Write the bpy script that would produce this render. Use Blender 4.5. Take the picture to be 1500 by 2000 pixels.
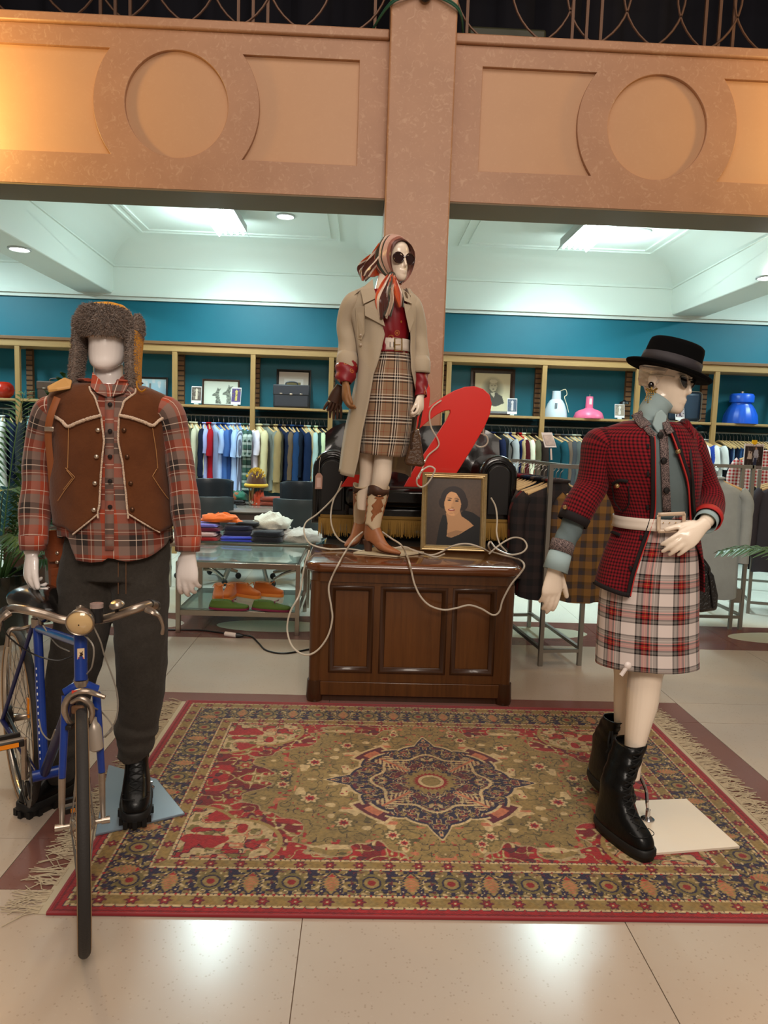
import bpy, bmesh, math, random
import numpy as np
from mathutils import Vector, Matrix, noise
random.seed(7)
for o in list(bpy.data.objects): bpy.data.objects.remove(o, do_unlink=True)
SC = bpy.context.scene
COL = SC.collection
PI = math.pi
def R(d): return math.radians(d)
def lin(c):
    return tuple(((v/255)/12.92 if v/255 <= .04045 else ((v/255+.055)/1.055)**2.4) for v in c[:3]) + (1.0,)

# ---------------------------------------------------------------- camera
FPX, CH = 1411.0, 1.45
_y = np.array([-42., 148., 1411.]); _y /= np.linalg.norm(_y)
_x = np.array([1., -.030, 0.]); _x[2] = -(_x[0]*_y[0]+_x[1]*_y[1])/_y[2]; _x /= np.linalg.norm(_x)
_X = np.array([_x[0], _x[1], -_x[2]]); _Y = np.array([_y[0], _y[1], -_y[2]]); _Z = np.cross(_X, _Y)
CM = np.stack([_X, _Y, _Z], 1)
cd = bpy.data.cameras.new('camera'); cam = bpy.data.objects.new('camera', cd); COL.objects.link(cam)
cd.sensor_fit = 'VERTICAL'; cd.sensor_height = 36; cd.sensor_width = 27; cd.lens = FPX/2000*36
cd.clip_start = .05; cd.clip_end = 100
mw = Matrix.Identity(4)
for i in range(3):
    for j in range(3): mw[i][j] = CM[j][i]
mw[2][3] = CH
cam.matrix_world = mw
SC.camera = cam
def P(px, py, y):
    """a point measured in the photograph, at distance y from the camera"""
    c = np.array([(px-750)/FPX, (1000-py)/FPX, -1.]); r = CM.T @ c
    t = y/r[1]
    return Vector((r[0]*t, y, CH+r[2]*t))
def PZ(px, py, z=0.):
    c = np.array([(px-750)/FPX, (1000-py)/FPX, -1.]); r = CM.T @ c
    t = (z-CH)/r[2]
    return Vector((r[0]*t, r[1]*t, z))

# ---------------------------------------------------------------- world, exposure, added hall fill lights, wall lamps
w = bpy.data.worlds.new('world'); SC.world = w; w.use_nodes = True
w.node_tree.nodes['Background'].inputs[0].default_value = (1.0, .84, .70, 1)
w.node_tree.nodes['Background'].inputs[1].default_value = .17
SC.view_settings.view_transform = 'Standard'; SC.view_settings.look = 'None'
SC.view_settings.gamma = 1; SC.view_settings.exposure = 0.0
SC.view_settings.use_curve_mapping = False
def area(name, loc, rot, sx, sy, e, col):
    l = bpy.data.lights.new(name, 'AREA'); l.shape = 'RECTANGLE'; l.size = sx; l.size_y = sy; l.energy = e; l.color = col
    o = bpy.data.objects.new(name, l); COL.objects.link(o); o.location = loc; o.rotation_euler = rot; return o
def point(name, loc, e, col, r=.1):
    l = bpy.data.lights.new(name, 'POINT'); l.energy = e; l.color = col; l.shadow_soft_size = r
    o = bpy.data.objects.new(name, l); COL.objects.link(o); o.location = loc; return o
area('hall_fill_top', (.4, .6, 7.2), (0, 0, 0), 6, 5, 250, (1.0, .88, .76))  # unseen overhead fill light, added to light the foreground softly
area('hall_fill_front', (.8, -3.0, 4.6), (R(56), 0, R(6)), 3.0, 1.6, 245, (1.0, .88, .76))  # frontal fill added behind the camera to brighten the figures
point('wall_lamp_light', (-3.35, 5.05, 3.75), 105, (1.0, .66, .20), .12)
point('wall_lamp_light.001', (4.0, 5.0, 4.05), 85, (1.0, .66, .22), .12)

# ---------------------------------------------------------------- materials
MATS = {}
def mat(name, col=(128,128,128), rough=.5, metal=0., spec=.5, var=None, bump=None, coat=0., sheen=0., trans=0., ior=1.45, alpha=1., col2=None, emit=None, estr=0., wave=None):
    """procedural material; var=(scale, amount) mottles col towards col2 ; bump=(scale, strength)"""
    if name in MATS: return MATS[name]
    m = bpy.data.materials.new(name); m.use_nodes = True; nt = m.node_tree; N = nt.nodes; L = nt.links
    b = N['Principled BSDF']
    c = lin(col)
    b.inputs['Base Color'].default_value = c; b.inputs['Roughness'].default_value = rough; b.inputs['Metallic'].default_value = metal
    b.inputs['Specular IOR Level'].default_value = spec
    b.inputs['Coat Weight'].default_value = coat; b.inputs['Coat Roughness'].default_value = .08
    b.inputs['Sheen Weight'].default_value = sheen
    b.inputs['Transmission Weight'].default_value = trans; b.inputs['IOR'].default_value = ior; b.inputs['Alpha'].default_value = alpha
    if emit: b.inputs['Emission Color'].default_value = emit+(1,); b.inputs['Emission Strength'].default_value = estr
    tc = None
    if var or bump or wave: tc = N.new('ShaderNodeTexCoord')
    if var:
        n = N.new('ShaderNodeTexNoise'); n.inputs['Scale'].default_value = var[0]; n.inputs['Detail'].default_value = 6; n.inputs['Roughness'].default_value = .65
        L.new(tc.outputs['Object'], n.inputs['Vector'])
        r = N.new('ShaderNodeValToRGB'); r.color_ramp.elements[0].position = .5-var[1]/2; r.color_ramp.elements[1].position = .5+var[1]/2
        r.color_ramp.elements[0].color = c; r.color_ramp.elements[1].color = lin(col2 if col2 else tuple(min(255, v*1.25+6) for v in col))
        L.new(n.outputs['Fac'], r.inputs['Fac']); L.new(r.outputs['Color'], b.inputs['Base Color'])
    if wave:   # wood grain: (scale, stretch axis index, colour 2)
        mp = N.new('ShaderNodeMapping'); s = [wave[0]]*3; s[wave[1]] = wave[0]*.06; mp.inputs['Scale'].default_value = s
        L.new(tc.outputs['Object'], mp.inputs['Vector'])
        n = N.new('ShaderNodeTexNoise'); n.inputs['Scale'].default_value = 1; n.inputs['Detail'].default_value = 8; n.inputs['Roughness'].default_value = .7; n.inputs['Distortion'].default_value = .6
        L.new(mp.outputs['Vector'], n.inputs['Vector'])
        r = N.new('ShaderNodeValToRGB'); r.color_ramp.elements[0].position = .3; r.color_ramp.elements[1].position = .72
        r.color_ramp.elements[0].color = c; r.color_ramp.elements[1].color = lin(wave[2])
        L.new(n.outputs['Fac'], r.inputs['Fac']); L.new(r.outputs['Color'], b.inputs['Base Color'])
    if bump:
        n = N.new('ShaderNodeTexNoise'); n.inputs['Scale'].default_value = bump[0]; n.inputs['Detail'].default_value = 4
        L.new(tc.outputs['Object'], n.inputs['Vector'])
        bp = N.new('ShaderNodeBump'); bp.inputs['Strength'].default_value = bump[1]; bp.inputs['Distance'].default_value = .01
        L.new(n.outputs['Fac'], bp.inputs['Height']); L.new(bp.outputs['Normal'], b.inputs['Normal'])
    MATS[name] = m
    return m
def glow(name, col, s):
    if name in MATS: return MATS[name]
    m = bpy.data.materials.new(name); m.use_nodes = True; nt = m.node_tree
    nt.nodes.remove(nt.nodes['Principled BSDF']); e = nt.nodes.new('ShaderNodeEmission'); e.inputs[0].default_value = col+(1,); e.inputs[1].default_value = s
    nt.links.new(e.outputs[0], nt.nodes['Material Output'].inputs[0]); MATS[name] = m; return m
def plaid(name, us, vs, pu, pv, rough=.85, fac=.5, sheen=.15, rot=0):
    """woven tartan on metre-scaled UVs; us/vs lists of (start, colour) along one repeat of pu/pv metres; optional third item = weight of the thread"""
    if name in MATS: return MATS[name]
    m = bpy.data.materials.new(name); m.use_nodes = True; nt = m.node_tree; N = nt.nodes; L = nt.links; b = N['Principled BSDF']
    b.inputs['Roughness'].default_value = rough; b.inputs['Sheen Weight'].default_value = sheen; b.inputs['Specular IOR Level'].default_value = .2
    uv = N.new('ShaderNodeUVMap'); sep = N.new('ShaderNodeSeparateXYZ')
    if rot:
        mp = N.new('ShaderNodeMapping'); mp.inputs['Rotation'].default_value = (0, 0, rot); L.new(uv.outputs[0], mp.inputs[0]); L.new(mp.outputs[0], sep.inputs[0])
    else: L.new(uv.outputs[0], sep.inputs[0])
    outs = []
    for k, (st, p) in enumerate(((us, pu), (vs, pv))):
        d = N.new('ShaderNodeMath'); d.operation = 'DIVIDE'; d.inputs[1].default_value = p; L.new(sep.outputs[k], d.inputs[0])
        fr = N.new('ShaderNodeMath'); fr.operation = 'FRACT'; L.new(d.outputs[0], fr.inputs[0])
        r = N.new('ShaderNodeValToRGB'); r.color_ramp.interpolation = 'CONSTANT'; el = r.color_ramp.elements
        wt = lambda t: lin(t[1])[:3]+((t[2] if len(t) > 2 else .5),)
        el[0].position = 0; el[0].color = wt(st[0]); el[1].position = st[1][0]; el[1].color = wt(st[1])
        for t in st[2:]: e = el.new(t[0]); e.color = wt(t)
        L.new(fr.outputs[0], r.inputs[0]); outs.append(r)
    ad = N.new('ShaderNodeMath'); ad.operation = 'ADD'; L.new(outs[0].outputs[1], ad.inputs[0]); L.new(outs[1].outputs[1], ad.inputs[1])
    dv = N.new('ShaderNodeMath'); dv.operation = 'DIVIDE'; L.new(outs[1].outputs[1], dv.inputs[0]); L.new(ad.outputs[0], dv.inputs[1])
    mx = N.new('ShaderNodeMix'); mx.data_type = 'RGBA'; L.new(dv.outputs[0], mx.inputs[0])
    L.new(outs[0].outputs[0], mx.inputs[6]); L.new(outs[1].outputs[0], mx.inputs[7]); L.new(mx.outputs[2], b.inputs['Base Color'])
    MATS[name] = m; return m
def vcol(name, rough=.9, spec=.2, sheen=0., bump=None):
    """the print or the dyed pattern of a flat thing, kept in the mesh's colour attribute"""
    if name in MATS: return MATS[name]
    m = bpy.data.materials.new(name); m.use_nodes = True; nt = m.node_tree; b = nt.nodes['Principled BSDF']
    a = nt.nodes.new('ShaderNodeVertexColor'); a.layer_name = 'print'
    nt.links.new(a.outputs[0], b.inputs['Base Color']); b.inputs['Roughness'].default_value = rough; b.inputs['Specular IOR Level'].default_value = spec
    b.inputs['Sheen Weight'].default_value = sheen
    if bump:
        n = nt.nodes.new('ShaderNodeTexNoise'); n.inputs['Scale'].default_value = bump[0]
        bp = nt.nodes.new('ShaderNodeBump'); bp.inputs['Strength'].default_value = bump[1]; bp.inputs['Distance'].default_value = .005
        nt.links.new(n.outputs['Fac'], bp.inputs['Height']); nt.links.new(bp.outputs['Normal'], b.inputs['Normal'])
    MATS[name] = m; return m

# ---------------------------------------------------------------- mesh helpers
def link(o, parent=None):
    COL.objects.link(o)
    if parent is not None: o.parent = parent
    return o
def crom(pts, n):
    """Catmull-Rom resample of a list of tuples to n rows"""
    A = np.array(pts, float); m = len(A)
    if m == 1: return A
    out = []
    for t in np.linspace(0, m-1, n):
        i = min(int(t), m-2); f = t-i
        p0, p1, p2, p3 = A[max(i-1, 0)], A[i], A[i+1], A[min(i+2, m-1)]
        if i == 0: p0 = 2*p1-p2
        if i == m-2: p3 = 2*p2-p1
        out.append(.5*((2*p1)+(-p0+p2)*f+(2*p0-5*p1+4*p2-p3)*f*f+(-p0+3*p1-3*p2+p3)*f**3))
    return np.array(out)
class MB:
    def __init__(s): s.V = []; s.F = []; s.U = []; s.MI = []
    def add(s, vs, fs, uv=None, mi=0):
        o = len(s.V); s.V += [tuple(v) for v in vs]
        for k, f in enumerate(fs):
            s.F.append(tuple(i+o for i in f)); s.U.append(uv[k] if uv else None); s.MI.append(mi)
        return s
    def box(s, c, d, rz=0., mat3=None, mi=0):
        M3 = mat3 if mat3 is not None else Matrix.Rotation(rz, 3, 'Z')
        vs = [Vector(c)+M3 @ Vector((d[0]/2*a, d[1]/2*b, d[2]/2*e)) for a in (-1, 1) for b in (-1, 1) for e in (-1, 1)]
        return s.add(vs, [(0,1,3,2),(4,6,7,5),(0,4,5,1),(2,3,7,6),(0,2,6,4),(1,5,7,3)], mi=mi)
    def bb(s, x0, x1, y0, y1, z0, z1, mi=0): return s.box(((x0+x1)/2,(y0+y1)/2,(z0+z1)/2), (x1-x0,y1-y0,z1-z0), mi=mi)
    def rings(s, rows, closed=True, caps=True, mi=0, uv=None):
        """rows: list of lists of points; uv: same shape (n+1 per row when closed)"""
        n = len(rows[0]); vs = [p for r in rows for p in r]; fs = []; us = []
        for i in range(len(rows)-1):
            for j in range(n if closed else n-1):
                k = (j+1) % n
                fs.append((i*n+j, i*n+k, (i+1)*n+k, (i+1)*n+j))
                us.append([uv[i][j], uv[i][j+1], uv[i+1][j+1], uv[i+1][j]] if uv else None)
        if caps and closed:
            fs.append(tuple(reversed(range(n)))); us.append(None)
            fs.append(tuple(range((len(rows)-1)*n, len(rows)*n))); us.append(None)
        return s.add(vs, fs, us, mi)
    def tube(s, pts, r, n=8, closed=False, caps=True, smooth=0, mi=0, ref=None, sq=1., uvs=False, fold=None):
        """sweep of an ellipse (r or list of r / (rx,ry)) along pts"""
        rr = [((q, q*sq) if not isinstance(q, (tuple, list)) else q) for q in (r if isinstance(r, (list, tuple)) else [r]*len(pts))]
        if smooth:
            A = crom([tuple(p)+tuple(q) for p, q in zip(pts, rr)], smooth) if not closed else crom([tuple(p)+tuple(q) for p, q in zip(list(pts)+[pts[0]], rr+[rr[0]])], smooth)[:-1]
            pts = [Vector(a[:3]) for a in A]; rr = [(max(a[3], 1e-4), max(a[4], 1e-4)) for a in A]
        pts = [Vector(p) for p in pts]; m = len(pts); rows = []; uv = []; nv = None; acc = 0
        rm = sum(q[0]+q[1] for q in rr)/len(rr)/2
        for i, p in enumerate(pts):
            if closed: t = pts[(i+1) % m]-pts[i-1]
            else: t = pts[min(i+1, m-1)]-pts[max(i-1, 0)]
            if t.length < 1e-9: t = Vector((0, 0, 1))
            t.normalize()
            if ref is not None: nv = Vector(ref)-t*t.dot(Vector(ref))
            elif nv is None:
                a = Vector((0, 0, 1)) if abs(t.z) < .9 else Vector((1, 0, 0)); nv = a-t*t.dot(a)
            else: nv = nv-t*t.dot(nv)
            if nv.length < 1e-6: nv = t.orthogonal()
            nv.normalize(); bv = t.cross(nv)
            if i: acc += (pts[i]-pts[i-1]).length
            row = []
            for j in range(n):
                a = 2*PI*j/n; k = 1+(fold(acc, a) if fold else 0)
                row.append(p+nv*(math.cos(a)*rr[i][0]*k)+bv*(math.sin(a)*rr[i][1]*k))
            rows.append(row); uv.append([(2*PI*rm*j/n, acc) for j in range(n+1)])
        if closed: rows.append(rows[0]); uv.append(uv[-1]); caps = False
        return s.rings(rows, True, caps, mi, uv if uvs else None)
    def cyl(s, p0, p1, r0, r1=None, n=16, mi=0, caps=True): return s.tube([p0, p1], [r0, r0 if r1 is None else r1], n, mi=mi, caps=caps)
    def lathe(s, prof, c=(0,0,0), n=32, mi=0, axis=None, caps=False, a0=0, a1=None):
        Q = Vector(axis).to_track_quat('Z', 'Y').to_matrix() if axis is not None else Matrix.Identity(3)
        rows = [[Vector(c)+Q @ Vector((r*math.cos(2*PI*j/n), r*math.sin(2*PI*j/n), z)) for j in range(n)] for r, z in prof]
        return s.rings(rows, True, caps, mi)
    def ball(s, c, r, n=12, mi=0, mat3=None):
        rx, ry, rz = r if isinstance(r, (tuple, list)) else (r, r, r); M3 = mat3 or Matrix.Identity(3)
        rows = [[Vector(c)+M3 @ Vector((rx*math.sin(PI*i/n)*math.cos(2*PI*j/(2*n)), ry*math.sin(PI*i/n)*math.sin(2*PI*j/(2*n)), -rz*math.cos(PI*i/n))) for j in range(2*n)] for i in [.15]+list(range(1, n))+[n-.15]]
        return s.rings(rows, True, True, mi)
    def grid(s, rows, uv=None, mi=0): return s.rings(rows, False, False, mi, uv)
    def prism(s, poly, e0, e1, mi=0):
        """poly of 3-D points, extruded between offsets e0 and e1"""
        n = len(poly); vs = [Vector(p)+Vector(e0) for p in poly]+[Vector(p)+Vector(e1) for p in poly]
        fs = [tuple(reversed(range(n))), tuple(range(n, 2*n))]+[(i, (i+1) % n, n+(i+1) % n, n+i) for i in range(n)]
        return s.add(vs, fs, mi=mi)
    def build(s, name, mats, parent=None, smooth=40, bevel=None, solid=None, sub=0, remesh=None, weld=False, sm=0, fixn=True, uvp=False):
        if uvp: s.U = [[(s.V[i][0], s.V[i][2]) for i in f] for f in s.F]
        me = bpy.data.meshes.new(name); me.from_pydata(s.V, [], s.F)
        mats = mats if isinstance(mats, (list, tuple)) else [mats]
        for m in mats: me.materials.append(m)
        if any(s.MI): me.polygons.foreach_set('material_index', s.MI)
        if any(u is not None for u in s.U):
            ul = me.uv_layers.new(name='UVMap'); k = 0; buf = [0.]*(2*len(me.loops))
            for f, u in zip(s.F, s.U):
                for q in range(len(f)):
                    if u: buf[2*k], buf[2*k+1] = u[q]
                    k += 1
            ul.data.foreach_set('uv', buf)
        if fixn:
            bm = bmesh.new(); bm.from_mesh(me)
            if weld: bmesh.ops.remove_doubles(bm, verts=bm.verts, dist=1e-5)
            bmesh.ops.recalc_face_normals(bm, faces=bm.faces); bm.to_mesh(me); bm.free()
        if smooth:
            me.polygons.foreach_set('use_smooth', [True]*len(me.polygons)); me.set_sharp_from_angle(angle=R(smooth))
        o = bpy.data.objects.new(name, me); link(o, parent)
        if remesh:
            md = o.modifiers.new('fuse', 'REMESH'); md.mode = 'VOXEL'; md.voxel_size = remesh; md.use_smooth_shade = True
        if sm:
            md = o.modifiers.new('soften', 'SMOOTH'); md.iterations = sm; md.factor = .5
        if sub: md = o.modifiers.new('sub', 'SUBSURF'); md.levels = sub; md.render_levels = sub
        if solid: md = o.modifiers.new('thick', 'SOLIDIFY'); md.thickness = solid; md.offset = -1 if solid > 0 else 1; md.thickness = abs(solid)
        if bevel:
            md = o.modifiers.new('bevel', 'BEVEL'); md.width = bevel; md.segments = 2; md.limit_method = 'ANGLE'; md.angle_limit = R(35)
        return o
def box(name, x0, x1, y0, y1, z0, z1, m, parent=None, bevel=None):
    return MB().bb(x0, x1, y0, y1, z0, z1).build(name, m, parent, smooth=0 if not bevel else 30, bevel=bevel)
def plate(name, polys, depth, mtx, m, parent=None, bevel=0., seg=2):
    """flat outline(s) with holes in local xy, extruded to depth, placed by mtx (local z = thickness)"""
    cu = bpy.data.curves.new(name, 'CURVE'); cu.dimensions = '2D'; cu.fill_mode = 'BOTH'; cu.extrude = max(depth/2-bevel, 1e-4); cu.bevel_depth = bevel; cu.bevel_resolution = seg if bevel else 0
    for p in polys:
        sp = cu.splines.new('POLY'); sp.points.add(len(p)-1); sp.use_cyclic_u = True
        for k, q in enumerate(p): sp.points[k].co = (q[0], q[1], 0, 1)
    t = bpy.data.objects.new('tmp', cu); COL.objects.link(t)
    dg = bpy.context.evaluated_depsgraph_get(); me = bpy.data.meshes.new_from_object(t.evaluated_get(dg)); me.name = name
    bpy.data.objects.remove(t); bpy.data.curves.remove(cu)
    me.materials.clear(); me.materials.append(m); me.transform(mtx)
    if bevel:
        me.polygons.foreach_set('use_smooth', [True]*len(me.polygons)); me.set_sharp_from_angle(angle=R(45))
    o = bpy.data.objects.new(name, me); return link(o, parent)
def FRONT(y):   # local (x, y, z) -> world (x, -, z): a plate facing the camera with its middle at depth y
    return Matrix(((1, 0, 0, 0), (0, 0, -1, y), (0, 1, 0, 0), (0, 0, 0, 1)))
def thing(name, label, cat, group=None, loc=(0, 0, 0), rz=0.):
    o = bpy.data.objects.new(name, None); o.empty_display_size = .1; COL.objects.link(o); o.location = loc; o.rotation_euler = (0, 0, rz)
    return tag(o, label, cat, group)
def tag(o, label, cat, group=None):
    o['label'] = label; o['category'] = cat
    if group: o['group'] = group
    return o
def struct(o): o['kind'] = 'structure'; return o
def copy_tree(o, parent=None):
    c = o.copy(); COL.objects.link(c); c.parent = parent
    for ch in list(o.children): copy_tree(ch, c)
    return c
def printed(name, w, h, nx, ny, fn, mtx, parent=None, m=None):
    """a flat print: grid of nx x ny, fn(u,v arrays) -> rgb 0..255 arrays; local x right, y up"""
    u, v = np.meshgrid(np.linspace(0, 1, nx), np.linspace(0, 1, ny))
    rgb = np.clip(np.stack(np.broadcast_arrays(*fn(u, v)), -1)/255., 0, 1); l = np.where(rgb <= .04045, rgb/12.92, ((rgb+.055)/1.055)**2.4)
    vs = np.stack([(u-.5)*w, (v-.5)*h, 0*u], -1).reshape(-1, 3)
    idx = np.arange(nx*ny).reshape(ny, nx)
    fs = np.stack([idx[:-1, :-1], idx[:-1, 1:], idx[1:, 1:], idx[1:, :-1]], -1).reshape(-1, 4)
    me = bpy.data.meshes.new(name); nf = len(fs)
    me.vertices.add(len(vs)); me.vertices.foreach_set('co', vs.astype(np.float32).ravel())
    me.loops.add(nf*4); me.loops.foreach_set('vertex_index', fs.astype(np.int32).ravel())
    me.polygons.add(nf); me.polygons.foreach_set('loop_start', np.arange(0, nf*4, 4, dtype=np.int32)); me.update(calc_edges=True)
    at = me.color_attributes.new('print', 'FLOAT_COLOR', 'POINT')
    at.data.foreach_set('color', np.concatenate([l.reshape(-1, 3), np.ones((nx*ny, 1))], 1).astype(np.float32).ravel())
    me.materials.append(m or vcol('printed_paper', .55, .3)); me.transform(mtx)
    return link(bpy.data.objects.new(name, me), parent)

# ---------------------------------------------------------------- floor
def terrazzo(name, c0, c1, chips):
    m = bpy.data.materials.new(name); m.use_nodes = True; nt = m.node_tree; N = nt.nodes; L = nt.links; b = N['Principled BSDF']
    tc = N.new('ShaderNodeTexCoord')
    n1 = N.new('ShaderNodeTexNoise'); n1.inputs['Scale'].default_value = 2.2; n1.inputs['Detail'].default_value = 5; L.new(tc.outputs['Object'], n1.inputs['Vector'])
    mx = N.new('ShaderNodeMix'); mx.data_type = 'RGBA'; mx.inputs[6].default_value = lin(c0); mx.inputs[7].default_value = lin(c1); L.new(n1.outputs['Fac'], mx.inputs[0])
    v = N.new('ShaderNodeTexVoronoi'); v.inputs['Scale'].default_value = 120; L.new(tc.outputs['Object'], v.inputs['Vector'])
    sp = N.new('ShaderNodeSeparateXYZ'); L.new(v.outputs['Color'], sp.inputs[0])
    r = N.new('ShaderNodeValToRGB'); r.color_ramp.interpolation = 'CONSTANT'; el = r.color_ramp.elements
    el[0].position = 0; el[0].color = lin(chips[0])+() ; el[1].position = .09; el[1].color = (0, 0, 0, 0)
    e = el.new(.97); e.color = lin(chips[1])[:3]+(.2,)
    L.new(sp.outputs[0], r.inputs[0])
    d = N.new('ShaderNodeMath'); d.operation = 'LESS_THAN'; d.inputs[1].default_value = .36; L.new(v.outputs['Distance'], d.inputs[0])
    f = N.new('ShaderNodeMath'); f.operation = 'MULTIPLY'; L.new(d.outputs[0], f.inputs[0]); L.new(r.outputs['Alpha'], f.inputs[1])
    f2 = N.new('ShaderNodeMath'); f2.operation = 'MULTIPLY'; f2.inputs[1].default_value = .30; L.new(f.outputs[0], f2.inputs[0])
    m2 = N.new('ShaderNodeMix'); m2.data_type = 'RGBA'; L.new(f2.outputs[0], m2.inputs[0]); L.new(mx.outputs[2], m2.inputs[6]); L.new(r.outputs['Color'], m2.inputs[7])
    L.new(m2.outputs[2], b.inputs['Base Color'])
    n2 = N.new('ShaderNodeTexNoise'); n2.inputs['Scale'].default_value = 4; n2.inputs['Detail'].default_value = 2; L.new(tc.outputs['Object'], n2.inputs['Vector'])
    mr = N.new('ShaderNodeMapRange'); mr.inputs[3].default_value = .19; mr.inputs[4].default_value = .25; L.new(n2.outputs['Fac'], mr.inputs[0]); L.new(mr.outputs[0], b.inputs['Roughness'])
    MATS[name] = m; return m
T_CREAM = terrazzo('terrazzo_cream', (184, 168, 152), (170, 152, 135), ((120, 100, 85), (204, 192, 176)))
T_MAROON = terrazzo('terrazzo_maroon', (124, 82, 74), (108, 70, 62), ((80, 50, 45), (205, 175, 160)))
T_GREEN = terrazzo('terrazzo_pale_green', (200, 200, 180), (186, 190, 170), ((120, 115, 100), (205, 204, 188)))
T_PALE = terrazzo('terrazzo_pale', (236, 236, 224), (228, 228, 214), ((150, 145, 130), (228, 226, 214)))
GROUT = mat('grout', (120, 100, 82), .8)
floor = struct(box('floor', -7, 8, -4, 9.0, -.12, -.006, GROUT))
XJ = [-.137+.983*k for k in range(-7, 9)]
FX0, FX1 = -1.12, 1.829
YJ = [-1.8, -.8, .2, 1.19, 2.165, 2.45, 3.64, 3.925, 5.02, 5.19, 5.55, 5.69, 6.67, 7.65, 8.9]
for a, b_ in zip(YJ[:-1], YJ[1:]):
    ring = a >= 2.16 and b_ <= 3.93
    xs = sorted(XJ+([FX0+.28, FX1-.28] if ring and 2.4 < a < 3.5 else []))
    band = 5.0 < a and b_ < 5.7
    for x0, x1 in zip(xs[:-1], xs[1:]):
        xm, ym = (x0+x1)/2, (a+b_)/2
        inr = ring and FX0 < xm < FX1
        mar = band or (inr and (ym < 2.46 or ym > 3.63 or xm < FX0+.28 or xm > FX1-.28))
        g = .0015
        box('terrazzo_tile' if not mar else 'border_tile', x0+g, x1-g, a+g, b_-g, -.02, 0, T_MAROON if mar else T_CREAM if a < 5.6 else T_PALE, floor)
for k in range(-4, 6):
    x = -.137+.983*(k+.5); n = 28
    pts = [(x+.43*math.cos(2*PI*i/n)*(1 if k % 2 else .72), 5.37+.165*math.sin(2*PI*i/n), .0006) for i in range(n)]
    MB().prism(pts, (0, 0, -.003), (0, 0, 0)).build('oval_inlay', T_GREEN if k % 2 else T_CREAM, floor, smooth=0)

# ---------------------------------------------------------------- aisle: back wall, ceiling with coffers
TEAL = mat('teal_paint', (0, 98, 120), .5, var=(1.5, .8), col2=(0, 110, 130))
WHITE = mat('ceiling_paint', (226, 232, 224), .6)
struct(box('wall_back', -6.4, 7.2, 8.9, 9.05, 0, 3.75, TEAL))
struct(box('wall_left', -6.5, -6.4, 6.0, 9.0, 0, 3.75, TEAL)); struct(box('wall_right', 7.2, 7.3, 6.0, 9.0, 0, 3.75, TEAL))
tr = MB(); tr.bb(-6.4, 7.2, 8.84, 8.9, 3.005, 3.06); tr.bb(-6.4, 7.2, 8.87, 8.9, 2.965, 3.005)
struct(tr.build('trim_1', WHITE, smooth=0))
ceil = struct(box('ceiling', -6.5, 7.3, 5.9, 9.05, 3.75, 3.9, WHITE))
BC = [.35+3.56*k for k in (-2, -1, 0, 1, 2)]          # column / cross beam axes
for c in BC: box('ceiling_beam', c-.203, c+.203, 5.9, 8.9, 3.03, 3.76, WHITE, ceil, bevel=.01)
PROF = [(0, 3.03), (0, 3.33), (-.0, 3.345), (.018, 3.35), (.018, 3.37), (0, 3.375), (.02, 3.43), (.07, 3.51), (.16, 3.58), (.28, 3.625), (.42, 3.64),
        (.46, 3.64), (.46, 3.625), (.49, 3.625), (.49, 3.64), (.56, 3.64), (.56, 3.625), (.59, 3.625), (.59, 3.64), (1.2, 3.64)]
for a, b_ in zip(BC[:-1], BC[1:]):
    x0, x1, y0, y1 = a+.205, b_-.205, 5.75, 8.895
    mb = MB(); mb.rings([[(x0+i, y0+i*.3, max(z, 3.45)), (x1-i, y0+i*.3, max(z, 3.45)), (x1-i, y1-i, z), (x0+i, y1-i, z)] for i, z in PROF], True, False)
    mb.add([(x0+1.2, y0+.36, 3.64), (x1-1.2, y0+.36, 3.64), (x1-1.2, y1-1.2, 3.64), (x0+1.2, y1-1.2, 3.64)], [(0, 1, 2, 3)])
    mb.build('ceiling_coffer', WHITE, ceil, smooth=25)
COOL = (.74, .98, 1.0)
steel_w = mat('lamp_housing', (190, 195, 195), .4)
def strip_light(x, label):
    t = thing('strip_light', label, 'ceiling light', 'fluorescent strip lights in the ceiling coffers', (x, 7.14, 3.475))
    MB().tube([(0, -.4, .1), (0, -.4, .165)], .012, 8).build('hanger_rod', steel_w, t); MB().tube([(0, .4, .1), (0, .4, .165)], .012, 8).build('hanger_rod', steel_w, t)
    MB().bb(-.125, .125, -.62, .62, .03, .10).build('housing', steel_w, t, bevel=.006)
    fr = MB()
    for s in (-1, 1): fr.prism([(s*.125, -.62, .03), (s*.16, -.62, -.03), (s*.155, -.62, -.03), (s*.118, -.62, .03)], (0, 0, 0), (0, 1.24, 0))
    fr.build('reflector', steel_w, t, smooth=0)
    for k in range(4):
        MB().cyl((-.09+.06*k, -.6, .005), (-.09+.06*k, .6, .005), .013, n=10).build('tube', glow('tube_glow', (.80, .96, 1.0), 22), t)
    l = area('strip_light_lamp', (x, 7.14, 3.503), (0, 0, 0), .22, 1.2, 125, COOL)
for k, (a, b_) in enumerate(zip(BC[:-1], BC[1:])):
    if k in (1, 2): strip_light((-1.38, 2.13)[k-1], ('bright fluorescent strip light in the coffer above the fur hat mannequin', 'bright fluorescent strip light in the coffer right of the stone column')[k-1])
    else: area('strip_light_lamp', ((a+b_)/2, 7.2, 3.5), (0, 0, 0), .26, 1.2, 110, COOL)
def downlight(x, y, z, label):
    t = thing('downlight', label, 'ceiling light', 'round recessed downlights', (x, y, z))
    MB().lathe([(.10, .0), (.10, -.012), (.085, -.016), (.08, -.006)], n=28).build('bezel', steel_w, t)
    MB().lathe([(.001, -.005), (.082, -.005)], n=28).build('diffuser', glow('downlight_glow', (1, .98, .94), 16), t)
downlight(-.845, 7.6, 3.64, 'round downlight beside the left fluorescent strip light')
downlight(2.8, 7.6, 3.64, 'round downlight right of the right fluorescent strip light')
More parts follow.
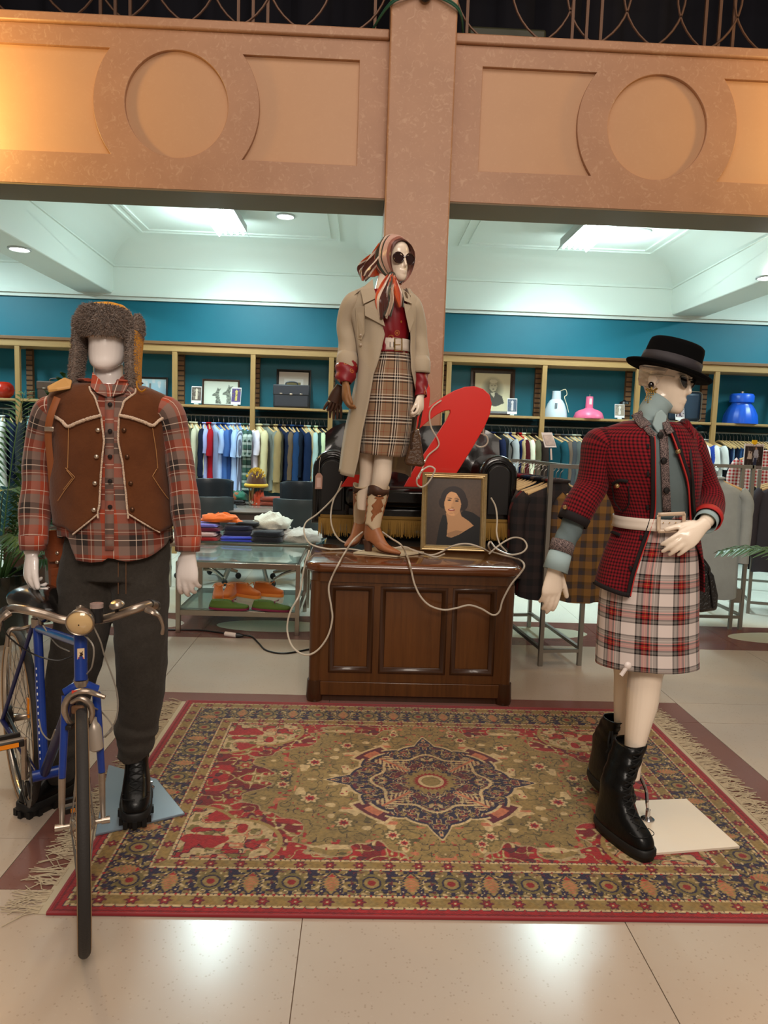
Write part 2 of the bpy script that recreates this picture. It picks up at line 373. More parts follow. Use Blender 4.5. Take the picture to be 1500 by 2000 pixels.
downlight(*PZ(38, 485, 3.03), 'round downlight in the ceiling beam at the left edge')
downlight(*PZ(1499, 541, 3.03), 'round downlight in the ceiling beam at the right edge')
point('aisle_lamp', (-1.6, 7.6, 3.3), 30, COOL, .2); point('aisle_lamp.001', (2.6, 7.6, 3.3), 30, COOL, .2)

# ---------------------------------------------------------------- gallery front with recessed panels, columns
def stone(name, c0, c1, vein):
    m = bpy.data.materials.new(name); m.use_nodes = True; nt = m.node_tree; N = nt.nodes; L = nt.links; b = N['Principled BSDF']
    tc = N.new('ShaderNodeTexCoord')
    n1 = N.new('ShaderNodeTexNoise'); n1.inputs['Scale'].default_value = 3; n1.inputs['Detail'].default_value = 7; n1.inputs['Roughness'].default_value = .65; L.new(tc.outputs['Object'], n1.inputs['Vector'])
    mx = N.new('ShaderNodeMix'); mx.data_type = 'RGBA'; mx.inputs[6].default_value = lin(c0); mx.inputs[7].default_value = lin(c1); L.new(n1.outputs['Fac'], mx.inputs[0])
    n2 = N.new('ShaderNodeTexNoise'); n2.inputs['Scale'].default_value = 17; n2.inputs['Detail'].default_value = 6; n2.inputs['Distortion'].default_value = 2.2; L.new(tc.outputs['Object'], n2.inputs['Vector'])
    r = N.new('ShaderNodeValToRGB'); r.color_ramp.elements[0].position = .55; r.color_ramp.elements[0].color = (0, 0, 0, 1); r.color_ramp.elements[1].position = .72; r.color_ramp.elements[1].color = (.42, .42, .42, 1)
    L.new(n2.outputs['Fac'], r.inputs[0])
    m2 = N.new('ShaderNodeMix'); m2.data_type = 'RGBA'; L.new(r.outputs[0], m2.inputs[0]); L.new(mx.outputs[2], m2.inputs[6]); m2.inputs[7].default_value = lin(vein)
    L.new(m2.outputs[2], b.inputs['Base Color']); b.inputs['Roughness'].default_value = .42
    MATS[name] = m; return m
STONE = stone('pink_brown_stone', (156, 112, 84), (184, 138, 106), (204, 168, 138))
PANEL = stone('smooth_stone_panel', (196, 150, 112), (186, 140, 104), (196, 152, 116))
def circ(cx, cz, r, n=64): return [(cx+r*math.cos(2*PI*i/n), cz+r*math.sin(2*PI*i/n)) for i in range(n)]
for k, (a, b_) in enumerate(zip(BC[:-1], BC[1:])):
    x0, x1 = a+.24, b_-.24; cx = (x0+x1)/2; cz = 3.815; zt, zb = 4.185, 3.44
    par = struct(box('wall_gallery_%d' % (k+1), x0-.1, x1+.1, 5.63, 5.98, 3.225, 4.36, PANEL))
    r2 = .60; dz = zt-cz; q = math.asin(dz/r2)
    Lp = [(x0+.21, zb), (x0+.21, zt)]+[(cx-r2*math.cos(t), cz+r2*math.sin(t)) for t in np.linspace(q, -q, 24)]
    Rp = [(2*cx-x, z) for x, z in Lp]
    plate('stone_facing', [[(x0, 3.22), (x1, 3.22), (x1, 4.32), (x0, 4.32)], circ(cx, cz, .378), Lp, Rp], .034, FRONT(5.616), STONE, par, bevel=.003, seg=1)
    box('coping', x0, x1, 5.57, 6.02, 4.325, 4.395, STONE, par, bevel=.012)
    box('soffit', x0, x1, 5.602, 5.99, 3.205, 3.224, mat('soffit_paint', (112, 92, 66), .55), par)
for c in BC:
    col = struct(box('wall_column_%d' % (BC.index(c)+1), c-.238, c+.238, 5.47, 5.99, 0, 7.5, STONE, bevel=.012))
# dark curtain and floor of the gallery
cm = mat('gallery_curtain', (16, 15, 26), .9)
rows = [[(x, 6.9+.05*math.sin(x*14)+.03*math.sin(x*31), z) for x in np.arange(-6.4, 7.2, .06)] for z in (4.0, 7.6)]
struct(MB().grid(rows).build('wall_gallery_curtain', cm, smooth=80))
struct(box('floor_gallery', -6.4, 7.2, 5.98, 7.1, 3.91, 4.0, cm))
struct(box('ceiling_gallery', -6.4, 7.2, 5.2, 7.1, 7.5, 7.6, cm))
IRON = mat('wrought_iron', (104, 76, 60), .45, .4)
def railing(x0, x1, label):
    t = thing('gallery_railing', label, 'railing', 'iron railings on the gallery', ((x0+x1)/2, 5.83, 4.395)); hw = (x1-x0)/2
    for z in (.03, .95): MB().bb(-hw, hw, -.014, .014, z-.012, z+.012).build('rail', IRON, t)
    n = 3; mwid = 2*hw/n
    for i in range(n+1):
        for d in (-.11, 0, .11):
            x = -hw+mwid*i+d
            if -hw <= x <= hw: MB().bb(x-.011, x+.011, -.011, .011, 0, .95).build('bar', IRON, t)
    for i in range(6):
        xm = -hw+.47+(2*hw-.94)*i/5
        MB().tube([(xm+.46*math.cos(a), .014*(-1)**i, .50+.455*math.sin(a)) for a in np.linspace(0, 2*PI, 41)[:-1]], .009, 6, closed=True).build('scroll_ring', IRON, t)
for k, (a, b_) in enumerate(zip(BC[:-1], BC[1:])):
    railing(a+.24, b_-.24, ['iron gallery railing far left outside the second column', 'iron gallery railing above the left stone panel', 'iron gallery railing above the right stone panel', 'iron gallery railing far right outside the next column'][k])
tk = thing('storage_trunk', 'dark green trunk behind the gallery railing right of the column', 'trunk', loc=(1.05, 6.25, 4.0))
MB().bb(-.3, .3, -.2, .2, 0, .62).build('body', mat('trunk_green', (44, 48, 34), .6), tk, bevel=.02)
MB().bb(-.31, .31, -.21, .21, .62, .70).build('lid', mat('trunk_lid', (58, 58, 40), .5), tk, bevel=.02)
cl = thing('cable_clamp', 'green cable and black clamp strung around the top of the column', 'cable', loc=(.35, 5.46, 4.55))
MB().ball((0, -.03, .02), (.05, .04, .06), 8).build('clamp', mat('black_plastic', (18, 18, 20), .4), cl)
gw = mat('green_cable', (40, 84, 66), .5)
for o_ in (0, .014):
    MB().tube([(-.42, .36, -.13), (-.25, .0, -.06+o_), (-.1, -.015, .0+o_), (0, -.015, .02), (.1, -.015, .0+o_), (.25, .0, -.08+o_), (.32, .30, -.14)], .007, 6, smooth=30).build('cable', gw, cl)

# ================================================================ figures
class Rows:
    """stack of ellipses (z, cx, cy, rx, ry): the surface of a torso, a skirt, a coat"""
    def __init__(s, rows):
        A = np.array(sorted(rows)); s.A = crom(A, 8*len(A)); s.A = s.A[np.argsort(s.A[:, 0])]
    def at(s, z): return [np.interp(z, s.A[:, 0], s.A[:, k]) for k in range(1, 5)]
    def surf(s, th, z, off=0.):
        cx, cy, rx, ry = s.at(z)
        return Vector((cx+(rx+off)*math.sin(th), cy-(ry+off)*math.cos(th), z))
    def hit(s, px, py, off=0.):
        """(theta, z) of the front surface at a point measured in the photograph"""
        y = s.at(CH)[1]
        for _ in range(6):
            p = P(px, py, y); cx, cy, rx, ry = s.at(p.z)
            q = max(-.999, min(.999, (p.x-cx)/(rx+off))); th = math.asin(q); y = cy-(ry+off)*math.cos(th)
        return th, p.z
    def on(s, px, py, off=0.):
        th, z = s.hit(px, py, off); return s.surf(th, z, off)
def prow(py, xl, xr, y, ry):
    a, b_ = P(xl, py, y), P(xr, py, y); return ((a.z+b_.z)/2, (a.x+b_.x)/2, y, (b_.x-a.x)/2, ry)
def nz(x, y, z=0.): return noise.noise(Vector((x, y, z)))
def itp(pairs):
    q = sorted(pairs); X = [a for a, _ in q]; Y = [b_ for _, b_ in q]
    return lambda v: float(np.interp(v, X, Y))
def panel(mb, rows, edge, end, top, hem, off=0., n=24, m=28, fold=None, mi=0, rm=.17):
    """cloth on a Rows surface from a front edge theta(z) round to theta=end; top/hem: z(theta)"""
    g = []; uv = []
    for i in range(m+1):
        t = i/m; row = []; u = []
        for j in range(n+1):
            sj = j/n; zz = None
            th = edge(CH)*(1-sj)+end*sj
            for _ in range(3):
                zz = top(th)*(1-t)+hem(th)*t; th = edge(zz)*(1-sj)+end*sj
            f = fold(th, zz) if fold else 0.
            row.append(rows.surf(th, zz, off+f)); u.append((th*rm, zz))
        g.append(row); uv.append(u)
    return mb.grid(g, uv, mi)
def limb(mb, pts, n=16, smooth=24, **k): return mb.tube([p[:3] for p in pts], [(p[3], p[4] if len(p) > 4 else p[3]) for p in pts], n, smooth=smooth, **k)
def head(mb, mtx, face=True, s=1.):
    prof = [(-.004, .012, .080, -.050), (.004, .026, .091, -.02), (.02, .040, .096, .02), (.04, .050, .094, .045), (.065, .058, .094, .062), (.09, .065, .092, .075), (.118, .070, .089, .088),
            (.15, .074, .092, .096), (.18, .071, .086, .096), (.205, .058, .068, .082), (.222, .038, .042, .055), (.232, .010, .012, .016)]
    if not face: prof = [(z, w_*(1+.42*max(0., (.085-z)/.085)), f, b_) for z, w_, f, b_ in prof]
    prof = crom(prof, 26)
    mb.rings([[mtx @ Vector((w_*math.sin(a), -((f-b_)/2+(f+b_)/2*math.cos(a)), z))*1. for a in np.linspace(0, 2*PI, 25)[:-1]] for z, w_, f, b_ in prof], True, True)
    if face:
        limb(mb, [tuple(mtx @ Vector((0, -y, z)))+(r,) for y, z, r in ((.084, .135, .007), (.094, .112, .0075), (.103, .088, .0078), (.106, .080, .0085), (.097, .072, .007))], 10, 14)
        for y, z, r in ((.0955, .050, .0065), (.0935, .040, .0075)):
            limb(mb, [tuple(mtx @ Vector((x, -(y-abs(x)*.35), z)))+(r*(1-abs(x)*28*.8),) for x in (-.022, -.012, 0, .012, .022)], 8, 12)
        for sx in (-1, 1):
            mb.ball(mtx @ Vector((sx*.071, .005, .105)), (.009, .018, .030), 8, mat3=mtx.to_3x3())
            limb(mb, [tuple(mtx @ Vector((sx*x, -y, z)))+(.006,) for x, y, z in ((.012, .091, .128), (.03, .088, .134), (.05, .074, .130))], 8, 10)
def hand(mb, mtx, s=1, curl=((10, 20, 15),)*4, spread=(6, 1, -3, -9), thumb=(35, 20, 15), thumb_out=38, k=1.):
    """wrist at origin, +y fingers, +x*s thumb side, +z back of the hand"""
    T = lambda x, y, z: mtx @ Vector((x*s*k, y*k, z*k))
    limb(mb, [tuple(T(0, y, z))+(rx*k, ry*k) for y, z, rx, ry in ((-.02, 0, .026, .021), (.0, 0, .026, .020), (.025, .001, .031, .0185), (.055, .002, .038, .017), (.08, .001, .040, .0145), (.096, -.003, .036, .010))], 16, 18, ref=mtx.to_3x3() @ Vector((1, 0, 0)))
    for f in range(4):
        p = Vector(((.028, .0095, -.009, -.0265)[f], (.086, .093, .089, .080)[f], 0)); Ln = (.074, .082, .076, .060)[f]; ang = 0.; sp = R(spread[f])
        pts = [(p.x, p.y-.02, 0, .0098), (p.x, p.y, .001, .0102)]
        q = p.copy()
        for seg, rr in zip((.46, .30, .24), (.0092, .0085, .0068)):
            ang += R(curl[f][(.46, .30, .24).index(seg)])
            d = Vector((math.sin(sp)*math.cos(ang), math.cos(sp)*math.cos(ang), -math.sin(ang)))
            q = q+d*Ln*seg; pts.append((q.x, q.y, q.z, rr*(.92 if f == 3 else 1)))
        pts.append((q.x+d.x*.004, q.y+d.y*.004, q.z+d.z*.004, .003))
        limb(mb, [tuple(T(*a[:3]))+(a[3]*k,) for a in pts], 10, 16)
    q = Vector((.024, .018, -.006)); ang = R(thumb_out); dn = 0.; pts = [(.012, .008, -.004, .013), (q.x, q.y, q.z, .0145)]
    for L_, rr, th in ((.042, .0125, thumb[0]), (.033, .0105, thumb[1]), (.026, .0085, thumb[2])):
        dn += R(th)*.6; ang -= R(th)*.25
        d = Vector((math.sin(ang)*math.cos(dn), math.cos(ang)*math.cos(dn), -math.sin(dn))); q = q+d*L_; pts.append((q.x, q.y, q.z, rr))
    pts.append((q.x+d.x*.004, q.y+d.y*.004, q.z+d.z*.004, .003))
    limb(mb, [tuple(T(*a[:3]))+(a[3]*k,) for a in pts], 10, 16)
def frame(o, fwd, up):
    """matrix with +y along fwd and +z near up"""
    y = Vector(fwd).normalized(); z = Vector(up)-y*y.dot(Vector(up)); z.normalize(); x = y.cross(z)
    m = Matrix.Identity(4)
    for i in range(3): m[i][0], m[i][1], m[i][2], m[i][3] = x[i], y[i], z[i], o[i]
    return m
def fuzz(name, samples, ln, wd, m, parent, droop=.3):
    """tufts of pile: one thin blade for each (point, normal)"""
    V = []; F = []; rnd = random.Random(3)
    for p, nr in samples:
        d = Vector(nr)+Vector((rnd.gauss(0, .45), rnd.gauss(0, .45), rnd.gauss(0, .45)-droop)); d.normalize()
        t = d.orthogonal(); t.rotate(Matrix.Rotation(rnd.random()*6.28, 3, d)); L_ = ln*rnd.uniform(.6, 1.25); i = len(V); t *= wd
        V += [p-t, p+t, p+d*L_*.6+t*.7, p+d*L_]; F += [(i, i+1, i+2), (i, i+2, i+3)]
    me = bpy.data.meshes.new(name); me.from_pydata(V, [], F); me.materials.append(m)
    o = link(bpy.data.objects.new(name, me), parent); return o
GLOSSW = mat('mannequin_gloss_white', (230, 220, 215), .16, coat=.5)
SKIN = mat('mannequin_gloss_ivory', (238, 220, 200), .22, coat=.3)
BLACKL = mat('black_boot_leather', (6, 6, 6), .36, spec=.3, coat=.1, bump=(60, .12))
BLACKR = mat('black_rubber', (16, 15, 15), .55)
LACE = mat('black_lace', (10, 10, 10), .8)
def outline(z, yb, yf, hw, n=22, nose=.93):
    m_, h = (yf+yb)/2, (yf-yb)/2; r = []
    for j in range(n):
        a = 2*PI*j/n; c = math.cos(a); sn = math.sin(a)
        wv = hw*(abs(sn)**.62)*(1 if sn >= 0 else -1)*(1-.16*max(0, -c)-(1-nose)*max(0, c))
        r.append((wv, m_+h*(abs(c)**(.55 if c > 0 else .78))*(1 if c >= 0 else -1), z))
    return r
def lace_boot(name, parent, loc, rz, top, shaft, slouch=0., sc=1., sole=.045, lean=(0, 0), tread=True, label=None):
    """black lace-up boot; +y of the local frame is the toe"""
    mt = Matrix.Translation(loc) @ Matrix.Rotation(rz, 4, 'Z') @ Matrix.Scale(sc, 4)
    prof = [(sole-.004, -.088, .196, .050), (sole+.02, -.090, .194, .0515), (sole+.045, -.088, .178, .049), (sole+.07, -.083, .138, .045), (sole+.095, -.077, .098, .042),
            (sole+.13, -.073, .072, .042), (sole+.17, -.071, .062, .043)]
    h0 = sole+.17
    for k in range(1, 7):
        f = k/6; prof.append((h0+(top/sc-h0)*f, -.071-(shaft-.068)*f, .062+(shaft-.062)*f*.6, .043+(shaft-.05)*f))
    prof = crom(prof, 34); rows = []
    for z, yb, yf, hw in prof:
        f = max(0, (z-h0)/max(.05, top/sc-h0)); wr = slouch*.006*math.sin(z*130)*min(1, max(0, (z-.14)*8))+.0018*nz(z*40, 3)
        rows.append([mt @ Vector((x+lean[0]*f+wr*.5*math.sin(7*j), y+lean[1]*f+wr*(1 if y > 0 else -.6), zz)) for j, (x, y, zz) in enumerate(outline(z, yb, yf, hw))])
    b = MB().rings(rows, True, False).build('boot', BLACKL, parent, smooth=60, solid=.003)
    if label: b['label'] = label
    s_ = MB()
    for z, g in ((0, -.001), (sole*.35, .003), (sole*.55, .003), (sole*.56, .0065), (sole, .0065), (sole+.006, .003)): pass
    s_.rings([[mt @ Vector(q) for q in outline(z, -.091-g, .199+g, .051+g)] for z, g in ((.0, -.002), (sole*.5, .002), (sole*.52, .006), (sole, .006), (sole+.006, .002))], True, True)
    if tread:
        for j, q in enumerate(outline(0, -.094, .203, .054, 26)):
            if j % 2 == 0: s_.box(mt @ Vector((q[0], q[1], sole*.3)), (.016, .016, sole*.58), mat3=Matrix.Rotation(rz, 3, 'Z'))
    s_.build('sole', BLACKR, b, smooth=50)
    lc = MB(); nl = 7 if top < .3 else 12
    fy = lambda z: float(np.interp(z, prof[:, 0], prof[:, 2]))
    zs = np.linspace(sole+.062, top/sc-.025, nl)
    for k, z in enumerate(zs):
        f = max(0, (z-h0)/max(.05, top/sc-h0))
        for sx in (-1, 1):
            z2 = z+(zs[1]-zs[0])*.8
            lc.tube([mt @ Vector((sx*.022+lean[0]*f, fy(z)-.004+lean[1]*f, z)), mt @ Vector((lean[0]*f, fy((z+z2)/2)+.004+lean[1]*f, (z+z2)/2)), mt @ Vector((-sx*.022+lean[0]*f, fy(z2)-.004+lean[1]*f, z2))], .0028*sc, 6)
    lc.build('laces', LACE, b)
    MB().tube([mt @ Vector(q) for q in outline(sole+.05, .09, .181, .0475, 24)[:7]+outline(sole+.05, .09, .181, .0475, 24)[-6:]], .0015, 5).build('toe_seam', LACE, b)
    return b

# ---------------------------------------------------------------- male mannequin with the bicycle
YM = 2.66
man = thing('mannequin', 'white faceless male mannequin in fur trapper hat, suede vest and rust plaid shirt', 'mannequin', loc=tuple(PZ(150, 1560)))
man_o = man.location.copy()
def fig(o):      # parts are modelled in world coordinates
    if o.parent is not None and o.parent.parent is None: o.location = -o.parent.location
    return o
TM = Rows([prow(728, 186, 242, YM, .055), prow(745, 168, 260, YM, .066), prow(758, 138, 290, YM, .088), prow(770, 113, 316, YM, .106), prow(785, 104, 325, YM, .118), prow(815, 104, 325, YM, .13), prow(860, 108, 322, YM, .14),
           prow(910, 112, 322, YM, .142), prow(970, 112, 328, YM, .145), prow(1030, 118, 334, YM, .15), prow(1110, 122, 336, YM, .155)])
mb = MB()
# body: torso, neck, head, arms, hands (fused into one surface)
hd = Matrix.Translation(P(210, 722, YM-.0)+Vector((0, .02, 0)))
head(mb, hd, face=False)
limb(mb, [tuple(P(212, y, YM+d))+(r, r*.95) for y, d, r in ((700, .03, .05), (735, .02, .052), (760, .02, .06), (790, .01, .10))], 18)
mb.rings([[TM.surf(a, z, -.025) for a in np.linspace(0, 2*PI, 29)[:-1]] for z in np.linspace(P(210, 1050, YM).z, P(210, 765, YM).z, 20)], True, True)
LA = [tuple(P(110, 800, YM))+(.045,), tuple(P(92, 815, YM))+(.045,), tuple(P(76, 880, YM-.0))+(.044,), tuple(P(70, 960, YM-.03))+(.04,), tuple(P(66, 1040, YM-.07))+(.031,), tuple(P(62, 1082, YM-.09))+(.027, .024)]
RA = [tuple(P(315, 800, YM))+(.045,), tuple(P(333, 815, YM))+(.045,), tuple(P(347, 880, YM))+(.044,), tuple(P(356, 960, YM-.03))+(.04,), tuple(P(365, 1040, YM-.06))+(.031,), tuple(P(368, 1082, YM-.08))+(.027, .024)]
limb(mb, LA); limb(mb, RA)
wl, wr = Vector(LA[-1][:3]), Vector(RA[-1][:3])
hand(mb, frame(wl, (-.10, -.10, -1), (-.75, -.55, .1)), s=-1, curl=((34, 42, 28), (40, 46, 30), (44, 48, 30), (50, 50, 30)), thumb=(6, 12, 10), thumb_out=22, k=1.02)
hand(mb, frame(wr, (-.02, -.06, -1), (-.15, -1, .05)), s=1, curl=((16, 26, 20), (20, 30, 22), (24, 32, 22), (28, 34, 24)), thumb=(30, 22, 15), thumb_out=26, k=1.05)
fig(mb.build('body', GLOSSW, man, remesh=.0045, sm=3))

RUST, GREYB, DARK, CREAM = (158, 66, 42), (122, 98, 88), (46, 38, 35), (214, 190, 172)
st = [(0, RUST), (.20, CREAM, 1.), (.215, RUST), (.30, GREYB), (.50, DARK), (.62, CREAM, .9), (.635, DARK), (.74, (120, 60, 44)), (.80, CREAM, .5), (.81, (120, 60, 44)), (.86, GREYB)]
FLANNEL = plaid('rust_plaid_flannel', st, st, .16, .16)
sh = MB()
hemz = itp([(TM.hit(x, y)) for x, y in ((132, 1047), (149, 1094), (175, 1099), (200, 1097), (214, 1088), (228, 1094), (250, 1097), (285, 1090), (306, 1079), (329, 1053))]+[(-3.2, P(210, 1100, YM).z), (3.2, P(210, 1100, YM).z), (-1.9, P(210, 1060, YM).z), (1.9, P(210, 1060, YM).z)])
fl = lambda th, z: .006*nz(th*3, z*6)+.004*math.sin(th*9+z*4)*max(0, min(1, (1.0-z)*4))
panel(sh, TM, lambda z: -PI, PI, lambda th: P(210, 752, YM).z, hemz, .0, 64, 44, fl)
o = fig(sh.build('shirt', FLANNEL, man, solid=.004)); SHIRT = o
slv = MB()
fs = lambda s_, a: .07*math.sin(s_*38+2*math.sin(a*2))*max(0, (s_-.12)*3)+.05*nz(s_*12, a*2)
slv.tube([P(124, 800, YM), P(96, 806, YM), P(76, 875, YM), P(71, 960, YM-.03), P(66, 1035, YM-.07), P(65, 1066, YM-.085)], [(.045, .08), (.052, .072), (.046, .062), (.05, .058), (.052, .056), (.043, .046)], 24, smooth=40, uvs=True, fold=fs, ref=(1, 0, 0), caps=False)
fig(slv.build('sleeve', FLANNEL, man, solid=.004))
slv = MB()
slv.tube([P(300, 802, YM), P(330, 808, YM), P(347, 875, YM), P(358, 955, YM-.03), P(366, 1030, YM-.06), P(367, 1068, YM-.075)], [(.045, .08), (.054, .072), (.048, .062), (.05, .058), (.05, .056), (.04, .046)], 24, smooth=40, uvs=True, fold=fs, ref=(1, 0, 0), caps=False)
fig(slv.build('sleeve', FLANNEL, man, solid=.004))
for cx_, cy_, yy in ((65, 1064, YM-.085), (367, 1066, YM-.075)):
    q = P(cx_, cy_, yy); c_ = MB(); c_.tube([q+Vector((0, 0, .035)), q+Vector((0, -.003, -.018))], [(.046, .050), (.043, .047)], 24, uvs=True, ref=(1, 0, 0), caps=False)
    fig(c_.build('cuff', FLANNEL, man, solid=.004))
# collar: two pointed leaves
for pts in (((182, 728), (178, 756), (190, 768), (209, 776), (207, 756), (196, 742)), ((246, 728), (252, 752), (243, 768), (219, 776), (221, 756), (232, 742))):
    inner = [TM.on(x, y, .012) for x, y in pts]
    fig(MB().prism(inner, (0, 0, 0), (0, -.006, .002)).build('collar_leaf', FLANNEL, man, smooth=0, uvp=True))
cb = MB(); cb.tube([TM.surf(a, P(210, 752+12*abs(math.cos(a/2))*0, YM).z+.012, .012) for a in np.linspace(.55, 2*PI-.55, 24)], (.006), 8, sq=3.5, uvs=True); fig(cb.build('collar_band', FLANNEL, man))
bt = mat('dark_button', (24, 20, 20), .35)
for y in (790, 842, 892, 940, 990): fig(MB().lathe([(.001, .006), (.007, .005), (.008, 0)], TM.on(215, y, .008), 14, axis=(0, -1, 0)).build('button', bt, SHIRT))
fig(MB().grid([[TM.on(x, y, .004) for x in (205, 222)] for y in range(775, 1090, 15)], [[(x*.0018, y*.0018) for x in (205, 222)] for y in range(775, 1090, 15)]).build('placket', FLANNEL, SHIRT, solid=-.003))

SUEDE = mat('brown_suede', (84, 46, 24), .9, spec=.15, sheen=.15, var=(9, .5), col2=(102, 58, 31), bump=(120, .15))
SHEAR = mat('cream_shearling', (205, 176, 150), .95, sheen=.4, bump=(180, .8))
vest = None
eL = itp([(TM.hit(x, y, .018)[1], TM.hit(x, y, .018)[0]) for x, y in ((178, 745), (186, 775), (198, 812), (204, 861), (198, 918), (195, 984), (191, 1004))])
eR = itp([(TM.hit(x, y, .018)[1], TM.hit(x, y, .018)[0]) for x, y in ((254, 745), (243, 780), (232, 812), (230, 861), (239, 904), (245, 961), (249, 1003))])
hL = itp([TM.hit(x, y, .018) for x, y in ((191, 1004), (172, 1020), (142, 1044), (124, 1030))]+[(-1.57, P(118, 1022, YM).z), (-3.2, P(118, 1020, YM).z)])
hR = itp([TM.hit(x, y, .018) for x, y in ((249, 1003), (280, 1022), (312, 1040), (326, 1032))]+[(1.57, P(335, 1024, YM).z), (3.2, P(335, 1020, YM).z)])
tz = lambda th: P(210, 752, YM).z
fv = lambda th, z: .004*nz(th*2.5, z*5, 4)+.0018*nz(th*12, z*25, 1)
v = MB(); panel(v, TM, eL, -PI, tz, hL, .018, 30, 40, fv); panel(v, TM, eR, PI, tz, hR, .018, 30, 40, fv)
vest = fig(v.build('vest', SUEDE, man, solid=.007))
def lumpy(name, pts, r, m, parent, n=60, k=.25):
    A = crom([tuple(p) for p in pts], n); rr = [r*(1+k*nz(i*1.9, 5.1)+.12*random.uniform(-1, 1)) for i in range(n)]
    return fig(MB().tube([Vector(a) for a in A], rr, 8).build(name, m, parent, smooth=80))
for pts in ([(104, 812), (120, 822), (132, 833), (150, 826), (172, 818), (198, 811)], [(232, 811), (256, 816), (280, 824), (298, 831), (310, 822), (325, 812)]):
    lumpy('shearling_seam', [TM.on(x, y, .027) for x, y in pts], .0058, SHEAR, vest)
for e, h, zt in ((eL, hL, 748), (eR, hR, 748)):
    zs = np.linspace(P(215, 760, YM).z, P(215, 1002, YM).z, 30)
    lumpy('shearling_edge', [TM.surf(e(z)-(.004 if e is eL else -.004), z, .018) for z in zs], .0034, SHEAR, vest)
for pts in ([(191, 1004), (172, 1020), (142, 1044)], [(249, 1003), (280, 1022), (312, 1040)]):
    lumpy('shearling_edge', [TM.on(x, y, .019) for x, y in pts], .0028, SHEAR, vest, 40)
SNAP = mat('snap_metal', (196, 178, 160), .3, .9)
for k, (x, y) in enumerate(((191, 840), (188, 892), (185, 944), (183, 996), (242, 840), (248, 892), (255, 944), (258, 995))):
    p_ = TM.on(x, y, .026); fig(MB().lathe([(.001, .005), (.005, .0045), (.0075, .002), (.008, -.002)], p_, 14, axis=(0, -1, 0)).build('snap', SNAP if k < 4 else mat('snap_bronze', (92, 62, 44), .35, .7), vest))
stit = mat('tan_stitch', (170, 120, 72), .8)
for pts in ([(134, 836), (133, 880), (132, 915)], [(298, 836), (305, 880), (308, 915)], [(128, 914), (146, 932), (126, 958), (113, 978)], [(130, 918), (142, 933), (124, 956)], [(306, 916), (298, 930), (312, 952), (328, 975)]):
    A = []
    for a, b_ in zip(pts[:-1], pts[1:]): A += [(a[0]+(b_[0]-a[0])*t, a[1]+(b_[1]-a[1])*t) for t in np.linspace(0, 1, 9)[:-1]]
    fig(MB().tube([TM.on(x, y, .0245) for x, y in A+[pts[-1]]], .0013, 5).build('stitching', stit, vest))

# trousers: dark heavy cotton, gathered over the boots
TROU = mat('charcoal_denim', (50, 46, 42), .95, spec=.12, sheen=.08, var=(90, .6), col2=(64, 59, 54), bump=(300, .25))
mb = MB()
def leg(rows):
    pts = []
    for y, xl, xr, d, ry in rows:
        a, b_ = P(xl, y, d), P(xr, y, d); c_ = (a+b_)/2; pts.append((c_.x, c_.y, c_.z, (b_-a).length/2, ry))
    mb.tube([p[:3] for p in pts], [(p[3], p[4]) for p in pts], 26, smooth=70, ref=(1, 0, 0), fold=lambda s_, a: WRK(s_, a))
WRK = lambda s_, a: .05*nz(s_*7, 1.6*math.cos(a), 1.6*math.sin(a))+.06*nz(s_*22, 2.2*math.cos(a), 2.2*math.sin(a)+7)
leg([(1050, 128, 226, YM, .08), (1110, 119, 230, YM, .098), (1180, 110, 224, YM, .108), (1250, 103, 208, YM, .10), (1320, 92, 188, YM+.01, .092), (1390, 88, 166, YM+.03, .082), (1440, 90, 152, YM+.05, .074), (1462, 86, 156, YM+.05, .08), (1480, 94, 148, YM+.05, .07), (1500, 92, 150, YM+.05, .076), (1520, 96, 144, YM+.05, .066)])
leg([(1050, 218, 328, YM, .08), (1110, 215, 330, YM, .098), (1180, 221, 329, YM, .108), (1250, 225, 327, YM, .102), (1320, 229, 323, YM, .096), (1380, 231, 316, YM+.01, .086), (1405, 231, 310, YM+.02, .08), (1422, 222, 311, YM+.02, .088), (1440, 229, 302, YM+.02, .078), (1452, 229, 302, YM+.02, .083), (1466, 232, 291, YM+.02, .072), (1478, 230, 290, YM+.02, .070)])
mb.rings([[TM.surf(a, z, -.03) for a in np.linspace(0, 2*PI, 29)[:-1]] for z in (P(210, 1125, YM).z, P(210, 1080, YM).z, P(210, 1030, YM).z)], True, True)
tro = fig(mb.build('trousers', TROU, man, remesh=.007, sm=1))
fz = MB()
for x in (231, 246): fz.tube([P(x, y, YM-.122+(0 if y < 1130 else .02)) for y in (1098, 1120, 1160)], .0018, 5)
fz.build('fly_seam', mat('brown_stitch', (104, 74, 52), .8), man); fig(bpy.context.scene.collection.objects['fly_seam'])
b1 = lace_boot('boot', man, PZ(264, 1622)+Vector((-.05, .185, .017)), PI+R(15), .34, .056, 1., 1.04, .045)
b2 = lace_boot('boot', man, PZ(122, 1556)+Vector((.0, .03, 0)), PI-R(24), .25, .056, 1., 1.04, .045)
for b_ in (b1, b2): fig(b_)
PLATEB = mat('blue_grey_plate', (112, 124, 136), .25)
bp = [PZ(212, 1500), PZ(306, 1528), PZ(361, 1596), PZ(186, 1638)]
fig(MB().prism(bp, (0, 0, .008), (0, 0, .016)).build('base_plate', PLATEB, man, smooth=0, bevel=.002))
rodm = mat('chrome', (200, 200, 205), .12, 1.)
q = PZ(294, 1547)+Vector((0, 0, .016)); fig(MB().lathe([(.016, 0), (.016, .006), (.008, .012), (.008, .03), (.001, .031)], q, 16).build('base_socket', rodm, man))

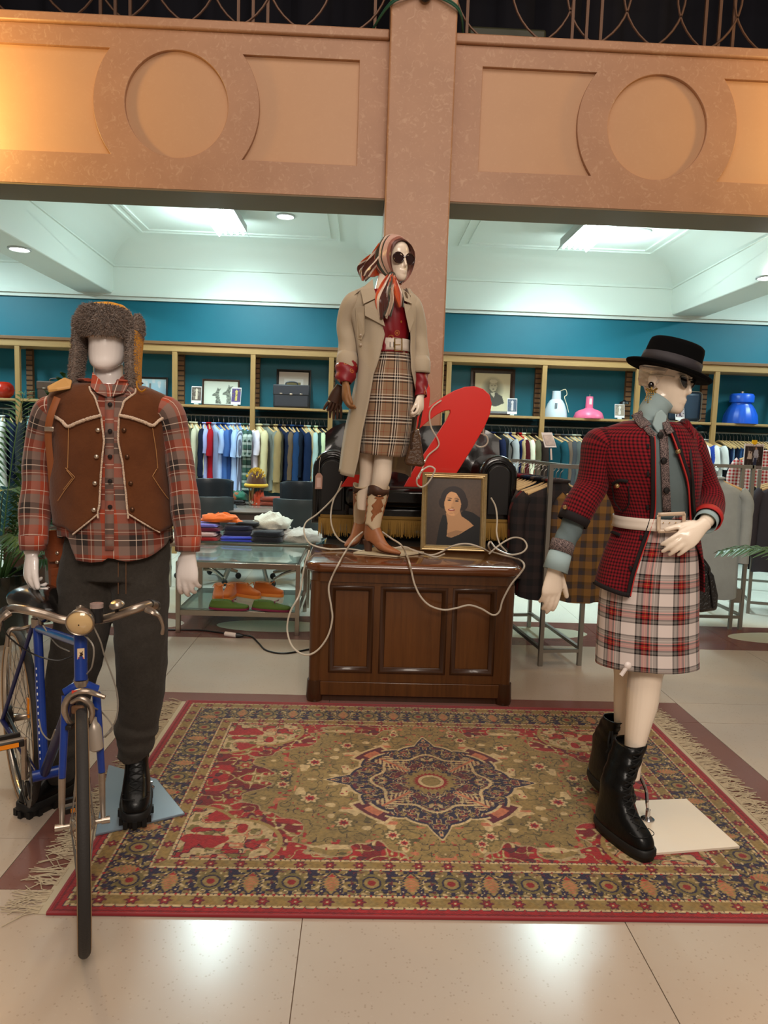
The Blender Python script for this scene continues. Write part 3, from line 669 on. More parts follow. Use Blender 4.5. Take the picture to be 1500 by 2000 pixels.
# trapper hat
FUR = mat('grey_brown_fur', (104, 88, 79), .95, spec=.1, sheen=.5, var=(40, .7), col2=(142, 124, 112))
YEL = mat('mustard_canvas', (206, 140, 34), .8, bump=(200, .1))
hc = P(209, 655, YM)+Vector((0, .02, 0))
hat = MB()
hat.rings([[hc+Vector((rx*math.sin(a), -ry*math.cos(a), z)) for a in np.linspace(0, 2*PI, 33)[:-1]] for z, rx, ry in ((-.01, .084, .104), (.03, .087, .106), (.06, .086, .102), (.09, .075, .088), (.11, .052, .06), (.118, .02, .02))], True, True)
hatc = fig(hat.build('hat_crown', YEL, man))
def furry(name, mbuild, parent, count, ln):
    """a fur pad: the pad itself plus its pile"""
    V = [Vector(v) for v in mbuild.V]; F = mbuild.F; areas = []; rnd = random.Random(11); smp = []
    cen = sum(V, Vector())/len(V)
    for f in F:
        q = [V[i] for i in f]; areas.append(((q[1]-q[0]).cross(q[2]-q[0])).length+1e-9)
    for f in rnd.choices(F, weights=areas, k=count):
        q = [V[i] for i in f[:4]]; a, b_ = rnd.random(), rnd.random()
        p_ = (q[0]*(1-a)+q[1]*a)*(1-b_)+(q[-1]*(1-a)+q[2 if len(q) > 3 else 1]*a)*b_
        nr = (q[1]-q[0]).cross(q[2]-q[0])
        if nr.length < 1e-12: continue
        nr.normalize()
        if nr.dot(p_-cen) < 0: nr = -nr
        smp.append((p_, nr))
    o = fig(mbuild.build(name, FUR, parent)); fig(fuzz('fur_pile', smp, ln, .0011, FUR, o)); return o
ff = MB()   # turned-up front flap
g = []
for t in np.linspace(0, 1, 9):
    rr = []
    for s_ in np.linspace(0, 1, 30):
        a = R(-64)+R(128)*s_; z = -.010+.105*t*(1-.10*abs(2*s_-1)**3)
        k = .022*math.sin(PI*min(1, max(0, t*.9+.05)))+.006
        rr.append(hc+Vector(((.080+k*.75)*math.sin(a), -(.106+k)*math.cos(a), z)))
    g.append(rr)
back = [[q_+Vector((0, .02, 0)) for q_ in rr] for rr in g]
ff.rings([f_+list(reversed(b_)) for f_, b_ in zip(g, back)], True, True)
furry('front_flap', ff, man, 9000, .013)
for sx in (-1, 1):
    e = MB(); x0 = .088*sx
    pts = [(hc+Vector((x0*1.06, -.015, .01)), .050, .019), (hc+Vector((x0*1.07, -.03, -.05)), .046, .018), (hc+Vector((x0*1.10, -.045, -.11)), .040, .018), (hc+Vector((x0*1.13, -.05, -.16)), .034, .018), (hc+Vector((x0*1.18, -.05, -.195)), .020, .014)]
    e.tube([p_ for p_, _, _ in pts], [(b_, a_) for _, a_, b_ in pts], 14, smooth=18, ref=(1, 0, 0))
    fl_ = furry('ear_flap', e, man, 4500, .010)
    y_ = MB(); y_.tube([p_+Vector((sx*.012, .014, -.004)) for p_, _, _ in pts], [(b_*.7, a_*1.02) for _, a_, b_ in pts], 14, smooth=18, ref=(1, 0, 0)); fig(y_.build('flap_canvas', YEL, fl_))
    u_ = MB(); u_.ball(hc+Vector((sx*.104, .0, .03)), (.016, .045, .048), 8); furry('side_fur', u_, man, 1600, .011)
# chin strap lying on the shoulder and the yellow tie
LEATH = mat('tan_strap_leather', (196, 146, 84), .5)
tie = [P(267, 745, YM-.10), P(268, 757, YM-.11), P(276, 765, YM-.11), P(285, 760, YM-.10)]
fig(MB().tube(tie, .006, 6, smooth=14, sq=.4).build('hat_tie', YEL, man))
# ---------------------------------------------------------------- leather satchel on the shoulder
SAT = mat('chestnut_leather', (108, 50, 22), .42, coat=.2, var=(14, .6), col2=(134, 66, 30), bump=(70, .2))
sat = thing('satchel', 'chestnut leather satchel hanging from the trapper hat mannequin\'s shoulder', 'bag', loc=tuple(P(112, 1200, YM+.12)))
so = sat.location.copy()
sg = fig
sg(MB().prism([P(92, 770, YM-.095), P(126, 752, YM-.075), P(141, 758, YM-.085), P(138, 770, YM-.112), P(112, 774, YM-.125), P(95, 778, YM-.115)], (0, 0, .018), (0, 0, .028)).build('shoulder_pad', LEATH, sat, smooth=0, bevel=.003))
st_ = [P(112, 776, YM-.145), P(98, 815, YM-.15), P(94, 850, YM-.13), P(98, 900, YM-.10), P(103, 960, YM-.06), P(108, 1010, YM+.0)]
sg(MB().tube(st_, [(.012, .003)]*6, 8, smooth=30, ref=(1, 0, 0)).build('strap', mat('strap_leather', (142, 80, 42), .5), sat))
sg(MB().box(P(96, 838, YM-.145), (.032, .006, .016)).build('strap_buckle', SNAP, sat, bevel=.002))
bd = MB(); a, b_, c_, d_ = P(86, 1040, YM+.02), P(128, 1040, YM+.02), P(134, 1175, YM+.02), P(96, 1185, YM+.02)
bd.prism([a, b_, c_, d_], (0, 0, 0), (0, .12, 0)); body_ = sg(bd.build('bag_body', SAT, sat, bevel=.012))
sg(MB().prism([P(84, 1036, YM), P(132, 1034, YM), P(132, 1085, YM), P(120, 1096, YM), P(98, 1098, YM), P(88, 1086, YM)], (0, -.002, 0), (0, .010, 0)).build('bag_flap', SAT, sat, bevel=.003))
sg(MB().prism([P(98, 1110, YM+.0), P(130, 1106, YM+.0), P(130, 1150, YM+.0), P(122, 1158, YM+.0), P(104, 1160, YM+.0), P(98, 1150, YM+.0)], (0, -.004, 0), (0, .022, 0)).build('front_pocket', SAT, sat, bevel=.006))
for y in (1080, 1098): sg(MB().lathe([(.001, .006), (.006, .004), (.007, 0)], P(112, y, YM-.004), 12, axis=(0, -1, 0)).build('stud', SNAP, sat))

# ---------------------------------------------------------------- woman on the desk in a trench coat
YW = 4.13; DZ = .772     # desk top height
won = thing('mannequin', 'female mannequin in trench coat, headscarf and sunglasses standing on the desk', 'mannequin', loc=tuple(PZ(742, 1085, DZ)))
mb = MB()
TW = Rows([prow(566, 728, 772, YW, .045), prow(578, 705, 795, YW, .07), prow(592, 700, 800, YW, .095), prow(620, 704, 800, YW, .105), prow(650, 716, 797, YW, .10), prow(672, 728, 794, YW, .088), prow(700, 722, 800, YW, .10), prow(760, 708, 806, YW, .115)])
hm = Matrix.Translation(P(776, 546, YW-.045)+Vector((-.018, .05, 0))) @ Matrix.Rotation(R(34), 4, 'Z') @ Matrix.Rotation(R(-3), 4, 'Y') @ Matrix.Rotation(R(4), 4, 'X')
head(mb, hm, True)
limb(mb, [tuple(P(762, 525, YW+.02))+(.045, .045), tuple(P(752, 548, YW+.02))+(.044,), tuple(P(748, 568, YW+.01))+(.05,), tuple(P(750, 590, YW))+(.10, .07)], 18, ref=(1, 0, 0))
mb.rings([[TW.surf(a, z, -.014) for a in np.linspace(0, 2*PI, 29)[:-1]] for z in np.linspace(P(750, 780, YW).z, P(750, 580, YW).z, 20)], True, True)
LA = [tuple(P(702, 596, YW))+(.042,), tuple(P(684, 650, YW+.02))+(.036,), tuple(P(680, 690, YW))+(.034,), tuple(P(676, 735, YW-.06))+(.026,), tuple(P(675, 748, YW-.075))+(.022,)]
RA = [tuple(P(798, 598, YW))+(.042,), tuple(P(816, 650, YW+.03))+(.036,), tuple(P(820, 700, YW+.02))+(.034,), tuple(P(822, 755, YW-.03))+(.026,), tuple(P(822, 774, YW-.05))+(.022,)]
limb(mb, LA); limb(mb, RA)
hand(mb, frame(RA[-1][:3], (-.05, -.28, -1), (.85, -.55, 0)), s=1, curl=((20, 50, 40), (24, 54, 40), (28, 56, 40), (34, 56, 40)), thumb=(20, 16, 10), thumb_out=18, k=.86)
for rows in ([(770, 712, 755, YW+.01, .075), (830, 706, 740, YW+.03, .065), (889, 702, 732, YW+.05, .052), (930, 702, 731, YW+.07, .048), (968, 697, 724, YW+.09, .038), (995, 698, 720, YW+.10, .032)],
             [(770, 752, 800, YW, .075), (830, 738, 782, YW-.01, .065), (892, 731, 768, YW-.02, .055), (930, 727, 764, YW-.02, .055), (958, 724, 754, YW-.0, .042), (990, 724, 748, YW, .034)]):
    pts = []
    for y, xl, xr, d, ry in rows:
        a, b_ = P(xl, y, d), P(xr, y, d); c_ = (a+b_)/2; pts.append((c_.x, c_.y, c_.z, (b_-a).length/2, ry))
    mb.tube([p[:3] for p in pts], [(p[3], p[4]) for p in pts], 22, smooth=40, ref=(1, 0, 0))
fig(mb.build('body', SKIN, won, remesh=.0042, sm=3))
# blouse with small gold motifs
def dotted(name, base, dot, scale, thr=.16):
    if name in MATS: return MATS[name]
    m = bpy.data.materials.new(name); m.use_nodes = True; nt = m.node_tree; N = nt.nodes; L = nt.links; b = N['Principled BSDF']; b.inputs['Roughness'].default_value = .45
    tc = N.new('ShaderNodeTexCoord'); v = N.new('ShaderNodeTexVoronoi'); v.inputs['Scale'].default_value = scale; L.new(tc.outputs['Object'], v.inputs['Vector'])
    r = N.new('ShaderNodeValToRGB'); r.color_ramp.interpolation = 'CONSTANT'; e = r.color_ramp.elements; e[0].position = 0; e[0].color = lin(dot); e[1].position = thr*.5; e[1].color = lin(base)
    q = e.new(thr*.9); q.color = lin(dot); q2 = e.new(thr*1.15); q2.color = lin(base)
    L.new(v.outputs['Distance'], r.inputs[0]); L.new(r.outputs[0], b.inputs['Base Color']); MATS[name] = m; return m
BLOUSE = dotted('wine_red_blouse', (128, 14, 26), (168, 104, 44), 17, .22)
bl = MB(); panel(bl, TW, lambda z: -PI, PI, lambda th: P(750, 567, YW).z, lambda th: P(750, 690, YW).z, .004, 48, 30, lambda th, z: .004*nz(th*3, z*9)+.003*math.sin(th*14))
bl = fig(bl.build('blouse', BLOUSE, won, solid=.003))
for pts, rr in (([P(680, 690, YW), P(677, 715, YW-.03), P(675, 735, YW-.06), P(675, 749, YW-.075)], [(.04, .04), (.058, .055), (.056, .05), (.032, .032)]),
                ([P(820, 700, YW+.02), P(822, 730, YW-.01), P(822, 755, YW-.03), P(822, 774, YW-.05)], [(.04, .04), (.040, .040), (.037, .037), (.032, .032)])):
    fig(MB().tube(pts, rr, 20, smooth=24, ref=(1, 0, 0), caps=False, fold=lambda s_, a: .10*math.sin(s_*90+2*a)).build('blouse_cuff', BLOUSE, won, solid=.003))
# skirt
TK = Rows([prow(680, 732, 797, YW, .088), prow(700, 724, 802, YW, .10), prow(742, 712, 806, YW, .118), prow(800, 706, 806, YW, .12), prow(850, 703, 801, YW, .118), prow(893, 702, 792, YW, .115)])
TAN, TAND, BLK, IVO, REDL = (142, 112, 86), (128, 92, 62), (30, 24, 26), (222, 208, 190), (138, 44, 34)
sk = [(0, TAN, .3), (.22, BLK, 1.), (.28, TAN, .3), (.32, IVO, 1.), (.37, BLK, 1.), (.47, IVO, 1.), (.52, BLK, 1.), (.58, TAN, .3), (.62, IVO, .8), (.65, TAN, .3), (.85, REDL, .6), (.87, TAN, .3)]
KILT = plaid('camel_check_wool', sk, sk, .115, .115, .9)
s_ = MB(); panel(s_, TK, lambda z: -PI, PI, lambda th: P(760, 682, YW).z, itp([TK.hit(x, y) for x, y in ((706, 885), (720, 887), (750, 891), (787, 893))]+[(-3.2, P(750, 884, YW).z), (3.2, P(750, 884, YW).z)]), 0, 56, 40, lambda th, z: .003*nz(th*2, z*5))
fig(s_.build('skirt', KILT, won, solid=.004))
WB = mat('white_leather', (216, 202, 188), .4); GOLD = mat('brass', (206, 168, 92), .22, 1.)
bz0, bz1 = P(765, 687, YW).z, P(765, 664, YW).z
belt = MB(); panel(belt, TK, lambda z: -PI, PI, lambda th: bz1, lambda th: bz0, .010, 48, 3); belt = fig(belt.build('belt', WB, won, solid=.004))
def buckle(parent, rows, cx, cy, w_, h_, off, m, r=.004):
    c_ = [rows.on(cx+sx*w_/2, cy+sy*h_/2, off) for sx, sy in ((-1, -1), (1, -1), (1, 1), (-1, 1))]
    fig(MB().tube(c_, r, 8, closed=True).build('buckle', m, parent)); fig(MB().tube([rows.on(cx-w_/2, cy, off+.003), rows.on(cx+w_*.3, cy, off+.004)], r*.6, 6).build('prong', m, parent))
buckle(belt, TK, 778, 673, 14, 24, .02, GOLD)
for x in (762, 769): fig(MB().tube([TK.on(x, 668, .0125), TK.on(x, 678, .0125)], .0018, 5).build('eyelet', mat('dark_hole', (30, 24, 20), .8), belt))
# trench coat
TRENCH = mat('beige_gabardine', (176, 160, 138), .85, spec=.2, sheen=.15, bump=(260, .08)); TRD = mat('trench_lining', (120, 98, 76), .8)
TC = Rows([prow(560, 720, 780, YW+.01, .062), prow(568, 700, 796, YW+.01, .09), prow(580, 680, 812, YW+.01, .112), prow(600, 676, 818, YW+.01, .128), prow(640, 690, 812, YW+.01, .14), prow(680, 696, 812, YW+.01, .142), prow(720, 698, 816, YW+.01, .15), prow(780, 688, 816, YW+.02, .165), prow(850, 674, 812, YW+.03, .18), prow(932, 662, 804, YW+.04, .195)])
H = lambda x, y: TC.hit(x, y, .0)
eL = itp([(H(x, y)[1], H(x, y)[0]) for x, y in ((722, 562), (733, 580), (742, 620), (752, 654), (744, 688), (730, 731), (722, 775), (708, 842), (701, 892), (690, 932))])
eR = itp([(H(x, y)[1], H(x, y)[0]) for x, y in ((782, 562), (790, 580), (798, 620), (802, 660), (804, 720))]+[(P(800, 800, YW).z, 1.45), (P(800, 930, YW).z, 1.75)])
hz = lambda th: P(740, 928, YW).z+.012*math.sin(th*3)
fc = lambda th, z: (.014*nz(th*2.2, z*2.5, 2)+.010*math.sin(th*8+z*3)*max(0, min(1, (1.75-z)*1.4)))
c = MB(); panel(c, TC, eL, -PI, lambda th: P(740, 562, YW).z, hz, .004, 36, 50, fc); panel(c, TC, eR, PI, lambda th: P(740, 562, YW).z, hz, .004, 30, 50, fc)
coat = fig(c.build('trench_coat', TRENCH, won, solid=.004))
fsl = lambda s_, a: .06*nz(s_*11, 2*math.cos(a), 2*math.sin(a))+.05*math.sin(s_*42+1.5*a)*max(0, min(1, (s_-.1)*4))
for pts, rr in (([P(712, 588, YW), P(690, 590, YW), P(676, 625, YW+.02), P(679, 665, YW+.02), P(679, 704, YW-.01)], [(.05, .08), (.055, .082), (.052, .068), (.055, .064), (.056, .06)]),
                ([P(790, 592, YW), P(806, 596, YW+.01), P(816, 630, YW+.03), P(820, 670, YW+.04), P(822, 712, YW+.01)], [(.05, .08), (.05, .08), (.046, .066), (.046, .062), (.05, .06)])):
    fig(MB().tube(pts, rr, 24, smooth=40, ref=(1, 0, 0), caps=False, fold=fsl).build('coat_sleeve', TRENCH, won, solid=.004))
for q, rx in ((P(678, 708, YW-.012), .060), (P(822, 718, YW+.005), .053)):
    fig(MB().tube([q+Vector((0, .006, .032)), q+Vector((0, 0, .026)), q+Vector((0, -.008, -.028)), q+Vector((0, -.008, -.032))], [(rx*.96, .06), (rx, .064), (rx*1.03, .064), (rx*.98, .06)], 24, ref=(1, 0, 0), caps=False, fold=lambda s_, a: .03*math.sin(3*a+s_*60)).build('turned_cuff', TRENCH, won, solid=.006))
def flap(name, pts, off, m, parent, th=.005, rows=TC):
    return fig(MB().prism([rows.on(x, y, off) for x, y in pts], (0, 0, 0), (0, -th, 0)).build(name, m, parent, smooth=0, bevel=.0015))
flap('collar', [(728, 545), (704, 566), (710, 594), (736, 582), (730, 562)], .022, TRENCH, coat, .008)
flap('lapel', [(736, 584), (712, 596), (713, 617), (752, 638), (744, 608)], .016, TRENCH, coat, .008)
flap('collar', [(783, 562), (790, 588), (805, 594), (800, 576)], .018, TRENCH, coat, .008)
flap('lapel', [(788, 592), (804, 597), (809, 626), (800, 650), (792, 614)], .010, TRENCH, coat, .006)
flap('epaulette', [(701, 558), (692, 560), (667, 588), (672, 593), (700, 570)], .018, TRENCH, coat, .006)
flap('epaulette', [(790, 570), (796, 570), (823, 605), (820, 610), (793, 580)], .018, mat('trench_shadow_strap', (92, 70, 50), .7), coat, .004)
flap('storm_flap', [(694, 600), (712, 598), (712, 650), (706, 664), (698, 662)], .010, TRENCH, coat, .004)
for x, y in ((704, 655), (704, 674)): fig(MB().lathe([(.001, .006), (.008, .005), (.009, 0)], TC.on(x, y, .012), 14, axis=(0, -1, 0)).build('coat_button', mat('horn_button', (150, 128, 104), .3), coat))
# headscarf: a draped hood, the back point and two tails
SCARF = None
def scarfmat():
    m = bpy.data.materials.new('silk_scarf_print'); m.use_nodes = True; nt = m.node_tree; N = nt.nodes; L = nt.links; b = N['Principled BSDF']
    b.inputs['Roughness'].default_value = .32; b.inputs['Sheen Weight'].default_value = .2
    uv = N.new('ShaderNodeUVMap'); sep = N.new('ShaderNodeSeparateXYZ'); L.new(uv.outputs[0], sep.inputs[0])
    r = N.new('ShaderNodeValToRGB'); r.color_ramp.interpolation = 'CONSTANT'; e = r.color_ramp.elements
    O, G, PK, W_, BR = (196, 78, 28), (52, 54, 40), (206, 164, 150), (226, 206, 190), (84, 38, 26)
    lst = [(0, BR), (.06, (150, 92, 78)), (.14, PK), (.30, G), (.34, PK), (.40, W_), (.45, G), (.58, O), (.62, W_), (.64, BR), (.70, W_), (.715, BR), (.745, W_), (.76, O), (.87, W_), (.885, G), (.92, (196, 170, 148)), (.97, G)]
    e[0].position = 0; e[0].color = lin(lst[0][1]); e[1].position = lst[1][0]; e[1].color = lin(lst[1][1])
    for p_, c_ in lst[2:]: q = e.new(p_); q.color = lin(c_)
    L.new(sep.outputs[0], r.inputs[0]); L.new(r.outputs[0], b.inputs['Base Color']); return m
SCARF = scarfmat()
sc = MB(); g = []; uv = []
hinv = hm
NS = 28
for i in range(NS+1):
    s = i/NS; row = []; u = []
    # hoops over the head from under one jaw over the crown to the other jaw; s=0 at the face edge, s=1 at the back
    for j in range(41):
        a = R(-150)+R(300)*j/40
        rx = .083+.009*math.sin(PI*s); y = -.082+.20*s**.9
        aa = max(-PI/2, min(PI/2, a)); sh = 1-.62*max(0, s-.72)/.28
        v_ = Vector((rx*math.sin(aa)*sh, y, .118+.136*math.cos(aa)*(1-.34*(1-s)**5)*(1-.40*max(0, s-.70)/.30)-.04*max(0, s-.5)))
        t = max(0, (abs(a)-PI/2)/(R(150)-PI/2))
        kn = Vector((.012*math.copysign(1, a), -.075+.03*s, -.012-.012*s)); low = Vector((.078*math.copysign(1, a), y*.9, .03))
        v_ = v_*(1-t)**2+low*2*t*(1-t)+kn*t*t if t else v_
        f = .004*nz(a*3, s*5, 1)+.0025*math.sin(s*26+a*2)*min(1, abs(a))
        v_.x *= 1+f*8; v_.z += f
        row.append(hm @ v_); u.append((.01+.86*s+.10*t, a))
    g.append(row); uv.append(u)
sc.grid(g, uv)
scarf = fig(sc.build('headscarf', SCARF, won, solid=.003))
def drape(name, pts, wid, m, parent, u0=.55, u1=.95, thick=.003, wav=.008, nn=30):
    A = crom([tuple(P(*p)) for p in pts], nn); W_ = crom([(q,) for q in wid], nn)[:, 0]; g = []; uv = []
    for k, a in enumerate(A):
        t = k/(nn-1); row = []; u = []
        for j in range(13):
            f = j/12-.5; row.append(Vector(a)+Vector((f*W_[k], -wav*math.cos(f*11+t*2)-.004*nz(f*5, t*6), wav*.3*math.sin(f*9)))); u.append((u0+(u1-u0)*(j/12*.7+t*.3), t))
        g.append(row); uv.append(u)
    return fig(MB().grid(g, uv).build(name, m, parent, solid=thick))
drape('scarf_point', [(744, 500, YW+.06), (728, 515, YW+.08), (716, 528, YW+.09), (710, 548, YW+.09)], [.12, .14, .11, .02], SCARF, scarf, .58, 1., wav=.02)
drape('scarf_side', [(752, 478, YW-.02), (742, 505, YW-.01), (732, 525, YW+.01), (728, 540, YW+.03)], [.07, .12, .14, .12], SCARF, scarf, .60, .90, wav=.02)
drape('scarf_tail', [(762, 536, YW-.09), (752, 560, YW-.13), (746, 585, YW-.155), (748, 622, YW-.15)], [.025, .06, .075, .045], SCARF, scarf, .58, .72, wav=.014)
drape('scarf_tail', [(766, 536, YW-.09), (772, 560, YW-.14), (777, 580, YW-.155), (782, 600, YW-.14)], [.025, .05, .06, .03], SCARF, scarf, .76, .91, wav=.012)
drape('scarf_tail', [(768, 536, YW-.09), (762, 565, YW-.15), (762, 590, YW-.165), (756, 618, YW-.16)], [.02, .035, .04, .04], SCARF, scarf, .86, .99, wav=.012)
fig(MB().ball(P(765, 537, YW-.085), (.022, .018, .018), 8).build('scarf_knot', mat('scarf_knot_green', (46, 44, 34), .4), scarf))
def glasses(parent, m4, w_=.062, hgt=.048, rim=None, lens=None, style='round', z=.113, y=-.098):
    fr_ = rim or mat('tortoise_rim', (46, 18, 14), .2, coat=.4); ln = lens or mat('dark_lens', (40, 16, 14), .08, coat=.5)
    o = None
    for sx in (-1, 1):
        pts = []
        for a in np.linspace(0, 2*PI, 25)[:-1]:
            x = math.cos(a)*w_/2; zz = math.sin(a)*hgt/2
            if style == 'cat': zz = zz*(1-.25*math.cos(a)*1)+.010*math.cos(a)
            pts.append(Vector((sx*(x+w_/2+.006), y+.30*max(0, x+w_/2-.02)**1.3+.004, z+zz)))
        mb_ = MB().tube([m4 @ p_ for p_ in pts], .0042 if style == 'round' else .0022, 8, closed=True)
        if o is None: o = fig(mb_.build('sunglasses', fr_, parent))
        else: fig(mb_.build('rim', fr_, o))
        fig(MB().add([m4 @ p_ for p_ in pts], [tuple(range(24))]).build('lens', ln, o, solid=.002, smooth=0))
        fig(MB().tube([m4 @ Vector((sx*(w_+.004), y+.03, z+.01)), m4 @ Vector((sx*.078, -.05, z+.012)), m4 @ Vector((sx*.078, .02, z+.006))], .0025, 6, smooth=10).build('temple', fr_ if style == 'round' else mat('clear_temple', (190, 176, 160), .2), o))
    fig(MB().tube([m4 @ Vector((-.01, y, z+.008)), m4 @ Vector((0, y-.006, z+.010)), m4 @ Vector((.01, y, z+.008))], .003, 6).build('bridge', fr_, o))
    return o
glasses(won, hm, .066, .054)
# cowboy boots
CB1 = mat('tan_cowboy_leather', (148, 92, 58), .45, var=(20, .6), col2=(168, 108, 70)); CB2 = mat('cream_cowboy_leather', (218, 196, 164), .5); CBD = mat('dark_brown_collar', (74, 46, 32), .55)
def cowboy(loc, rz, lean=(0, 0), sc=1.):
    mt = Matrix.Translation(loc) @ Matrix.Rotation(rz, 4, 'Z') @ Matrix.Scale(sc, 4)
    h0 = .055
    foot = crom([(.062, -.050, -.0, .026), (.072, -.058, .11, .034), (.085, -.062, .13, .036), (.11, -.060, .085, .036), (.15, -.054, .045, .036), (.19, -.05, .035, .037)], 16)
    def heeldrop(y): return -h0*max(0, min(1, (y+.0)/.09))       # the sole slopes from heel to toe
    rows = []
    for z, yb, yf, hw in foot:
        r = []
        for j in range(22):
            a = 2*PI*j/22; cc, sn = math.cos(a), math.sin(a); y = (yb+yf)/2+(yf-yb)/2*cc
            ww = hw*sn*(1-.55*max(0, (y-.06)/.09)**1.5 if y > .06 else 1)
            k = max(0, min(1, (.15-z)/.08)); r.append(mt @ Vector((ww, y, z+heeldrop(y)*k)))
        rows.append(r)
    toe = MB(); toe.rings(rows, True, True)
    path = [(0, 0, .028, .012), (0, .06, .02, .022), (0, .11, .013, .026), (0, .16, .010, .018), (0, .20, .009, .006)]
    path = [(0, .02, .085, .034, .034), (0, .06, .050, .036, .034), (0, .10, .031, .037, .025), (0, .145, .022, .030, .018), (0, .185, .017, .016, .012), (0, .205, .015, .005, .006)]
    toe.tube([mt @ Vector(p_[:3]) for p_ in path], [(p_[3]*sc, p_[4]*sc) for p_ in path], 18, smooth=22, ref=mt.to_3x3() @ Vector((1, 0, 0)))
    b = fig(toe.build('boot', CB1, won, smooth=60))
    sh_ = MB(); g = []
    for i in range(17):
        t = i/16; row = []
        for j in range(32):
            a = 2*PI*j/32; z = .16+.225*t
            if t > .9: z += (.028*max(0, abs(math.sin(a))-.55)*2-.006)*(t-.9)*10
            rr = .045+.018*t
            row.append(mt @ Vector((rr*.95*math.sin(a)+lean[0]*t, -.006+rr*math.cos(a)+lean[1]*t, z-.045*max(0, math.cos(a))*(1-t)**3)))
        g.append(row)
    sh_.rings(g, True, False); shaft = fig(sh_.build('shaft', CB2, b, solid=.003)); shaft.location = (0, 0, 0)
    # applied pieces on the shaft: side leaf, collar
    def onsh(a, t, off):
        z = .16+.225*t; rr = .045+.018*t+off; return mt @ Vector((rr*.95*math.sin(a)+lean[0]*t, -.006+rr*math.cos(a)+lean[1]*t, z))
    leaf = [(0, .02), (.20, .10), (.28, .22), (.18, .30), (.34, .38), (.22, .46), (.36, .54), (.20, .62), (.28, .72), (.12, .70), (.10, .82), (0, .72)]
    leaf = leaf+[(-x, t) for x, t in reversed(leaf[1:-1])]
    for a0 in (R(42), R(-42), R(150), R(-150)):
        hwt = itp([(t, x) for x, t in leaf[:12]]); m_ = MB()
        m_.grid([[onsh(a0+hwt(t)*2.0*f, t, .003) for f in np.linspace(-1, 1, 9)] for t in np.linspace(.03, .82, 28)]); m_.build('leaf_applique', CB1, b, solid=-.002, smooth=60)
    cg = [[onsh(a, t, .003) for a in np.linspace(0, 2*PI, 33)[:-1]] for t in (.86,)]
    co = MB(); co.rings([[onsh(a, .84-.07*abs(math.sin(a*2)), .0035) for a in np.linspace(0, 2*PI, 33)[:-1]], [onsh(a, .97, .0035)+Vector((0, 0, .026*max(0, abs(math.sin(a))-.55)*2)) for a in np.linspace(0, 2*PI, 33)[:-1]]], True, False)
    co.build('collar_band', CBD, b, solid=.002)
    hb = MB(); hb.rings([[mt @ Vector((w_*math.sin(a), -.03+d_*math.cos(a)-.004*z*20, z)) for a in np.linspace(0, 2*PI, 17)[:-1]] for z, w_, d_ in ((0, .022, .022), (.03, .025, .026), (.065, .031, .033))], True, True); hb.build('heel', CBD, b, smooth=60)
    so_ = MB(); so_.tube([mt @ Vector(p_) for p_ in ((0, -.04, .066), (0, .02, .055), (0, .07, .018), (0, .13, .004), (0, .2, .004))], [(.03*sc, .005), (.026*sc, .005), (.034*sc, .005), (.028*sc, .005), (.006*sc, .004)], 12, smooth=20, ref=mt.to_3x3() @ Vector((1, 0, 0))); so_.build('sole', CBD, b)
    return b
def plant(px, py, top, yt, rz):
    o_ = PZ(px, py, DZ)+Vector((0, 0, .012)); T_ = P(*top, yt); d_ = Matrix.Rotation(-rz, 3, 'Z') @ (T_-o_); cowboy(o_, rz, (d_.x, d_.y+.006), .98)
plant(727, 1081, (740, 966), YW-.005, PI+R(52))
plant(702, 1066, (709, 975), YW+.085, PI-R(25))
bpm = mat('cream_base_plate', (206, 190, 160), .3)
fig(MB().prism([PZ(690, 1082, DZ), PZ(775, 1089, DZ), PZ(828, 1081, DZ), PZ(748, 1068, DZ)], (0, 0, .002), (0, 0, .011)).build('base_plate', bpm, won, smooth=0))
# tan glove on one hand, dark gloves held in it
GL = mat('tan_glove_leather', (140, 96, 56), .5)
g_ = MB(); wg = P(675, 750, YW-.077); hand(g_, frame(wg, (0, -.12, -1), (-.95, -.25, 0)), s=-1, curl=((22, 42, 30), (28, 44, 30), (32, 46, 30), (40, 46, 30)), thumb=(14, 12, 10), thumb_out=16, k=.98)
fig(g_.build('worn_glove', GL, won, remesh=.0045, sm=2))
dg = thing('leather_glove', 'dark brown leather gloves held by the trench coat mannequin', 'gloves', loc=tuple(P(656, 760, YW+.0)))
DG = mat('dark_brown_glove', (62, 36, 22), .5)
for k, (a0, a1, a2) in enumerate((((664, 752), (650, 785), (643, 800)), ((666, 755), (656, 790), (655, 816)))):
    m_ = MB(); q0, q1 = P(a0[0], a0[1], YW-.01+.02*k), P(a1[0], a1[1], YW+.02*k)
    limb(m_, [tuple(q0)+(.018, .012), tuple((q0+q1)/2)+(.030, .014), tuple(q1)+(.034, .014)], 14, 14)
    for d_ in (-.024, -.008, .008, .024):
        e_ = P(a2[0], a2[1], YW+.02*k)+Vector((d_*1.3, .004, -.012+abs(d_)*.4)); limb(m_, [tuple(q1+Vector((d_, 0, 0)))+(.009,), tuple((q1+e_)/2+Vector((d_*.6, 0, 0)))+(.009,), tuple(e_)+(.006,)], 8, 8)
    fig(m_.build('glove', DG, dg, smooth=70))
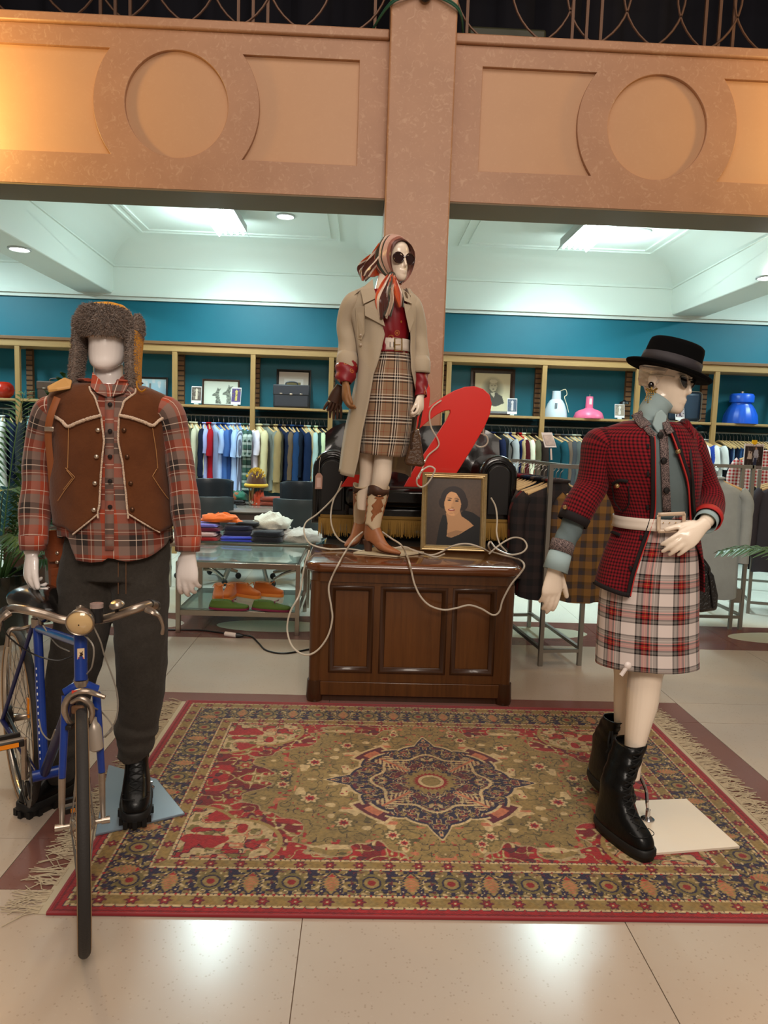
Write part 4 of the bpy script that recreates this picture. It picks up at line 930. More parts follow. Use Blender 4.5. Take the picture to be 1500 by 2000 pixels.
# handbag hanging from the other hand
hbag = thing('handbag', 'small brown crocodile leather handbag held by the trench coat mannequin', 'handbag', loc=tuple(P(810, 910, YW-.06)))
CROC = mat('brown_croc_leather', (62, 40, 24), .28, coat=.3, var=(60, .5), col2=(92, 62, 38), bump=(85, .5))
yb = YW-.075
fig(MB().prism([P(808, 838, yb), P(818, 838, yb), P(829, 905, yb), P(826, 912, yb), P(792, 908, yb), P(790, 900, yb)], (0, -.035, 0), (0, .05, 0)).build('bag_body', CROC, hbag, bevel=.012))
fig(MB().tube([P(808, 846, yb-.02), P(812, 818, yb-.01), P(820, 798, yb+.0), P(824, 796, yb+.012), P(820, 822, yb+.02), P(815, 848, yb+.02)], .0065, 8, smooth=30).build('bag_handle', mat('dark_handle', (52, 32, 20), .4), hbag))
fig(MB().tube([P(804, 876, yb-.045), P(803, 850, yb-.035), P(807, 842, yb-.03)], .006, 8, smooth=10).build('strap_tab', mat('dark_handle'), hbag))
fig(MB().box(P(813, 839, yb+.005), (.03, .03, .008)).build('clasp', GOLD, hbag, bevel=.002))

# ---------------------------------------------------------------- woman in the red tweed jacket
YV = 2.62
wv = thing('mannequin', 'female mannequin in red tweed jacket, tartan skirt and flat black hat', 'mannequin', loc=tuple(PZ(1230, 1620)))
TJ = Rows([prow(812, 1246, 1302, YV, .048), prow(826, 1222, 1322, YV, .07), prow(838, 1188, 1340, YV, .09), prow(852, 1164, 1350, YV, .105), prow(875, 1158, 1356, YV, .12), prow(910, 1166, 1360, YV, .13), prow(950, 1186, 1358, YV, .125), prow(985, 1204, 1353, YV, .105),
           prow(1012, 1212, 1350, YV, .098), prow(1040, 1206, 1353, YV, .108), prow(1090, 1184, 1360, YV, .125), prow(1140, 1171, 1363, YV, .135), prow(1175, 1166, 1364, YV, .14)])
mb = MB()
hw_ = Matrix.Translation(P(1330, 808, YV-.03)) @ Matrix.Rotation(R(40), 4, 'Z') @ Matrix.Rotation(R(9), 4, 'X') @ Matrix.Translation((0, .092, 0))
head(mb, hw_, True)
limb(mb, [tuple(P(1292, 775, YV+.01))+(.048,), tuple(P(1276, 800, YV+.01))+(.046,), tuple(P(1272, 830, YV+.01))+(.052,), tuple(P(1272, 860, YV))+(.10, .07)], 18, ref=(1, 0, 0))
mb.rings([[TJ.surf(a, z, -.022) for a in np.linspace(0, 2*PI, 29)[:-1]] for z in np.linspace(P(1270, 1170, YV).z, P(1270, 832, YV).z, 22)], True, True)
limb(mb, [tuple(P(1175, 862, YV))+(.04,), tuple(P(1158, 930, YV))+(.036,), tuple(P(1125, 1005, YV-.01))+(.034,), tuple(P(1096, 1070, YV-.03))+(.028,), tuple(P(1084, 1110, YV-.04))+(.024,)])
limb(mb, [tuple(P(1340, 862, YV))+(.04,), tuple(P(1368, 925, YV+.04))+(.036,), tuple(P(1388, 980, YV+.02))+(.034,), tuple(P(1384, 1010, YV-.10))+(.028,), tuple(P(1372, 1026, YV-.15))+(.023,)])
hand(mb, frame(P(1083, 1112, YV-.04), (-.07, .02, -1), (.25, -1, 0)), s=-1, curl=((8, 14, 10), (12, 16, 10), (16, 18, 12), (22, 20, 14)), spread=(-1, 0, 2, 4), thumb=(6, 8, 6), thumb_out=34, k=1.03)
hand(mb, frame(P(1371, 1027, YV-.15), (-.80, -.22, -.60), (.05, -1, .35)), s=1, curl=((12, 22, 12), (14, 24, 14), (16, 26, 14), (20, 26, 14)), spread=(5, 2, -2, -6), thumb=(8, 12, 8), thumb_out=30, k=.98)
for rows in ([(1180, 1185, 1262, YV+.06, .085), (1250, 1192, 1256, YV+.09, .075), (1312, 1200, 1246, YV+.11, .058), (1360, 1200, 1238, YV+.13, .055), (1416, 1201, 1228, YV+.15, .046), (1460, 1203, 1226, YV+.16, .036)],
             [(1180, 1240, 1340, YV-.01, .09), (1250, 1236, 1318, YV-.02, .08), (1312, 1229, 1294, YV-.03, .064), (1370, 1224, 1284, YV-.04, .062), (1420, 1222, 1268, YV-.05, .056), (1470, 1221, 1255, YV-.06, .044), (1520, 1220, 1248, YV-.07, .036)]):
    pts = []
    for y, xl, xr, d, ry in rows:
        a, b_ = P(xl, y, d), P(xr, y, d); c_ = (a+b_)/2; pts.append((c_.x, c_.y, c_.z, (b_-a).length/2, ry))
    mb.tube([p[:3] for p in pts], [(p[3], p[4]) for p in pts], 22, smooth=40, ref=(1, 0, 0))
fig(mb.build('body', SKIN, wv, remesh=.0042, sm=3))
# shirt: grey teal with a speckled wool placket
SHIRTB = mat('grey_teal_cotton', (92, 106, 108), .8, bump=(60, .1)); PALEB = mat('pale_blue_cotton', (150, 170, 172), .8)
def speck(name, a, b_, sc):
    if name in MATS: return MATS[name]
    m = bpy.data.materials.new(name); m.use_nodes = True; nt = m.node_tree; N = nt.nodes; L = nt.links; b = N['Principled BSDF']; b.inputs['Roughness'].default_value = .95
    tc = N.new('ShaderNodeTexCoord'); v = N.new('ShaderNodeTexNoise'); v.inputs['Scale'].default_value = sc; v.inputs['Detail'].default_value = 2; L.new(tc.outputs['Object'], v.inputs['Vector'])
    r = N.new('ShaderNodeValToRGB'); r.color_ramp.elements[0].position = .45; r.color_ramp.elements[0].color = lin(a); r.color_ramp.elements[1].position = .6; r.color_ramp.elements[1].color = lin(b_)
    L.new(v.outputs['Fac'], r.inputs[0]); L.new(r.outputs[0], b.inputs['Base Color']); MATS[name] = m; return m
TWG = speck('speckled_grey_tweed', (44, 36, 38), (140, 120, 116), 420)
b_ = MB(); panel(b_, TJ, lambda z: -PI, PI, lambda th: P(1272, 822, YV).z, lambda th: P(1272, 1030, YV).z, -.002, 48, 30, lambda th, z: .003*nz(th*4, z*8)+.003*math.sin(th*22+z*5)*max(0, .4+z-1.3))
blo = fig(b_.build('blouse', SHIRTB, wv, solid=.003))
g = [[TJ.on(x+dx, y, .007) for dx in (-8, 0, 8)] for x, y in zip(np.linspace(1296, 1303, 16), np.linspace(836, 1000, 16))]
fig(MB().grid(g).build('placket', TWG, blo, solid=-.003))
for x, y in ((1290, 850), (1297, 900), (1302, 958)): fig(MB().lathe([(.001, .006), (.010, .005), (.012, 0)], TJ.on(x, y, .012), 16, axis=(0, -1, 0)).build('button', bt, blo))
nk = MB(); nk.tube([P(1291, 782, YV+.0), P(1277, 800, YV+.0), P(1270, 826, YV), P(1270, 842, YV)], [(.051, .054), (.050, .053), (.054, .057), (.07, .07)], 28, smooth=16, ref=(1, 0, 0), caps=False, fold=lambda s_, a: .02*math.sin(s_*160+2*a)); fig(nk.build('high_collar', PALEB, blo, solid=.004))
fig(MB().prism([P(1280, 806, YV-.075), P(1290, 800, YV-.08), P(1301, 812, YV-.075), P(1296, 842, YV-.085), P(1282, 846, YV-.09), P(1272, 830, YV-.085)], (0, 0, 0), (0, -.012, 0)).build('collar_tie', PALEB, blo, bevel=.004))
fig(MB().tube([P(1126, 1008, YV-.01), P(1112, 1040, YV-.02), P(1098, 1066, YV-.03)], [(.042, .042), (.041, .041), (.040, .040)], 22, smooth=14, ref=(1, 0, 0), caps=False, fold=lambda s_, a: .05*math.sin(s_*120+3*a)).build('forearm_sleeve', SHIRTB, blo, solid=.003))
fig(MB().tube([P(1101, 1058, YV-.025), P(1094, 1080, YV-.035)], [(.044, .044), (.044, .044)], 22, ref=(1, 0, 0), caps=False).build('cuff_band', TWG, blo, solid=.004))
fig(MB().tube([P(1095, 1077, YV-.034), P(1084, 1114, YV-.045)], [(.041, .042), (.046, .046)], 22, ref=(1, 0, 0), caps=False, fold=lambda s_, a: .02*math.sin(3*a)).build('cuff', PALEB, blo, solid=.003))
# jacket
DR, RD = (34, 7, 11), (128, 22, 32)
tw = [(0, DR, .5), (.46, RD, .42)]
TWEED = plaid('red_black_tweed', tw, tw, .0125, .0125, .95, sheen=.05)
BRAID = mat('black_braid', (22, 14, 16), .9); REDTRIM = mat('red_piping', (176, 34, 30), .7)
off = .014; H = lambda x, y: TJ.hit(x, y, off)
eL = itp([(H(x, y)[1], H(x, y)[0]) for x, y in ((1256, 824), (1274, 846), (1280, 860), (1281, 930), (1280, 1000), (1270, 1038), (1252, 1090), (1240, 1128), (1232, 1166))])
eR = itp([(H(x, y)[1], H(x, y)[0]) for x, y in ((1302, 828), (1312, 850), (1330, 900), (1344, 945), (1349, 1000), (1352, 1040))]+[(P(1270, 1100, YV).z, 1.25), (P(1270, 1160, YV).z, 1.4)])
hL = itp([H(x, y) for x, y in ((1232, 1166), (1200, 1158), (1175, 1146))]+[(-1.57, P(1168, 1142, YV).z), (-3.2, P(1168, 1140, YV).z), (.3, P(1232, 1170, YV).z)])
hR = lambda th: P(1300, 1152, YV).z
tz = lambda th: P(1272, 824, YV).z
fj = lambda th, z: .004*nz(th*2.5, z*6, 3)+.0025*math.sin(th*7+z*11)
j_ = MB(); panel(j_, TJ, eL, -PI, tz, hL, off, 34, 50, fj); panel(j_, TJ, eR, PI, tz, hR, off, 28, 50, fj)
jac = fig(j_.build('jacket', TWEED, wv, solid=.005))
def strip(name, pts, w_, o_, m, parent, rows=TJ, n=40):
    A = crom(pts, n); g = []
    for k, (x, y) in enumerate(A):
        a = rows.on(x, y, o_); t = Vector(rows.on(*A[min(k+1, n-1)], o_))-Vector(rows.on(*A[max(k-1, 0)], o_)); s_ = t.cross(Vector((0, -1, 0))); s_.normalize()
        g.append([a+s_*(w_*f) for f in (-.5, 0, .5)])
    return fig(MB().grid(g).build(name, m, parent, solid=-.003))
EDL = [(1258, 828), (1274, 846), (1279, 862), (1280, 930), (1279, 1000), (1269, 1038), (1251, 1090), (1239, 1128), (1231, 1164)]
strip('front_braid', [(x-4, y) for x, y in EDL], .015, off+.008, BRAID, jac)
fig(MB().tube([TJ.on(x+.6, y, off+.008) for x, y in crom(EDL, 40)], .0022, 6).build('piping', REDTRIM, jac))
strip('hem_braid', [(1230, 1163), (1212, 1159), (1190, 1151), (1170, 1143)], .016, off+.008, BRAID, jac)
EDR = [(1304, 832), (1314, 852), (1331, 900), (1344, 945), (1348, 1000), (1351, 1040)]
strip('front_braid', [(x+5, y) for x, y in EDR], .012, off+.006, BRAID, jac)
fig(MB().tube([TJ.on(x, y, off+.008) for x, y in crom(EDR, 40)], .003, 6).build('piping', REDTRIM, jac))
strip('collar', [(1262, 832), (1250, 818), (1244, 806)], .040, off+.012, TWG, jac)
strip('collar', [(1262, 834), (1272, 846), (1279, 852)], .022, off+.010, TWG, jac)
strip('collar', [(1298, 818), (1304, 834), (1310, 846)], .026, off+.012, TWG, jac)
for pts in ([(1196, 947), (1210, 939), (1226, 940)], [(1200, 1045), (1206, 1043), (1213, 1046)], [(1228, 950), (1228, 985), (1216, 1000)], [(1196, 950), (1203, 980), (1214, 998)]): strip('pocket_braid', pts, .012 if pts[0][1] < 948 or pts[0][1] > 1040 else .004, off+.007, BRAID, jac, n=12)
for x, y in ((1205, 949), (1324, 882)): fig(MB().lathe([(.001, .010), (.006, .009), (.009, .004), (.009, 0)], TJ.on(x, y, off+.008), 14, axis=(0, -1, 0)).build('gold_button', mat('pale_gold', (206, 172, 120), .25, .9), jac))
for x, y in ((1266, 872), (1266, 926), (1265, 992), (1252, 1050), (1232, 1110)): strip('buttonhole', [(x, y-5), (x, y+5)], .008, off+.006, BRAID, jac, n=4)
fsl = lambda s_, a: .05*nz(s_*10, 2*math.cos(a), 2*math.sin(a))+.03*math.sin(s_*45+1.5*a)*max(0, min(1, (s_-.1)*5))
fig(MB().tube([P(1196, 866, YV), P(1170, 866, YV), P(1162, 905, YV), P(1155, 950, YV), P(1134, 985, YV-.01), P(1119, 1016, YV-.015)], [(.055, .085), (.056, .088), (.052, .075), (.058, .068), (.058, .064), (.054, .058)], 28, smooth=44, ref=(1, 0, 0), caps=False, fold=fsl, uvs=True).build('jacket_sleeve', TWEED, wv, solid=.005))
fig(MB().tube([P(1124, 1006, YV-.013), P(1117, 1021, YV-.016)], [(.058, .062), (.056, .060)], 28, ref=(1, 0, 0), caps=False).build('cuff_braid', BRAID, wv, solid=.003))
fig(MB().lathe([(.001, .010), (.006, .009), (.009, .004), (.009, 0)], P(1104, 991, YV-.045), 14, axis=(-.5, -1, 0)).build('cuff_button', mat('pale_gold'), wv))
fig(MB().tube([P(1322, 866, YV), P(1342, 866, YV+.01), P(1364, 912, YV+.035), P(1380, 958, YV+.03), P(1387, 990, YV-.02), P(1383, 1012, YV-.10)], [(.055, .085), (.056, .086), (.046, .07), (.046, .062), (.050, .055), (.046, .046)], 28, smooth=44, ref=(1, 0, 0), caps=False, fold=fsl, uvs=True).build('jacket_sleeve', TWEED, wv, solid=.005))
fig(MB().tube([P(1384, 1008, YV-.09), P(1381, 1015, YV-.112)], [(.050, .050), (.049, .049)], 28, ref=(1, 0, 0), caps=False).build('cuff_braid', REDTRIM, wv, solid=.004))
fig(MB().tube([P(1383, 1010, YV-.095), P(1377, 1022, YV-.13)], [(.040, .040), (.040, .042)], 24, ref=(1, 0, 0), caps=False).build('shirt_cuff', PALEB, wv, solid=.003))
# skirt, belt
TS = Rows([prow(1000, 1218, 1350, YV, .094), prow(1030, 1214, 1353, YV, .10), prow(1070, 1196, 1358, YV, .116), prow(1110, 1182, 1360, YV, .124), prow(1160, 1173, 1361, YV, .13), prow(1230, 1168, 1360, YV, .135), prow(1314, 1164, 1361, YV, .14)])
WH, GR, RR, BK, YE, LR = (214, 200, 194), (104, 98, 94), (150, 22, 28), (18, 13, 15), (190, 140, 70), (196, 92, 84)
tt = [(0, WH, .5), (.28, BK, 1.), (.325, GR, .6), (.41, BK, 1.), (.46, RR, .6), (.53, YE, .5), (.54, RR, .6), (.60, BK, 1.), (.65, LR, .5), (.69, GR, .6), (.75, WH, .7), (.76, GR, .6), (.84, BK, 1.), (.885, WH, .5)]
TARTAN = plaid('white_red_tartan', tt, tt, .112, .112, .9)
s_ = MB(); panel(s_, TS, lambda z: -PI, PI, lambda th: P(1280, 1002, YV).z, itp([TS.hit(x, y) for x, y in ((1168, 1299), (1206, 1308), (1260, 1314), (1350, 1313))]+[(-3.2, P(1260, 1302, YV).z), (3.2, P(1260, 1302, YV).z)]), 0, 56, 50, lambda th, z: .003*nz(th*2, z*4)+.004*math.sin(th*5+1)*max(0, 1.1-z), rm=.155)
fig(s_.build('skirt', TARTAN, wv, solid=.004))
z0, z1 = P(1280, 1030, YV).z, P(1280, 1008, YV).z
be = MB(); panel(be, TJ, lambda z: -PI, PI, lambda th: z1, lambda th: z0, off+.010, 48, 3); be = fig(be.build('belt', WB, wv, solid=.004))
BUK = mat('pearl_buckle', (200, 176, 152), .3, coat=.3)
for pts in ([(1287, 1006), (1287, 1038)], [(1336, 1003), (1336, 1036)], [(1285, 1005), (1338, 1003)], [(1285, 1038), (1338, 1036)]): strip('buckle', pts, .013, off+.022, BUK, be, n=8)
for x in (1296, 1308, 1320, 1330): fig(MB().ball(TJ.on(x, 1021, off+.017), .0022, 6).build('eyelet', GOLD, be))
# hat, wrapped hair, glasses, earring
FELT = mat('black_felt', (7, 7, 8), .95, spec=.1); RIB = mat('grosgrain_ribbon', (42, 37, 41), .7)
ht = Matrix.Translation(P(1306, 724, YV+.005)) @ Matrix.Rotation(R(15.5), 4, 'Y') @ Matrix.Rotation(R(2), 4, 'X')
hat = MB(); hat.rings([[ht @ Vector((r*math.cos(a), r*.92*math.sin(a), z)) for a in np.linspace(0, 2*PI, 49)[:-1]] for r, z in ((.09, -.004), (.150, -.008), (.156, -.002), (.156, .003), (.15, .006), (.109, .006), (.105, .02), (.099, .085), (.096, .097), (.088, .103), (.04, .101), (.002, .10))], True, True)
hat = fig(hat.build('hat', FELT, wv, smooth=50))
rb = MB(); rb.rings([[ht @ Vector((r*math.cos(a), r*.92*math.sin(a), z)) for a in np.linspace(0, 2*PI, 49)[:-1]] for r, z in ((.1105, .006), (.1065, .046))], True, False); fig(rb.build('ribbon', RIB, hat, solid=.002))
HAIR = mat('ivory_wrapped_hair', (222, 208, 192), .5, wave=(60, 0, (188, 170, 152)))
hr = MB(); g = []
for i in range(15):
    z = .078+.085*i/14; w_ = float(np.interp(z, (.07, .10, .15, .2), (.062, .072, .077, .070))); bk = float(np.interp(z, (.07, .10, .15, .2), (.085, .096, .101, .095)))
    g.append([hw_ @ Vector(((w_+.004*math.sin(i*1.7+a*2))*math.sin(a), -.018+(bk+.018)*-math.cos(a) if math.cos(a) < 0 else -.018-.06*math.cos(a)*(1 if z > .12 else .3), z+.012*math.sin(a)*0)) for a in np.linspace(R(58)+R(40)*(1-i/14), 2*PI-R(58)-R(40)*(1-i/14), 30)])
hr.grid(g); fig(hr.build('wrapped_hair', HAIR, wv, solid=.006))
glasses(wv, hw_, .056, .036, mat('silver_rim', (150, 140, 130), .25, .8), mat('black_lens', (16, 14, 14), .08, coat=.5), 'cat')
er = hw_ @ Vector((-.083, .0, .085))
ear = fig(MB().ball(er, (.011, .008, .012), 8).build('earring', mat('jet_stone', (20, 12, 10), .1, coat=.5), wv))
cr = MB()
for dx in (-.016, -.008, 0, .008, .016):
    for k in range(6): cr.ball(er+Vector((dx*(1.15 if k > 2 else 1), -.006, -.026-.0085*k*(1-.3*abs(dx)/.016))), .0028, 5)
cr.tube([er+Vector((-.02, -.006, -.013)), er+Vector((-.008, -.008, -.02)), er+Vector((.008, -.008, -.02)), er+Vector((.02, -.006, -.012))], .004, 6, smooth=10); cr.tube([er+Vector((0, -.004, -.008)), er+Vector((0, -.006, -.02))], .004, 6)
fig(cr.build('gold_drops', GOLD, ear))
# boots
def boot_to(px0, top, yt, rz, shaft, loc):
    T_ = P(*top, yt); d_ = Matrix.Rotation(-rz, 3, 'Z') @ (T_-loc)
    b = lace_boot('boot', wv, loc+Vector((0, 0, .008)), rz, T_.z, shaft, .6, .94, .04, (d_.x, d_.y-.005), False); fig(b); return b
boot_to(0, (1235, 1452), YV-.06, PI+R(22), .060, PZ(1166, 1612)+Vector((.033, -.08, 0)))
b2 = boot_to(0, (1205, 1422), YV+.15, PI+R(14), .056, PZ(1178, 1580)+Vector((.035, .12, .03)))
fig(MB().tube([P(1192, 1428, YV+.10), P(1188, 1450, YV+.08), P(1190, 1480, YV+.08)], .004, 6, smooth=12).build('lace_end', LACE, wv)); fig(MB().tube([P(1196, 1428, YV+.10), P(1195, 1452, YV+.08), P(1184, 1470, YV+.08)], .004, 6, smooth=12).build('lace_end', LACE, wv))
WPL = mat('white_base_plate', (226, 210, 190), .3)
fig(MB().prism([PZ(1238, 1571), PZ(1340, 1567), PZ(1444, 1661), PZ(1272, 1675)], (0, 0, .008), (0, 0, .016)).build('base_plate', WPL, wv, smooth=0))
q = PZ(1264, 1608); fig(MB().lathe([(.026, 0), (.026, .004), (.018, .010), (.009, .014), (.009, .04), (.006, .042)], q+Vector((0, 0, .016)), 18).build('rod_flange', rodm, wv))
fig(MB().tube([q+Vector((0, 0, .05)), P(1264, 1570, 2.56), P(1262, 1545, 2.57), P(1252, 1520, 2.57), P(1246, 1505, 2.57)], .0065, 8, smooth=20).build('support_rod', rodm, wv))
# security tag clipped to the hem
SEC = mat('white_plastic', (224, 210, 204), .35)
tg = thing('security_tag', 'white plastic security tag clipped to the tartan skirt hem', 'security tag', loc=tuple(P(1220, 1306, YV-.145)))
fig(MB().ball(P(1226, 1300, YV-.15), (.014, .010, .014), 8).build('tag_head', SEC, tg)); fig(MB().tube([P(1225, 1302, YV-.15), P(1213, 1319, YV-.15)], .0075, 8).build('tag_pin', SEC, tg))
# black handbag at her hip
BAGL = mat('black_embossed_leather', (14, 14, 14), .3, coat=.3, bump=(95, .7))
hb = thing('handbag', 'black embossed leather handbag hanging behind the tartan skirt', 'handbag', loc=tuple(P(1378, 1195, YV+.06)))
yb = YV+.05
fig(MB().prism([P(1352, 1092, yb), P(1372, 1098, yb), P(1390, 1122, yb), P(1398, 1160, yb), P(1396, 1190, yb), P(1358, 1195, yb), P(1348, 1180, yb)], (0, -.03, 0), (0, .07, 0)).build('bag_body', BAGL, hb, bevel=.014))
fig(MB().tube([P(1344, 850, YV-.08), P(1352, 920, YV-.135), P(1356, 985, YV-.12), P(1362, 1060, YV-.03), P(1368, 1088, YV+.03), P(1378, 1100, yb)], .005, 6, smooth=30, sq=.5).build('shoulder_strap', mat('black_strap', (16, 14, 14), .4), hb))
fig(MB().tube([P(1366, 1084, yb-.03), P(1378, 1098, yb-.04), P(1386, 1112, yb-.04), P(1384, 1122, yb-.035)], .004, 6, smooth=14).build('bag_handle', mat('black_strap'), hb))
fig(MB().tube([P(1385, 1120, yb-.035), P(1393, 1188, yb-.035)], .003, 6).build('gusset_seam', mat('black_strap'), hb))

# ---------------------------------------------------------------- bicycle
bk = thing('bicycle', 'blue vintage bicycle with silver handlebar and round headlamp, seen from the front', 'bicycle', loc=(-.744, 1.90, 0))
F0 = Vector((-.758, 1.965, 0)); RR_ = .334; CRW = P(40, 1418, 2.72); CRW.z = RR_; d = CRW-F0; d.z = 0; d.normalize(); wd = Vector((-.365, .931, 0)).normalized(); UZ = Vector((0, 0, 1))
nl = Vector((d.y, -d.x, 0)); nf = Vector((wd.y, -wd.x, 0))      # image-right side of the bike
BLUE = mat('blue_enamel', (16, 44, 118), .28, coat=.4, var=(12, .5), col2=(22, 56, 138)); NAVY = mat('dark_blue_enamel', (24, 28, 74), .35); ALU = mat('worn_aluminium', (178, 164, 150), .32, .85, var=(30, .6), col2=(150, 134, 120))
TYRE = mat('tyre_rubber', (40, 36, 34), .75, bump=(150, .15)); GUM = mat('gum_sidewall', (150, 118, 84), .7); RIM = mat('steel_rim', (190, 180, 168), .25, .9); SPK = mat('spoke_steel', (150, 142, 134), .3, .9); DRK = mat('greasy_steel', (46, 42, 40), .45, .7)
CF = F0+UZ*RR_
def wheel(c_, u, nn, gum):
    pt = lambda a, r, o_=0: c_+u*(r*math.cos(a))+UZ*(r*math.sin(a))+nn*o_
    N_ = 72; A = np.linspace(0, 2*PI, N_+1)[:-1]
    def ring(prof): 
        m_ = MB(); m_.rings([[pt(a, r, o_) for a in A] for r, o_ in prof], True, False); return m_
    ty = ring([(.313, -.0125), (.320, -.0160), (.328, -.0125), (.333, -.006), (.334, 0), (.333, .006), (.328, .0125), (.320, .0160), (.313, .0125)])
    t = fig(ty.build('tyre', TYRE, bk, smooth=60))
    for s_ in (-1, 1): fig(ring([(.312, s_*.0135), (.318, s_*.0168), (.326, s_*.0145)]).build('sidewall', gum, t))
    r_ = ring([(.313, -.0125), (.300, -.012), (.296, -.007), (.296, .007), (.300, .012), (.313, .0125), (.313, -.0125)]); r_ = fig(r_.build('rim', RIM, bk, smooth=40))
    sp = MB()
    for k in range(36):
        a = 2*PI*k/36; s_ = 1 if k % 2 else -1; b_ = a+(1 if (k//2) % 2 else -1)*1.15
        sp.tube([pt(b_, .021, s_*.030), pt(a, .297, 0)], .0011, 4, caps=False)
    sp = fig(sp.build('spokes', SPK, bk)); sp['kind'] = 'stuff'
    h = MB(); h.tube([c_-nn*.05, c_-nn*.034, c_-nn*.032, c_-nn*.02, c_+nn*.02, c_+nn*.032, c_+nn*.034, c_+nn*.05], [.007, .007, .024, .014, .014, .024, .007, .007], 16); fig(h.build('hub', ALU, bk))
    return t
wheel(CF, wd, nf, GUM); wheel(CRW, d, nl, GUM)
crown = CF+wd*.07+UZ*.375; htop = crown+wd*.035+UZ*.15; stem = htop+wd*.012+UZ*.075
BB = P(86, 1512, 2.38); st_top = P(73, 1216, 2.50)
def tb(name, a, b_, r, m, par=bk, n=12): return fig(MB().tube([a, b_], r if isinstance(r, list) else [r, r], n).build(name, m, par))
tb('head_tube', crown+UZ*.02, htop, .0185, BLUE); tb('seat_tube', BB, st_top, .0155, BLUE); tb('down_tube', crown+UZ*.035, BB, .0158, NAVY); tb('top_tube', htop-UZ*.03, st_top-UZ*.02, .0135, BLUE)
for s_ in (-1, 1):
    tb('seat_stay', st_top+nl*.012*s_, CRW+nl*.062*s_, .0075, NAVY); tb('chain_stay', BB+nl*.02*s_, CRW+nl*.062*s_, .009, NAVY)
    kn = crown+nf*.040*s_-UZ*.02; mid = CF+nf*.052*s_+wd*.03+UZ*.13; en = CF+nf*.054*s_
    fb = fig(MB().tube([kn, kn*.5+mid*.5, mid], [.0118, .0112, .0098], 12).build('fork_blade', BLUE, bk)); fig(MB().tube([mid, mid*.45+en*.55+wd*.012, en], [.0098, .0085, .0065], 12, smooth=10).build('fork_tip', ALU, fb))
    tb('axle_nut', CF+nf*.05*s_, CF+nf*.072*s_, .010, ALU)
fig(MB().tube([crown-nf*.045-UZ*.012, crown+UZ*.004, crown+nf*.045-UZ*.012], [.012, .017, .012], 12, smooth=10).build('fork_crown', BLUE, bk))
tb('headset', htop, htop+UZ*.035, [.022, .019], ALU); tb('head_race', crown+UZ*.005, crown+UZ*.022, [.021, .0205], ALU)
tb('stem', htop+UZ*.02, stem, .0115, ALU); 
# badge on the head tube: cream plate with a dark bird-like mark
vw = Vector((.38, -.925, 0)); ex = Vector((.925, .38, 0)); B3 = Matrix.Rotation(math.atan2(.38, .925), 3, 'Z')
bdg = crown*.42+htop*.58+UZ*.01+vw*.0188
bd_ = fig(MB().box(bdg, (.019, .002, .032), mat3=B3).build('head_badge', mat('badge_cream', (224, 196, 160), .4), bk)); bo = bdg+vw*.0014
fig(MB().prism([bo+ex*(x*.001)+UZ*(z*.001) for x, z in ((-5, -6), (2, -7), (6, -2), (4, 3), (6, 9), (1, 4), (-4, 5), (-1, 0))], vw*.0006, vw*-.0006).build('badge_mark', mat('badge_ink', (50, 22, 18), .5), bd_)); fig(MB().box(bo+UZ*-.0125, (.015, .0012, .004), mat3=B3).build('badge_bar', mat('badge_red', (196, 60, 40), .5), bd_))
# handlebar (a gently swept bar) with levers
hbz = stem.y
BL = [P(6, 1204, hbz+.03), P(22, 1189, hbz+.0), P(50, 1191, hbz-.04), P(85, 1199, hbz-.03), P(120, 1210, hbz-.01), P(155, 1213, hbz), P(190, 1211, hbz-.01), P(225, 1203, hbz-.03), P(262, 1190, hbz-.04), P(290, 1181, hbz+.0), P(302, 1183, hbz+.04)]
bar = fig(MB().tube(BL, .0125, 12, smooth=60).build('handlebar', ALU, bk))
fig(MB().tube([P(290, 1180, hbz), P(302, 1182, hbz+.06), P(306, 1184, hbz+.16)], .0145, 10, smooth=12).build('grip', DRK, bar)); fig(MB().tube([P(14, 1192, hbz), P(4, 1198, hbz+.06), P(-4, 1200, hbz+.16)], .0145, 10, smooth=12).build('grip', DRK, bar))
fig(MB().tube([P(288, 1190, hbz-.02), P(300, 1196, hbz-.03), P(311, 1204, hbz-.02), P(318, 1222, hbz-.01), P(317, 1238, hbz)], [(.010, .013), (.008, .012), (.006, .008), (.005, .006), (.0055, .0055)], 8, smooth=20).build('brake_lever', ALU, bar))
fig(MB().tube([P(18, 1196, hbz-.02), P(8, 1204, hbz-.03), P(2, 1214, hbz-.02), P(-2, 1232, hbz-.01)], [(.012, .013), (.010, .012), (.006, .008), (.005, .006)], 8, smooth=20).build('brake_lever', ALU, bar))
# headlamp
lc = P(156, 1217, hbz-.085); ax = Vector((.12, -1, -.18)).normalized()
lamp = fig(MB().lathe([(.002, -.062), (.02, -.055), (.034, -.030), (.038, -.006), (.039, 0), (.036, .004), (.034, .002)], lc, 32, axis=ax).build('headlamp', ALU, bk, smooth=50))
fig(MB().lathe([(.0345, .001), (.028, .007), (.016, .012), (.002, .0135)], lc, 32, axis=ax).build('lens', mat('amber_lens', (196, 164, 116), .12, coat=.6), lamp))
tb('lamp_bracket', lc+Vector((0, .05, -.01)), stem, .006, ALU)
gd = P(189, 1196, hbz-.045); fig(MB().lathe([(.001, -.028), (.017, -.028), (.017, .014), (.015, .016)], gd, 20).build('reflector_cup', mat('black_plastic'), bk)); fig(MB().lathe([(.0185, .014), (.0185, .026), (.001, .027)], gd, 20).build('reflector_cap', mat('smoky_clear', (150, 130, 124), .15, coat=.4), bk))
be_ = P(228, 1181, hbz-.05); fig(MB().lathe([(.001, .012), (.014, .010), (.021, .002), (.0215, -.004), (.002, -.005)], be_, 24, axis=(-.2, -.25, 1)).build('bell', ALU, bk)); tb('bell_post', be_, P(228, 1200, hbz-.03), .005, DRK)
